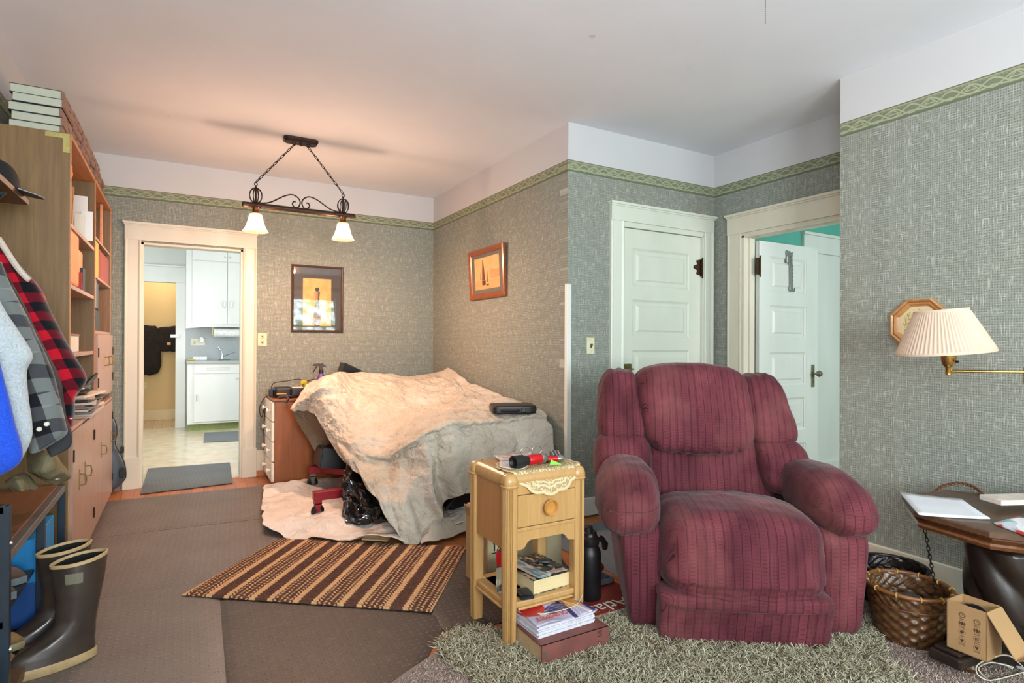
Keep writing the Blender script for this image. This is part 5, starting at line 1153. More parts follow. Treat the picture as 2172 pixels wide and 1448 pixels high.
for i in range(4): b = bx(-.10+.006*i, .11, -.14, .14, .0+.006*i, .005+.006*i, .001); o = obj('magazine_layer', b, m_print('grey_mag_%d' % i, ('6a6664', '8f857c', '4a4644', '7d7a7c')[i], ['b8b0a8', '3a3838'], 12, .56), t)
_m = at(2140, 1076, z=TZ); t.location = (_m.x, _m.y, TZ); t.rotation_euler = (0, 0, 1.15)
t = thing('mailing_box', 'long flat white carton lying on top of the grey magazines', 'box', (0, 0, 0)); obj('carton', bx(-.05, .05, -.12, .12, 0, .022, .003), M('cfc2b6', .7), t); t.location = (_m.x+.015, _m.y-.02, TZ+.026); t.rotation_euler = (0, 0, 1.15)
t = thing('booklet_stack', 'loose booklets with a round tan card lying on the white carton', 'booklets', (3.14, .90, TZ+.06))
obj('booklet', bx(3.06, 3.24, .86, 1.02, TZ+.062, TZ+.068, .001), M('3f4642', .5, 0, .3, 20), t); obj('booklet', bx(3.04, 3.2, .82, .93, TZ+.068, TZ+.076, .001), M('8c8f90', .5), t); obj('round_card', lathe(B(), [(0, 0), (.09, 0), (.09, .006), (0, .008)], (3.10, .84, TZ+.078), 32), M('a98a6a', .7), t)
t = thing('tape_roll', 'white roll standing on the octagonal table behind the pen', 'roll', (2.78, .79, TZ)); obj('roll', lathe(B(), [(.018, 0), (.035, 0), (.035, .048), (.018, .048)], (2.775, .835, TZ), 32), M('e8e4e0', .6), t, smooth=True)
t = thing('pen', 'grey ballpoint pen on the octagonal table', 'pen', (0, 0, 0)); X = Matrix.Rotation(PI/2, 4, 'Y')
obj('barrel', lathe(B(), [(0, .02), (.005, .02), (.006, .03), (.006, .13), (0, .132)], (0, 0, 0), 14, X), M('a9a09a', .4), t, smooth=True); obj('tip', lathe(B(), [(0, 0), (.001, 0), (.005, .02)], (0, 0, 0), 14, X), STEEL, t, smooth=True)
t.location = (2.685, .875, TZ+.0065); t.rotation_euler = (0, 0, -1.15)
sheet('booklet', [Q(2108, 1112), Q(2200, 1148), Q(2230, 1112), Q(2158, 1098)], TZ, m_print('colourful_booklet', 'c9cdd8', ['3f62b0', 'e0a24a', '5cc0b8', 'b03a30', 'e8e8ec'], 1.6, .5), 'colourful booklet with blue and orange cover at the front of the octagonal table', 'booklet', .006, .002)

# basket, box, cap, cables on the floor at the right
def m_wicker(name, a, b_, c_):
    g = G(name); x, y, z = g.xyz(g.vec('UV')); ck = ((x*26).floor()+(y*11).floor())*.5; k = ck.frac()*2
    n = g.noise(g.vec(scale=(1, 1, 3)), 22, 4).ss(.3, .7); ln = ((y*88).frac()-.5).abs().gt(.38)
    c = g.mix(n, a, b_); c = g.mix(k*.35, c, c_); c = g.mix(ln*.35, c, '140c08'); return g.out(c, .38, bump=n, bs=.2, bd=.003, coat=.2)
WK = m_wicker('brown_wicker', '5a3a22', '36200f', '84592f'); WKD = m_wicker('black_wicker', '1c1512', '2c221c', '38291f')
def basket(name, cx, cy, rb_, rt_, h, mat, label, ties=True, liner=True):
    t = thing(name, label, 'basket', (cx, cy, .014)); b = B(); uv = b.loops.layers.uv.verify(); NA_, NZ = 104, 44; ns_ = 26
    vs = []
    for j in range(NZ+1):
        z = j/NZ; row = []
        for i in range(NA_):
            a = 2*PI*i/NA_; r = rb_+(rt_-rb_)*z**.8; rowk = int(z*11-1e-6); tw = math.sin(a*ns_/2+rowk*PI)*.0055*abs(math.sin(z*11*PI))**.6
            if .74 < z < .92: tw = .005*math.sin(a*ns_+z*40)
            row.append(b.verts.new((cx+(r+tw)*math.cos(a), cy+(r+tw)*math.sin(a), .014+z*h)))
        vs.append(row)
    for j in range(NZ):
        for i in range(NA_):
            f = b.faces.new((vs[j][i], vs[j][(i+1) % NA_], vs[j+1][(i+1) % NA_], vs[j+1][i]))
            for l, (p, q) in zip(f.loops, ((i, j), (i+1, j), (i+1, j+1), (i, j+1))): l[uv].uv = (p/NA_, q/NZ)
    b.faces.new(vs[0][::-1]); o = obj('weave', b, mat, t, smooth=True, sharp=80); m = o.modifiers.new('thickness', 'SOLIDIFY'); m.thickness = .004; m.offset = -1
    zr = .014+h; obj('rim', tube(B(), [(cx+(rt_+.003)*math.cos(a), cy+(rt_+.003)*math.sin(a), zr) for a in [2*PI*i/64 for i in range(64)]], .008, 10, True), M('7a4c28' if ties else '1c1614', .35, 0, .25, 20), t, smooth=True)
    obj('hoop', tube(B(), [(cx+(rb_+(rt_-rb_)*.72+.004)*math.cos(a), cy+(rb_+(rt_-rb_)*.72+.004)*math.sin(a), .014+h*.72) for a in [2*PI*i/64 for i in range(64)]], .003, 6, True), M('5a3418' if ties else '1c1614', .4), t, smooth=True)
    if ties:
        for i in range(12):
            a = 2*PI*i/12+.2; obj('rim_tie', tube(B(), [(cx+(rt_+.003+.0095*math.cos(q))*math.cos(a), cy+(rt_+.003+.0095*math.cos(q))*math.sin(a), zr+.0095*math.sin(q)) for q in [2*PI*k/10 for k in range(10)]], .003, 5, True), M('b08a3c', .5), t)
    return t
basket('wicker_basket', 2.665, 1.285, .118, .152, .215, WK, 'round brown woven wicker wastebasket with light rim ties beside the recliner')
b = B(); softbox(b, (2.57, 2.76, 1.19, 1.38, .08, .18), 2.6, 16, .03, 14, 9); single('waste_paper', b, M('4e463e', .7, 0, .35, 20), 'crumpled grey wrappers inside the brown wicker wastebasket', 'waste', smooth=True)
basket('wicker_basket', 2.96, 1.50, .12, .145, .17, WKD, 'black woven basket behind the brown wastebasket under the octagonal table', False)
b = B(); tube(b, path([Q(1978, 1047, TZ+.0)+(TZ-.02,), tuple(at(1995, 1033, x=3.2)), tuple(at(2035, 1026, x=3.2)), tuple(at(2070, 1036, x=3.18)), Q(2092, 1058, TZ)+(TZ+.01,)], 60), .0055, 8)
tt = thing('braided_cord', 'brown braided cord arching up behind the octagonal table', 'cord', (3.2, 1.2, .5))
b.free(); pp = path([tuple(at(1975, 1050, x=3.15)), tuple(at(1998, 1032, x=3.18)), tuple(at(2035, 1025, x=3.2)), tuple(at(2068, 1034, x=3.18)), tuple(at(2095, 1060, x=3.12))], 90)
for s_ in (0, 1):
    obj('strand', tube(B(), [p+Vector((.003*math.cos(i*.55+s_*PI), .004*math.cos(i*.55+s_*PI), .005*math.sin(i*.55+s_*PI))) for i, p in enumerate(pp)], .0042, 6), M('6e4630', .5, 0, .3, 60), tt, smooth=True)
p0 = at(1958, 1118, x=2.74); p1 = at(1985, 1225, x=2.80)
tc_ = thing('hanging_chain', 'rusty dark chain hanging from under the octagonal table', 'chain', p1)
obj('links', chain('links', p0+Vector((0, 0, .03)), p1-Vector((0, 0, .05)), 16, None, .0022, .013), M('2a1c16', .5, .5), tc_, smooth=True)
t = thing('baseball_cap', 'navy and grey baseball cap with white lettering behind the wastebasket', 'cap', (0, 0, 0))
def capfn(lift=0):
    b = B(); vs = []; R_ = .095
    for j in range(15):
        th = (j/14)*PI/2; row = []
        for i in range(48):
            a = 2*PI*i/48; r = R_*math.cos(th)**.8 if j < 14 else .0001; row.append(b.verts.new((r*math.cos(a), r*math.sin(a)*1.08, .13*math.sin(th))))
        vs.append(row)
    for j in range(14):
        for i in range(48):
            f = b.faces.new((vs[j][i], vs[j][(i+1) % 48], vs[j+1][(i+1) % 48], vs[j+1][i])); am = 2*PI*(i+.5)/48; f.material_index = 0 if 1.15*PI < am < 1.85*PI else 1
    return b
M0 = M('1c3a66', .8, 0, .08, 60); M1 = M('8f8b88', .85, 0, .08, 60)
obj('crown', capfn(), [M0, M1], t, smooth=True)
b = B(); ring = []
for j in range(6):
    row = []
    for i in range(17):
        a = PI*1.12+(PI*.76)*i/16; r = .093+.07*j/5*math.sin((i/16)*PI)**.5; row.append(b.verts.new((r*math.cos(a), r*math.sin(a)*1.08, .006-.02*(abs(i-8)/8)**2*(j/5)-.010*j/5)))
    ring.append(row)
for j in range(5):
    for i in range(16): b.faces.new((ring[j][i], ring[j][i+1], ring[j+1][i+1], ring[j+1][i]))
o = obj('bill', b, M1, t, smooth=True); m = o.modifiers.new('thickness', 'SOLIDIFY'); m.thickness = .004
def onc(yc):
    def f(v):
        a = -PI/2+v.x/.10; z = yc+v.y; th = math.asin(min(.999, z/.13)); r = .095*math.cos(th)**.8+.0016+v.z; return Vector((r*math.cos(a), r*math.sin(a)*1.08, z))
    return f
LW = M('e4e8ee', .6); text_obj('lettering', 'MARK', .030, None, LW, t, .001, onc(.054)); text_obj('lettering', 'CONSTRUCTION', .0165, None, LW, t, .001, onc(.030))
b2 = B(); prism(b2, [(-.022, 0, 0), (.022, 0, 0), (.0, -.028, 0)], (0, 0, .001)); me_ = bpy.data.meshes.new('emblem'); b2.to_mesh(me_); b2.free()
f_ = onc(.098)
for v in me_.vertices: v.co = f_(v.co)
obj('emblem', me_, LW, t)
for ch in t.children: pass
t.location = (2.93, 1.70, .06); t.rotation_euler = (.55, .45, -.75)
t = thing('sunglasses', 'dark wraparound sunglasses tucked behind the wastebasket next to the recliner', 'sunglasses', (2.72, 1.62, .03)); b = B(); softbox(b, (2.66, 2.80, 1.52, 1.62, .02, .10), 2.6, 12, .012, 20, 3); obj('body', b, M('14110f', .15), t, smooth=True); obj('temple', tube(B(), path([(2.66, 1.55, .08), (2.64, 1.62, .13), (2.72, 1.68, .14), (2.8, 1.66, .09)], 20), .004, 6), M('3a2a1c', .3), t, smooth=True)
# cardboard carton with icons
BK = M('a9845a', .8, 0, .06, 10)
t = thing('gadget_box', 'small open cardboard box printed with line icons standing on the table foot', 'box', (0, 0, 0))
_l = at(2008, 1370, z=.102); _r = at(2093, 1405, z=.102); _u = at(2008, 1275, x=_l.x); W_, D_, H_ = (_r-_l).length, .11, .178
b = B(); box(b, 0, W_, 0, .003, 0, H_); box(b, 0, .003, 0, D_, 0, H_); box(b, 0, W_, D_-.003, D_, 0, H_); box(b, W_-.003, W_, 0, D_, 0, H_); box(b, 0, W_, 0, D_, 0, .003)
obj('box_walls', b, BK, t)
obj('flap', prism(B(), [(W_, 0, H_), (W_, D_, H_), (W_+.085, D_, H_-.13), (W_+.085, 0, H_-.13)], (-.002, 0, -.002)), BK, t); obj('flap_tongue', prism(B(), [(W_+.085, 0, H_-.13), (W_+.085, D_, H_-.13), (W_+.115, D_, H_-.115), (W_+.115, 0, H_-.115)], (0, 0, -.003)), BK, t)
b = B(); softbox(b, (.03, W_-.03, .02, .09, .12, .168), 3, 8, .01, 20, 2); obj('contents', b, RUB, t, smooth=True)
INK = M('4a3624', .8)
K_ = W_/.19
for i, x_ in enumerate((.075*K_, .145*K_)):
    for j in range(4):
        z_ = .135-.031*j-(.004 if i else -.003); 
        obj('icon_ring', tube(B(), [(x_+.0105*math.cos(a), -.0004, z_+.0105*math.sin(a)) for a in [2*PI*k/24 for k in range(24)]], .0005, 4, True), INK, t)
        b = B()
        if j == 0: tube(b, [(x_+.008*math.cos(a), -.0006, z_+.008*math.sin(a)) for a in [2*PI*k/16 for k in range(16)]], .0007, 4, True); tube(b, [(x_, -.0006, z_+.005), (x_, -.0006, z_), (x_+.004, -.0006, z_)], .0006, 4)
        elif j == 1: box(b, x_-.008, x_-.005, -.001, 0, z_-.005, z_+.005); box(b, x_-.003, x_+.003, -.001, 0, z_-.006, z_+.006); box(b, x_+.005, x_+.008, -.001, 0, z_-.005, z_+.005)
        elif j == 2: lathe(b, [(0, 0), (.006, 0), (.006, .001)], (0, 0, 0), 14, frame((x_, 0, z_), (1, 0, 0), (0, 0, 1)))
        else: prism(b, [(x_-.006, -.001, z_+.002), (x_, -.001, z_-.007), (x_+.006, -.001, z_+.002), (x_+.003, -.001, z_+.006), (x_, -.001, z_+.003), (x_-.003, -.001, z_+.006)], (0, .001, 0))
        obj('icon', b, INK, t); obj('icon_caption', bx(x_-.010, x_+.010, -.0008, 0, z_-.0155, z_-.014), INK, t)
t.location = _l; t.rotation_euler = (0, 0, math.atan2((_r-_l).y, (_r-_l).x))
t = thing('usb_cable', 'coiled white charging cable on the carpet in front of the small box', 'cable', (2.6, .86, .02)); 
cp_ = [at(2180, 1425, z=.02), at(2140, 1390, z=.12), at(2095, 1398, z=.09), at(2072, 1412, z=.06), at(2074, 1430, z=.03), at(2095, 1442, z=.02), at(2125, 1438, z=.02), at(2172, 1425, z=.02), at(2200, 1424, z=.02)]
obj('wire', tube(B(), path(cp_, 90), .0022, 8), M('cfc8b4', .5), t, smooth=True)
cp_ = [at(2150, 1415, z=.05), at(2125, 1408, z=.06), at(2098, 1405, z=.07), at(2076, 1416, z=.04), at(2085, 1432, z=.02), at(2110, 1452, z=.02)]
obj('wire', tube(B(), path(cp_, 70), .0022, 8), M('cfc8b4', .5), t, smooth=True); obj('plug', tube(B(), [at(2132, 1410, z=.05), at(2147, 1417, z=.05)], .005, 8), M('b8b8b4', .4), t)
t = thing('phone_charger', 'white charging brick lying at the right edge of the picture', 'charger', (2.75, .8, .02)); p = at(2168, 1405, z=.05); obj('brick', bx(p.x-.0, p.x+.05, p.y-.03, p.y+.02, .02, .07, .006), M('e2e2e2', .4), t)

# ------------------------------------------------------------------ bookcase
KX0, KX1 = XL+.002, -.49; KY = (3.62, 4.585, 5.53); KTOP = 2.285
t = kc = thing('bookcase', 'tall olive-brown wooden bookcase wall unit with lower cupboards along the left wall', 'bookcase', (-.65, 4.58, 0))
WALI = m_wood('bookcase_inside', '85664a', '70553a', '55402a', rough=.6, coat=0); EDGE = m_wood('orange_edge_wood', 'c98a58', 'b57446', '8a5430', (30, 2, 30), .5, 0); PNK = m_wood('cupboard_door_wood', 'b39280', 'a5826f', '8c6a56', (30, 30, 1.4), .4, .15)
obj('side_panel', bx(KX0, KX1, KY[0], KY[0]+.02, 0.0, KTOP-.0005, .002), WAL, t)
obj('side_panel', bx(KX0, KX1, KY[1]-.02, KY[1]+.005, 0.0, KTOP-.02, .002), WAL, t); obj('side_panel', bx(KX0, KX1, KY[2]-.02, KY[2], 0.0, KTOP-.02, .002), WALI, t)
obj('top_panel', bx(KX0, KX1+.004, KY[0]+.004, KY[2], KTOP-.02, KTOP, .002), EDGE, t)
obj('back_panel', bx(KX0, KX0+.008, KY[0]+.02, KY[2]-.02, 0.05, KTOP-.02), WALI, t)
for y0, y1 in ((KY[0], KY[0]+.02), (KY[1]-.02, KY[1]+.005), (KY[2]-.02, KY[2])): obj('front_edge', bx(KX1-.001, KX1+.003, y0, y1, .05, KTOP-.02), EDGE, t)
for z in (1.845, 1.533, 1.18): obj('shelf', bx(KX0+.008, KX1-.002, KY[0]+.02, KY[1]-.02, z-.022, z, .002), PNK, t)
for z in (1.932, 1.677): obj('shelf', bx(KX0+.008, KX1-.002, KY[1]+.005, KY[2]-.02, z-.018, z, .002), PNK, t)
obj('shelf', bx(KX0+.008, KX1, KY[1]+.005, KY[2]-.02, 1.29, 1.312, .002), PNK, t)
obj('worktop', bx(KX0+.008, KX1+.014, KY[0], KY[2], .785, .805, .003), PNK, t); obj('plinth', bx(KX0+.008, KX1-.01, KY[0], KY[2], 0.0, .05), M('8a5234', .5), t)
def pull(par, y, z):
    h = B(); box(h, KX1+.018, KX1+.021, y-.01, y+.01, z-.055, z+.055, .002); tube(h, [(KX1+.02, y, z-.03), (KX1+.045, y, z-.028), (KX1+.05, y, z), (KX1+.045, y, z+.028), (KX1+.02, y, z+.03)], .004, 6)
    obj('handle', h, M('a8945c', .35, .8, .15, 60), par)
def cdoor(y0, y1, z0, z1, hy, hz, hin):
    d = obj('door', bx(KX1+.001, KX1+.018, y0+.002, y1-.002, z0, z1, .002), PNK, t); pull(d, hy, hz)
    for z in (z0+.12, z1-.12): obj('hinge', tube(B(), [(KX1+.02, hin, z-.03), (KX1+.02, hin, z+.03)], .005, 8), DBR, d)
for i, (a, c_) in enumerate(((KY[0], 3.93), (3.93, 4.42), (4.42, 4.88), (4.88, KY[2]))): cdoor(a, c_, .055, .78, (a+.20, c_-.37, a+.40, c_-.1)[i] if i else a+.22, (.50, .505, .5, .5)[i], a+.01 if i % 2 == 0 else c_-.012)
cdoor(KY[1]+.01, 5.05, .85, 1.288, 4.95, 1.10, KY[1]+.02); cdoor(5.05, KY[2]-.005, .85, 1.288, 5.2, 1.10, KY[2]-.02)
obj('corner_bracket', prism(B(), [(KX1-.10, KY[0]-.003, KTOP-.006), (KX1-.002, KY[0]-.003, KTOP-.006), (KX1-.002, KY[0]-.003, KTOP-.10), (KX1-.03, KY[0]-.003, KTOP-.10), (KX1-.03, KY[0]-.003, KTOP-.03), (KX1-.10, KY[0]-.003, KTOP-.03)], (0, .003, 0)), M('a89a5c', .4, .6, .15, 60), t)
# encyclopedia volumes lying flat on top
PGC = M('b9bba8', .85, 0, .06, 200); cvs = [M('3a2a28', .6), M('262a30', .6)]
BRN = m_print('brown_spine', '85604e', ['74503f', '96705c'], 6, .5); BRNS = BRN
protos = []
for k, w_ in enumerate((.205, .20)):
    r_ = thing('encyclopedia_volume', 'x', 'book', (0, 0, 0)); c = B(); L = .27
    box(c, -w_, 0, 0, L, .0415, .0440); box(c, -w_, 0, 0, L, 0, .0025); obj('cover', c, cvs[k], r_)
    c = B(); loft(c, [[(x, y, z) for x, z in ((0, 0), (.008, .004), (.012, .013), (.013, .022), (.012, .031), (.008, .040), (0, .044), (-.004, .040), (-.004, .004))] for y in (0, L)])
    sp = obj('spine', c, BRN, r_); obj('spine_title', bx(.0125, .0134, .10, .15, .018, .026), M('4a3630', .6), sp)
    obj('pages', bx(-w_+.004, -.004, .003, L-.003, .0025, .0415), PGC, r_); protos.append(r_)
first = True; yy = KY[0]+.05
for c_ in range(6):
    n_ = (5, 5, 5, 5, 5, 4)[c_]
    for k in range(n_):
        lab = 'brown encyclopedia volume, %s from bottom, %s stack from the near end, atop bookcase' % (ORD(k), ORD(c_))
        if c_ == 0 and k < 2: o = protos[k]; o['label'] = lab; o['group'] = 'encyclopedia volumes on the bookcase'
        else: o = dup(protos[k % 2], lab, 'encyclopedia volumes on the bookcase')
        o.location = (-.535+random.uniform(-.006, .008)+.006*(k % 2), yy+random.uniform(-.004, .012), KTOP+.0455*k); o.rotation_euler = (0, 0, random.uniform(-.01, .01))
    yy += .295
def vbook(y, w_, d, h, z, mat, lab, x1=KX1-.006, grp=None, tilt=0, cat='book'):
    r_ = thing('book', lab, cat, (x1-d/2, y+w_/2, z), 0, grp); c = B()
    box(c, x1-d, x1, y, y+.003, z, z+h); box(c, x1-d, x1, y+w_-.003, y+w_, z, z+h); box(c, x1-.003, x1+.001, y, y+w_, z, z+h, .001); obj('cover', c, mat, r_)
    obj('pages', bx(x1-d+.003, x1-.003, y+.003, y+w_-.003, z+.003, z+h-.004), PAGE, r_)
    if tilt: r_.rotation_euler = (tilt, 0, 0)
    return r_
z = 1.845
vbook(3.66, .04, .2, .26, z, M('c9beb0', .6), 'pale book leaning behind the side panel on the top left shelf', tilt=0.0)
vbook(3.73, .02, .2, .21, z, M('b58a58', .6), 'thin tan book on the top left shelf leaning towards the white cards', tilt=-.22)
def card(name, pa, pb, y, top, mat, lab):
    "card standing across the shelf, facing the room's near end"
    a, c_ = at(pa, top, y=y), at(pb, top, y=y)
    o = single(name, bx(a.x, c_.x, y, y+.003, 1.846, max(1.95, a.z), .001), mat, lab, 'card'); o.rotation_euler = (-.03, 0, .1); return o
gc = G('greeting_card'); x_, y_, z_ = gc.xyz(gc.vec('Generated')); cc = gc.mix(((z_*11).frac().gt(.6))*((y_-.5).abs().lt(.36))*z_.gt(.3), 'efe6dc', 'd8a8a0')
card('greeting_card', 150, 186, 4.34, 412, gc.out(cc, .6), 'white greeting card with lines of verse, standing behind the others on the top shelf')
card('greeting_card', 172, 197, 4.28, 446, m_print('orange_mark_card', 'f2ece4', ['e8932c'], 2.2, .6), 'white card with an orange mark standing in front on the top left shelf')
card('greeting_card', 158, 179, 4.20, 452, m_print('yellow_figure_card', 'efe2cc', ['d49a3a', 'b8862c'], 3, .5), 'small card with a yellow animal drawing at the front of the top left shelf')
b = B(); softbox(b, (-.62, -.50, 3.70, 3.82, z+.20, z+.38), 2.6, 12, .01, 20); single('orange_toy', b, M('e08a1c', .5), 'orange rounded plush object peeking out beside the side panel on the top left shelf', 'toy', smooth=True)
single('gift_carton', bx(-.63, -.52, 3.69, 3.80, z, z+.205, .004), M('b0643a', .5), 'red-brown carton underneath the orange plush object', 'box')
z = 1.533
b = B(); box(b, -.525, -.492, 3.66, at(168, 540, x=-.492).y, z+.002, z+.285, .015); o = single('orange_cutting_board', b, M('e08c4a', .5, 0, .06, 12), 'orange rounded board standing on the second left shelf', 'board')
b = B(); box(b, -.54, -.51, at(168, 540, x=-.51).y, at(176, 540, x=-.51).y, z+.002, z+.235, .014); o = single('orange_cutting_board', b, M('dd8a5c', .5, 0, .06, 12), 'smaller salmon orange board beside the large orange board on the second left shelf', 'board')
vbook(4.06, .03, .16, .10, z, M('c8402c', .5), 'small red-spined book at the foot of the orange boards'); vbook(4.11, .09, .18, .13, z, M('2e3238', .5), 'dark box-like book beside the orange boards')
t = thing('candy_tin', 'small printed box with green and white lettering on the third left shelf', 'box', (-.6, 3.9, 1.18)); obj('tin', bx(-.62, -.51, 3.70, 4.10, 1.181, 1.275, .006), m_print('tin_print', 'd8d4cc', ['4a9a3a', '1c1c1c', 'b83a2a'], 6, .54), t); obj('lid', bx(-.622, -.508, 3.695, 4.105, 1.268, 1.282, .003), M('8a5a34', .4), t)
z = 1.932
b = B(); softbox(b, (-.58, -.50, 4.61, 4.72, z, z+.30), 3, 12, .006, 20); single('orange_vase', b, M('e08a24', .4), 'orange ornament just inside the right-hand top compartment', 'ornament', smooth=True)
single('wooden_board', bx(-.58, -.56, 4.75, 5.30, z, z+.325, .004), m_wood('red_brown_board', '8a3f1c', '78320f', '5a240c', (20, 20, 20)), 'red-brown wooden panel leaning in the right-hand top compartment', 'panel')
single('picture_strip', bx(-.53, -.515, 5.22, 5.27, z, z+.325, .002), M('c98c64', .5), 'narrow pale wooden strip leaning at the far end of the right-hand top compartment', 'strip')
z = 1.677; vbook(4.62, .20, .2, .228, z, M('d0a84a', .5), 'yellow-spined reference book at the left of the encyclopedia shelf')
vbook(4.83, .12, .2, .20, z, M('8f3526', .5, 0, .2, 60), 'dark red volume next to the yellow book'); 
for i in range(4): vbook(4.96+.125*i, .12, .2, .195, z, M('9c4130', .5, 0, .2, 60), 'dark red volume, %s in the row of red volumes on the right-hand shelf' % ORD(i), grp='red volumes on the right-hand shelf')
z = 1.312
for i, (h, c_) in enumerate(((.14, '1e2024'), (.14, '24262b'), (.135, '1a1c20'), (.15, '2a2c30'))): vbook(4.61+.07*i, .065, .2, h, z, M(c_, .4), 'black video case, %s in the row above the cupboard doors' % ORD(i), grp='black video cases', cat='case')
for i, (h, c_) in enumerate(((.19, 'a8acb4'), (.19, '7a7e88'), (.17, '484c56'), (.165, '3a4048'))): vbook(4.61+.055*i, .05, .19, h, z+.152, M(c_, .35), ('white', 'silver-grey', 'slate', 'dark grey')[i]+' video case stacked above the black cases', grp='upper video cases', cat='case')
# paper pile on the worktop
cl_ = ['c9a890', 'b8b0a8', '6a6460', 'd8c8b8', '8a8480', 'a07860', 'cabfb4', '3c3a3a', 'bfa088', 'd4ccc4']
for i in range(10):
    b = bx(-.13, .10, -.30+.01*i, .26-.02*(i % 3), 0, .011, .001); o = single('magazine', b, m_print('mag_print_%d' % i, cl_[i], [cl_[(i+3) % 10], cl_[(i+6) % 10]], 9, .52), 'magazine, %s from the bottom of the untidy pile on the bookcase worktop' % (ORD(i) if i < 9 else 'tenth'), 'magazine', 'magazines on the bookcase worktop')
    o.location = (-.56+.012*math.sin(i*2.1), 4.28+.02*math.cos(i*1.7), .806+.0125*i); o.rotation_euler = (0, 0, .12*math.sin(i*3.3))
b = B(); box(b, -.60, -.50, 4.50, 4.54, .81, .90, .002); single('yellow_booklet', b, m_print('yellow_black_print', 'd8bc2c', ['1a1a1a'], 5, .6), 'small yellow and black booklet standing at the right of the magazine pile', 'booklet')
b = B(); softbox(b, (-.66, -.46, 4.05, 4.35, .935, .99), 3, 12, .012, 20, 3); single('leather_pouch', b, M('17171a', .35), 'black leather pouch lying on top of the magazine pile', 'pouch', smooth=True)
b = B(); prism(b, [(-.50, 4.30, .965), (-.48, 4.52, 1.015), (-.475, 4.54, 1.04), (-.49, 4.45, 1.02), (-.51, 4.32, .985)], (.012, 0, 0)); single('pocket_knife', b, M('141414', .3), 'black curved blade sticking out from the top of the magazine pile', 'knife')
# guitar case between bookcase and doorway
t = thing('guitar_case', 'black and grey guitar case standing between the bookcase and the kitchen doorway', 'case', (-.55, 5.66, 0))
def gcw(z): return crom([Vector((v, 0, 0)) for v in (.10, .155, .165, .15, .115, .135, .13, .085, .05, .045, .045)], z/1.0).x
rings = []
for i in range(28):
    z_ = i/27; wq = gcw(z_)*(min(1, (z_+.02)*9)**.5); hh = z_*.98+.01; tilt = .10*z_
    rings.append([(-.545+tilt*-.9+wq*math.copysign(abs(math.cos(a))**.6, math.cos(a)), 5.69+.058*math.copysign(abs(math.sin(a))**.6, math.sin(a)), hh) for a in [2*PI*k/28 for k in range(28)]])
o = obj('shell', loft(B(), rings), M('48505a', .35, 0, .15, 20), t, smooth=True)
obj('latch', bx(-.43, -.395, 5.615, 5.635, .14, .22, .004), RUB, t); obj('latch', bx(-.43, -.405, 5.68, 5.70, .33, .38, .004), RUB, t)
obj('trim_band', loft(B(), [[(p[0]*1.0+(p[0]+.64)*.03, 5.69+(p[1]-5.69)*.25, p[2]) for p in r_] for r_ in rings]), M('16181c', .4), t, smooth=True)

# ------------------------------------------------------------------ hall tree with coats
TB_ = M('24303a', .4, .3, .08, 20); BW = m_wood('rustic_bench_wood', '7a5236', '66422a', '45301e', (26, 2, 26), .45, .1)
HX0, HX1, HY0, HY1 = XL+.03, -.50, 2.46, 3.50
t = thing('hall_tree', 'dark steel hall tree with rustic wooden bench and top shelf, before the bookcase', 'hall tree', (-.65, 3.0, 0))
for x in (HX0, HX1): 
    for y in (HY0, HY1): 
        top = .70 if x == HX1 and y == HY0 else .545 if x == HX1 else 1.86
        obj('post', bx(x-.014, x+.014, y, y+.028, .0, top, .002), TB_, t)
obj('post', bx(HX1-.014, HX1+.014, 3.02, 3.048, .03, .53, .002), TB_, t)
obj('rail', bx(HX0, HX1, HY0, HY0+.028, .675, .703, .002), TB_, t); obj('rail', bx(HX0, HX1, HY0, HY0+.028, .30, .325, .002), TB_, t)
obj('rail', bx(HX1-.012, HX1+.015, HY0+.03, HY1, .515, .545, .002), M('6f6a68', .35, .4, .1, 30), t); obj('rail', bx(HX1-.03, HX1+.015, HY0, HY1, .03, .065, .002), M('6a4c38', .5, 0, .2, 20), t)
obj('bench_seat', bx(HX0, HX1-.012, HY0+.03, HY1, .525, .55, .002), BW, t)
obj('lower_shelf', bx(HX0, HX1-.02, HY0, HY1, .05, .06), TB_, t); obj('middle_shelf', bx(HX0, HX1-.02, HY0, 3.03, .295, .305), TB_, t)
for z in (.70, .315): obj('bolt', lathe(B(), [(.009, 0), (.007, .005), (0, .007)], (0, 0, 0), 12, Matrix.Translation((HX1+.014, HY0+.014, (.575, .225)[z < .5]))@Matrix.Rotation(PI/2, 4, 'Y')), CHR, t, smooth=True)
SY1 = 3.34
obj('top_shelf', bx(HX0-.02, -.60, 2.2, SY1, 1.852, 1.876, .002), m_wood('shelf_wood', '6a4a34', '563a26', '33231a', (26, 2, 26), .5, 0), t)
obj('bracket', prism(B(), [(-.82, SY1-.25, 1.60), (-.82, SY1-.25, 1.66), (-.63, SY1-.25, 1.852), (-.70, SY1-.25, 1.852)], (0, .03, 0)), TB_, t); obj('coat_rail', bx(HX0-.02, HX0, 2.3, SY1, 1.70, 1.76), BW, t)
for y in (2.5, 2.72, 2.95, 3.15): obj('coat_hook', tube(B(), [(HX0, y, 1.72), (HX0+.05, y, 1.70), (HX0+.08, y, 1.72), (HX0+.085, y, 1.75)], .006, 8), TB_, t, smooth=True)
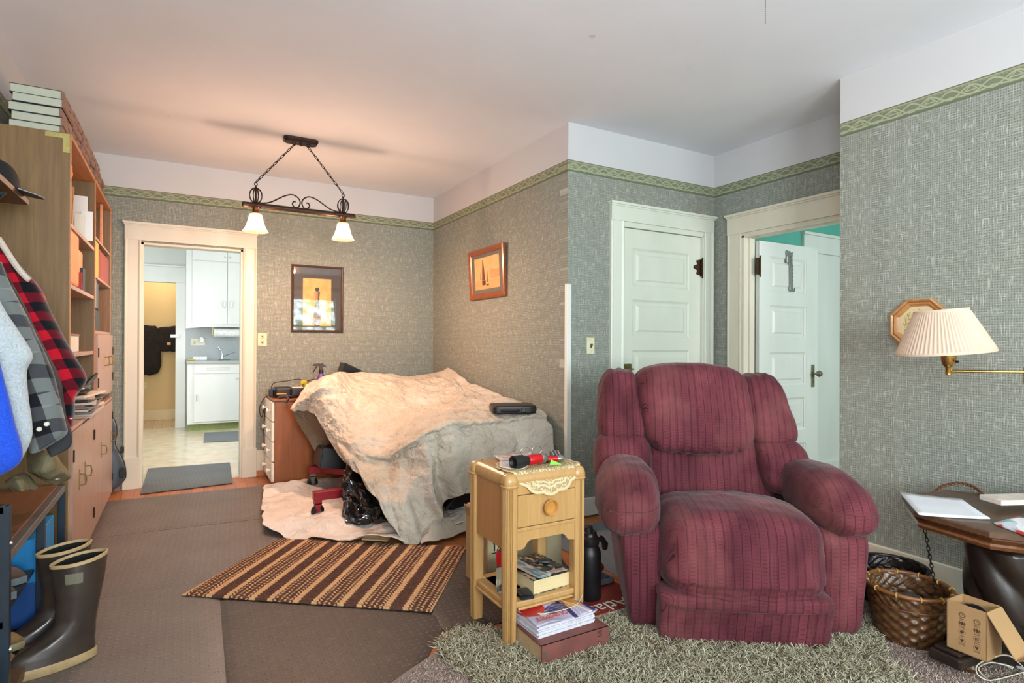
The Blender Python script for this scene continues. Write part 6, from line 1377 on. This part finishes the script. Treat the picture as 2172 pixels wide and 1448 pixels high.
def plaid(name, base, dark, midc, lite=None, s=.075, tilt=.35):
    g = G(name); x, y, z = g.xyz(g.vec('Object', rot=(0, tilt, 0), loc=(.01, 0, 0))); w1 = g.noise(g.vec(), 4, 2)*.03
    a = ((x+w1)/(2*s)).frac().gt(.5); b_ = ((z+y*.4+w1)/(2*s)).frac().gt(.5)
    c = g.mix(a, base, midc); c2 = g.mix(a, midc, dark); c = g.mix(b_, c, c2)
    if lite: c = g.mix(((z/(4*s)).frac().gt(.75))*(1-a)*.6, c, lite)
    n = g.noise(g.vec(), 300, 3); return g.out(c, .95, bump=n, bs=.5, bd=.002, sheen=.3, spec=.1)
def garment(name, label, rows, y, th, mat, cat='coat', seed=0, parts=(), lean=0, wrk=.02, fr=16):
    """hanging cloth form: rows (py, left px, right px) of its outline in the plane y"""
    t = thing(name, label, cat, tuple(at((rows[-1][1]+rows[-1][2])/2, rows[-1][0], y=y))); rings = []; N_ = 40; R = []
    for py, a, c_ in rows:
        p, q = at(a, py, y=y), at(c_, py, y=y); R.append(Vector((p.x, q.x, p.z)))
    for i in range(46):
        v = crom(R, i/45); cx, hw = (v.x+v.y)/2, (v.y-v.x)/2; tk = th*(.55+.45*math.sin(PI*min(1, i/45*1.1+.05))); r_ = []
        for k in range(N_):
            a = 2*PI*k/N_; P = Vector((cx+hw*math.copysign(abs(math.cos(a))**.8, math.cos(a)), y+tk*math.copysign(abs(math.sin(a))**.9, math.sin(a))+lean*(i/45), v.z))
            d = N3((P.x*fr*.6, P.y*3, P.z*2.5), 1, seed)+.5*N3((P.x*fr*1.4, P.y*6, P.z*6), 1, seed+3)
            P += Vector((.25*(P.x-cx)/max(hw, .01), math.sin(a), 0))*wrk*d; r_.append(P)
        rings.append(r_)
    obj('body', loft(B(), rings), mat, t, smooth=True, sharp=70); return t
FL = .0
RP = plaid('red_buffalo_plaid', 'b41828', '15171c', '5e1420', s=.042, tilt=.42); GP = plaid('grey_buffalo_plaid', '6e7472', '1c1e22', '44464a', '8a908e', s=.05, tilt=.3)
SHP = M('c8d4da', .95, 0, .1, 90); BLU = M('1248c8', .8, 0, .1, 12); KHA = M('8d8268', .85, 0, .15, 14); CHA = M('34363a', .9, 0, .15, 20); DENIM = M('39404c', .85, 0, .2, 40)
t = garment('plaid_jacket', 'red and black buffalo plaid jacket with pale fleece collar, hanging furthest along', [(505, -120, 2), (545, -120, 34), (600, -100, 84), (650, -80, 106), (700, -60, 130), (750, -30, 155), (800, 20, 184), (822, 70, 178), (845, 105, 160), (875, 128, 158), (905, 136, 156)], 3.0, .085, RP, seed=1)
pp_ = [at(a, b_, y=2.93) for a, b_ in ((-4, 505), (12, 530), (35, 565), (55, 588), (63, 594))]
obj('fleece_collar', tube(B(), path(pp_, 30), .011, 8), M('c9bcae', .95, 0, .1, 90), t, smooth=True, label='pale fleece collar edge')
obj('cuff_snap', lathe(B(), [(0, -.002), (.008, -.002), (.008, .002), (0, .003)], tuple(at(150, 887, y=2.90)), 12, None), M('c8c4bc', .3, .8), t)
t = garment('work_jacket', 'charcoal canvas work jacket with a flap pocket hanging between the plaid jackets and the bench', [(560, -60, 5), (640, -40, 50), (720, 0, 85), (800, 60, 126), (850, 85, 134), (890, 95, 142), (925, 95, 154), (952, 100, 150), (966, 108, 118)], 2.88, .06, CHA, seed=5)
t = garment('flannel_shirt_jacket', 'grey and black checked flannel jacket with white cuff snaps, before the red one', [(548, -140, 4), (590, -140, 20), (640, -120, 44), (700, -100, 72), (750, -80, 96), (800, -60, 116), (850, -30, 126), (900, 20, 138), (925, 50, 142), (945, 62, 110), (958, 66, 84)], 2.74, .07, GP, seed=9)
for px, py in ((99, 899), (83, 910)):
    p = at(px, py, y=2.655); obj('snap', lathe(B(), [(0, 0), (.009, 0), (.007, .003), (0, .003)], (0, 0, 0), 14, Matrix.Translation(p)@Matrix.Rotation(PI/2, 4, 'X')), M('d8d4c8', .3, .3), t, smooth=True)
t = garment('sherpa_jacket', 'white fleece-lined denim jacket hanging at the left edge of the picture', [(625, -150, -4), (660, -150, 14), (710, -150, 46), (755, -140, 69), (790, -140, 56), (850, -120, 60), (900, -100, 67), (940, -80, 66), (985, -60, 44)], 2.56, .06, SHP, seed=13, wrk=.012)
g = G('sherpa'); n = g.noise(g.vec(), 120, 4, .7); t.children[0].data.materials[0] = g.out(g.mix(n.ss(.3, .7), 'b4c2ca', 'dde6ea'), .95, bump=n, bs=1, bd=.01, sheen=.3)
t = garment('blue_sweatshirt', 'bright blue sweatshirt hanging in the foreground at the left edge', [(740, -160, -6), (790, -160, 6), (850, -160, 20), (910, -150, 33), (960, -140, 46), (990, -130, 44), (1008, -110, 22), (1018, -80, -10)], 2.42, .05, BLU, seed=17, wrk=.016)
g = G('blue_fleece'); n = g.noise(g.vec(), 160, 3); t.children[0].data.materials[0] = g.out(g.mix(n.ss(.3, .7), '0f3fb8', '1c56dc'), .9, bump=n, bs=.3, bd=.003, sheen=.2)
# khaki jacket lying on the bench
def blanket(name, label, ctl, mat, cat, seed, amp=.02, th=.006):
    b = B(); patch(b, [[Vector(p) for p in r] for r in ctl], 44, 40, lambda u, v, p: Vector((N3(p, 7, seed), N3(p, 7, seed+1), 1.4*abs(N3(p, 9, seed+2))+.5*N3(p, 20, seed)))*amp)
    o = single(name, b, mat, label, cat, smooth=True, sharp=180); m = o.modifiers.new('thickness', 'SOLIDIFY'); m.thickness = th; return o
g = G('khaki_canvas'); n = g.noise(g.vec(), 6, 5).ss(.3, .7); KHM = g.out(g.mix(n, '8a8268', '6f684f'), .9, bump=g.noise(g.vec(), 12, 5, .6, 1), bs=.5, bd=.02, spec=.1)
t = thing('khaki_jacket', 'khaki canvas jacket with snap cuffs heaped on the far end of the bench', 'jacket', (-.6, 3.2, .55))
def part_sheet(name, px, mat, par, seed, amp=.014):
    b = B(); patch(b, [[at(a, c_, y=yy_) for a, c_, yy_ in r] for r in px], 44, 40, lambda u, v, p: Vector((N3(p, 9, seed), N3(p, 9, seed+1), 1.4*abs(N3(p, 9, seed+2))+.5*N3(p, 22, seed)))*amp)
    o = obj(name, b, mat, par, smooth=True, sharp=180); m = o.modifiers.new('thickness', 'SOLIDIFY'); m.thickness = .006; return o
part_sheet('sleeve', [[(56, 950, 3.1), (80, 938, 3.1), (97, 936, 3.15), (100, 948, 3.2)], [(58, 985, 3.0), (90, 965, 2.95), (118, 968, 3.0), (132, 985, 3.15)], [(60, 1005, 2.98), (85, 1000, 2.9), (120, 1000, 2.95), (150, 1012, 3.1)], [(70, 1010, 3.05), (90, 1020, 3.0), (118, 1030, 3.05), (140, 1020, 3.15)]], KHM, t, 3)
part_sheet('sleeve', [[(12, 1020, 2.9), (30, 1008, 2.9), (52, 1003, 2.95), (64, 1008, 3.0)], [(14, 1028, 2.85), (34, 1018, 2.8), (56, 1020, 2.85), (76, 1030, 2.95)], [(30, 1045, 2.85), (45, 1045, 2.8), (62, 1040, 2.85), (82, 1036, 2.95)]], KHM, t, 7, .008)
obj('snap', lathe(B(), [(0, -.003), (.009, -.003), (.009, .002), (0, .003)], tuple(at(121, 1015, y=2.90)), 14), M('c4ccd0', .25, .8), t, smooth=True)
# caps
t = thing('baseball_cap', 'charcoal cap with a pale patch lying on the near end of the bench', 'cap', (0, 0, 0))
b = capfn(); obj('crown', b, [M('9aa4a6', .9, 0, .08, 40), M('33393f', .9, 0, .1, 40)], t, smooth=True)
b = B(); prism(b, [(.05, -.07, .0), (.05, .07, .0), (.11, .08, -.004), (.15, .05, -.008), (.165, 0, -.01), (.15, -.05, -.008), (.11, -.08, -.004)], (0, 0, .004)); obj('bill', b, M('555658', .9), t)
t.location = (-.70, 2.66, .553); t.rotation_euler = (0, 0, .1)
t = thing('baseball_cap', 'black cap lying bill outward on the wooden top shelf', 'cap', (0, 0, 0)); obj('crown', capfn(), [M('16181c', .8), M('16181c', .8)], t, smooth=True)
b = B(); prism(b, [(.05, -.07, .01), (.05, .07, .01), (.12, .085, .002), (.165, .05, -.006), (.18, 0, -.008), (.165, -.05, -.006), (.12, -.085, .002)], (0, 0, .006)); obj('bill', b, M('1a1e26', .5), t); obj('bill_edge', tube(B(), path([(.12, .085, .004), (.165, .05, -.003), (.18, 0, -.005), (.165, -.05, -.003), (.12, -.085, .004)], 20), .002, 6), M('9aa0a8', .4), t)
t.location = (-.70, 3.20, 1.88); t.rotation_euler = (0, .08, -.15)
t = thing('baseball_cap', 'faded blue cap with a strap hanging over the front of the top shelf', 'cap', (0, 0, 0)); obj('crown', capfn(), [M('3f4a68', .85, 0, .1, 30), M('39435e', .85, 0, .1, 30)], t, smooth=True); obj('strap', tube(B(), path([(.06, -.05, .0), (.09, -.02, -.03), (.09, .02, -.03), (.06, .05, 0)], 16), .006, 8), M('2c3650', .7), t)
t.location = (-.735, 2.90, 1.885); t.rotation_euler = (0, .3, .3)
# boxes and shoes under the bench
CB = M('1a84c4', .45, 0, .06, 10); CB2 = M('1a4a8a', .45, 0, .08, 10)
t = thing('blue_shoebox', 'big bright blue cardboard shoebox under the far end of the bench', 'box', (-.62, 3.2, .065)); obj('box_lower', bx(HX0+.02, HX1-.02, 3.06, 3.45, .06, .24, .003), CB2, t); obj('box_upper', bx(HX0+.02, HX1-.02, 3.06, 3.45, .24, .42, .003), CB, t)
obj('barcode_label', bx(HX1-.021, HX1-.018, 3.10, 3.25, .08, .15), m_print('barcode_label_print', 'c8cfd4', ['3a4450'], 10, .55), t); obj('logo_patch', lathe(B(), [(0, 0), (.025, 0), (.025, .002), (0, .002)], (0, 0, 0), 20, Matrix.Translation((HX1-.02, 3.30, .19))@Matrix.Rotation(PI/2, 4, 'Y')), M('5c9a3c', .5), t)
def shoe(name, label, y, z, col, sole, L=.27, x0=-.79, op=.5, grp=None, rz=0):
    t = thing(name, label, 'shoe', (0, 0, 0), 0, grp); rings = []
    for i in range(18):
        u = i/17; x = u*L; w_ = .042*(math.sin(PI*min(1, u*.9+.12))**.5); h = .085-.035*u+.012*math.sin(u*5); h = h if u < .9 else h*(1-(u-.9)*6)
        rings.append([(x, w_*math.copysign(abs(math.cos(a))**.8, math.cos(a)), .02+h*.5+h*.5*math.sin(a)) for a in [2*PI*k/20 for k in range(20)]])
    obj('upper', loft(B(), rings), col, t, smooth=True); rings = [[(p[0]*1.03-.003, p[1]*1.08, (0, .026)[q]) for p in sum([[(r_[10][0], r_[10][1], 0)] for r_ in rings], [])+[(r_[0][0], r_[0][1], 0) for r_ in reversed(rings)]] for q in (0, 1)]
    obj('sole', loft(B(), rings), sole, t); obj('opening', lathe(B(), [(0, 0), (.03, .002), (.034, .006)], (.07, 0, .098), 20), M('1a1512', .8), t, smooth=True)
    t.location = (x0, y, z); t.rotation_euler = (0, 0, rz); return t
BRS = M('5a4034', .7, 0, .2, 20); TAN = M('8a6a40', .7, 0, .2, 20); SLG = M('6c7478', .6); SLC = M('a89c74', .7)
shoe('loafer', 'brown slip-on shoe with a grey sole on the middle rack, further one', 2.88, .307, BRS, SLG); shoe('loafer', 'brown slip-on shoe with a grey sole on the middle rack, nearer one', 2.73, .307, BRS, SLG, rz=-.05)
shoe('loafer', 'dark brown slip-on shoe at the near end of the middle rack', 2.58, .307, M('3e3028', .7), SLG)
shoe('work_shoe', 'tan leather work shoe on the bottom rack, further one', 2.86, .065, TAN, SLC); shoe('work_shoe', 'tan leather work shoe on the bottom rack, nearer one', 2.72, .065, M('7a5634', .7), SLC)
shoe('sneaker', 'grey and blue sneaker at the near end of the bottom rack', 2.57, .065, M('3a5aa8', .6), M('9a9a9c', .6), L=.26)
b = B(); p = at(18, 1430, x=-.52); box(b, -.75, -.50, 2.20, 2.40, .0, .19, .004); single('blue_carton', b, M('1a8ccc', .45, 0, .06, 10), 'bright blue carton corner at the bottom left edge of the picture', 'box')
# rubber boots
def boot(label, hx, hy, ang):
    t = thing('rubber_boot', label, 'boot', (0, 0, 0), 0, 'pair of tall rubber boots'); rings = []
    def prof(z):
        T = [(0, .10, .150, .050), (.03, .10, .150, .052), (.07, .088, .135, .05), (.10, .055, .105, .048), (.13, .028, .078, .047), (.17, .012, .066, .047), (.24, .006, .072, .054), (.32, .004, .084, .062), (.395, .004, .092, .064)]
        for (a, c0, a0, b0), (c_, c1, a1, b1) in zip(T, T[1:]):
            if a <= z <= c_: f = (z-a)/(c_-a); return c0+(c1-c0)*f, a0+(a1-a0)*f, b0+(b1-b0)*f
    def ring(z, k=1, dz=0):
        c, a_, b_ = prof(z); r_ = []
        for j in range(48):
            q = 2*PI*j/48; x = math.cos(q); wq = b_*(1-.15*x*(z < .08)) if x > 0 else b_; zz = z+dz+(.008*-x if z > .38 else 0)+(.02*max(0, x) if z < .02 else 0)*0
            r_.append((c+a_*k*x, wq*k*math.sin(q)*(1-.25*abs(x)**3*(z > .3)), zz+(.0035*math.sin(x*9+z*40) if .09 < z < .2 else 0)))
        return r_
    zs = [i/40*.395 for i in range(41)]; zs = [z for z in zs if z >= .028]
    BT = M('3a3029', .32, 0, .25, 12, coat=.25)
    o = obj('upper', loft(B(), [ring(z) for z in zs]+[ring(z, .95) for z in (.395, .36, .3, .22)], cap=False), [BT], t, smooth=True)
    obj('lining', loft(B(), [*[ring(.385-.02*q_, .93) for q_ in range(13)]], cap=False), M('0c0b0a', .9), t, smooth=True); obj('lining_floor', loft(B(), [ring(.15, .9), ring(.145, .9)]), M('0c0b0a', .9), t)
    obj('sole', loft(B(), [ring(0, .97), ring(.004, 1.03), ring(.022, 1.035), ring(.030, 1.03), ring(.036, 1.01)]), M('a98f66', .6, 0, .15, 30), t, smooth=True, label='tan rubber sole band')
    b = B(); lo, hi, li, hi2 = ring(.383, 1.012), ring(.395, 1.012), ring(.383, .945), ring(.395, .945, .001); loft(b, [lo, hi, hi2, li], cap=False); obj('rim_band', b, M('b39a70', .6), t, smooth=True, label='tan rubber rim band')
    c, a_, b_ = prof(.335)
    b = B(); rows_ = []
    for zz in (.315, .355):
        rr_ = ring(zz, 1.008); rows_.append([rr_[k] for k in range(7, 13)])
    for i in range(5): b.faces.new([b.verts.new(p) for p in (rows_[0][i], rows_[0][i+1], rows_[1][i+1], rows_[1][i])])
    obj('label_patch', b, m_print('boot_label', '6c6a58', ['a8a488', '3c3a30'], 9, .52), t)
    t.location = (hx, hy, .010); t.rotation_euler = (0, 0, ang); return t
AB = math.atan2(-.30, -.95)
boot('nearer tall dark brown rubber boot with tan rim and a label patch in full view', -.335, 2.775, AB); boot('further tall dark brown rubber boot standing half hidden behind its mate', -.405, 2.945, AB+.03)

# ------------------------------------------------------------------ kitchen seen through the doorway
KP = TRK
t = thing('kitchen_base_cabinet', 'white base cabinet with a drawer front and one door in the kitchen', 'cabinet', (.5, 9.3, 0))
KC0 = .07
obj('body', bx(KC0, 1.9, 9.12, 9.6, .10, .94, .003), KP, t); obj('toe_kick', bx(KC0+.02, 1.9, 9.2, 9.6, 0, .10), M('8c9a62', .7), t)
obj('drawer', bx(KC0+.08, .78, 9.105, 9.12, .80, .915, .003), KP, t)
d = obj('door', bx(KC0+.08, .78, 9.10, 9.12, .13, .775, .004), KP, t); obj('handle', tube(B(), [(KC0+.115, 9.10, .42), (KC0+.115, 9.07, .43), (KC0+.115, 9.07, .50), (KC0+.115, 9.10, .51)], .006, 8), CHR, d)
for z in (.845, .86, .875): obj('groove', bx(.30+(z-.86)*3*0, .60, 9.1035, 9.1055, z, z+.004), M('b8bab6', .6), t)
obj('knob', lathe(B(), [(0, 0), (.018, .01), (.014, .03), (0, .034)], (0, 0, 0), 16, frame((.715, 9.10, .73), (1, 0, 0), (0, 0, 1))), M('e8e8e4', .4), t, smooth=True)
d = obj('door', bx(.80, 1.5, 9.10, 9.12, .13, .775, .004), KP, t)
single('kitchen_worktop', bx(KC0-.01, 1.9, 9.08, 9.615, .94, .978, .004), M('a9adab', .35, 0, .08, 60), 'grey laminate kitchen worktop', 'worktop')
single('backsplash', bx(.05, 1.9, 9.598, 9.618, .978, 1.475), M('a9b0b3', .4, 0, .05, 40), 'grey kitchen backsplash behind the tap', 'backsplash')
t = thing('kitchen_wall_cabinet', 'white kitchen wall cabinet with two tall doors above the worktop', 'cabinet', (.6, 9.5, 1.47))
obj('body', bx(.05, 1.9, 9.36, 9.61, 1.475, ZC, .003), KP, t); 
for x0, x1, z0, z1, hx in ((.13, .572, 1.50, 2.395, .535), (.578, 1.05, 1.50, 2.395, .625), (.13, .572, 2.41, 2.76, .54), (.578, 1.05, 2.41, 2.76, .61)):
    d = obj('door', bx(x0, x1, 9.345, 9.36, z0, z1, .003), KP, t)
    if z1 < 2.4: obj('handle', tube(B(), [(hx, 9.345, 1.74), (hx, 9.32, 1.75), (hx, 9.32, 1.82), (hx, 9.345, 1.83)], .006, 8), CHR, d)
    else: obj('knob', lathe(B(), [(0, 0), (.01, 0), (.008, .016), (0, .018)], (0, 0, 0), 12, frame((hx, 9.345, 2.47), (1, 0, 0), (0, 0, 1))), CHR, d)
b = B(); prism(b, [(.05, 9.36, 1.475), (1.2, 9.36, 1.475), (1.2, 9.36, 1.46), (.5, 9.36, 1.462), (.25, 9.36, 1.452), (.05, 9.36, 1.43)], (0, .015, 0)); obj('scalloped_valance', b, KP, t)
t = thing('paper_towel_roll', 'roll of white paper towels on a holder under the kitchen wall cabinet', 'paper towels', (.55, 9.45, 1.33)); obj('roll', tube(B(), [(.40, 9.45, 1.375), (.74, 9.45, 1.375)], .062, 28), M('e6e8e6', .9), t, smooth=True); obj('holder', bx(.385, .395, 9.40, 9.50, 1.34, 1.475, .003), M('d8c89a', .5), t); obj('holder', bx(.745, .755, 9.40, 9.50, 1.34, 1.475, .003), M('d8c89a', .5), t)
t = thing('kitchen_outlet', 'ivory double outlet plate with a white plug-in on the backsplash', 'outlet', (.2, 9.598, 1.2)); obj('plate', bx(.12, .30, 9.592, 9.598, 1.19, 1.29, .002), M('d8d8c4', .5), t); obj('plug_in', bx(.235, .28, 9.55, 9.594, 1.23, 1.31, .01), M('eef0f0', .4), t); obj('socket', bx(.145, .18, 9.589, 9.593, 1.215, 1.265, .002), M('b8b8a4', .5), t)
t = thing('kitchen_faucet', 'chrome single-lever tap on a green mat on the worktop', 'tap', (.52, 9.4, .978)); obj('tap_body', lathe(B(), [(.045, 0), (.04, .01), (.022, .02), (.022, .085), (.016, .1), (0, .1)], (.51, 9.4, .978), 24), CHR, t, smooth=True); obj('lever', tube(B(), [(.51, 9.4, 1.07), (.50, 9.4, 1.11), (.455, 9.4, 1.165)], [.008, .009, .016], 10), CHR, t, smooth=True); obj('spout', tube(B(), [(.52, 9.4, 1.03), (.68, 9.25, 1.10)], .006, 8), CHR, t)
single('sink_mat', lathe(B(), [(0, 0), (.08, 0), (.08, .006), (0, .006)], (.54, 9.36, .979), 24), M('2f7a5c', .6), 'small green mat under the kitchen tap', 'mat')
single('soap_dish', bx(.14, .32, 9.42, 9.5, .979, 1.03, .006), M('e4e8e8', .4), 'white rectangular dish at the left of the worktop', 'dish'); b = B(); softbox(b, (.07, .17, 9.12, 9.2, .979, 1.0), 3, 6); single('sponge', b, M('c8b830', .7), 'yellow and green sponge at the left corner of the worktop', 'sponge', smooth=True)
mat_sheet('kitchen_mat', [(.24, 8.05), (1.1, 7.9), (1.15, 8.75), (.28, 8.9)], .02, M('6a7074', .6, 0, .06, 20), 'grey padded floor mat in front of the kitchen base cabinet', n=10)
b = B(); box(b, -.075, .05, 9.58, 9.594, 1.0, 1.0); b.free()
t = thing('door_latch', 'small white latch block fixed to the casing of the far kitchen opening', 'latch', (-.07, 9.57, 1.33)); obj('block', bx(-.14, -.03, 9.55, 9.595, 1.30, 1.345, .004), M('dfe6ee', .4), t)
# dark coat hanging in the hall beyond the kitchen
t = thing('dark_coat', 'black coat hanging on the yellow wall beyond the kitchen', 'coat', (-.35, 10.6, .7)); g = G('black_cloth'); n = g.noise(g.vec(), 20, 4); BC = g.out(g.mix(n.ss(.3, .7), '17110d', '2b211a'), .9, bump=n, bs=.4, bd=.01)
def cr(x0, x1, z0, z1, seed): 
    b = B(); softbox(b, [(x0, 10.60, z0), (x1, 10.60, z0+.01), (x0, 10.70, z0), (x1, 10.70, z0+.01), (x0+.02, 10.58, z1), (x1-.04, 10.58, z1-.02), (x0, 10.7, z1), (x1, 10.7, z1)], 4, 16, .02, 12, seed); return b
obj('body', cr(-.66, -.27, .72, 1.50, 2), BC, t, smooth=True, sharp=80); obj('sleeve', cr(-.36, .10, 1.08, 1.485, 4), BC, t, smooth=True, sharp=80); obj('tag', bx(-.20, -.15, 10.575, 10.585, 1.19, 1.23, .004), M('e0b070', .6), t)
t = thing('hall_outlet', 'small ivory outlet low on the yellow hall wall', 'outlet', (-.5, 10.7, .5)); obj('plate', bx(-.53, -.47, 10.71, 10.719, .50, .61, .002), M('e0cfa0', .5), t)
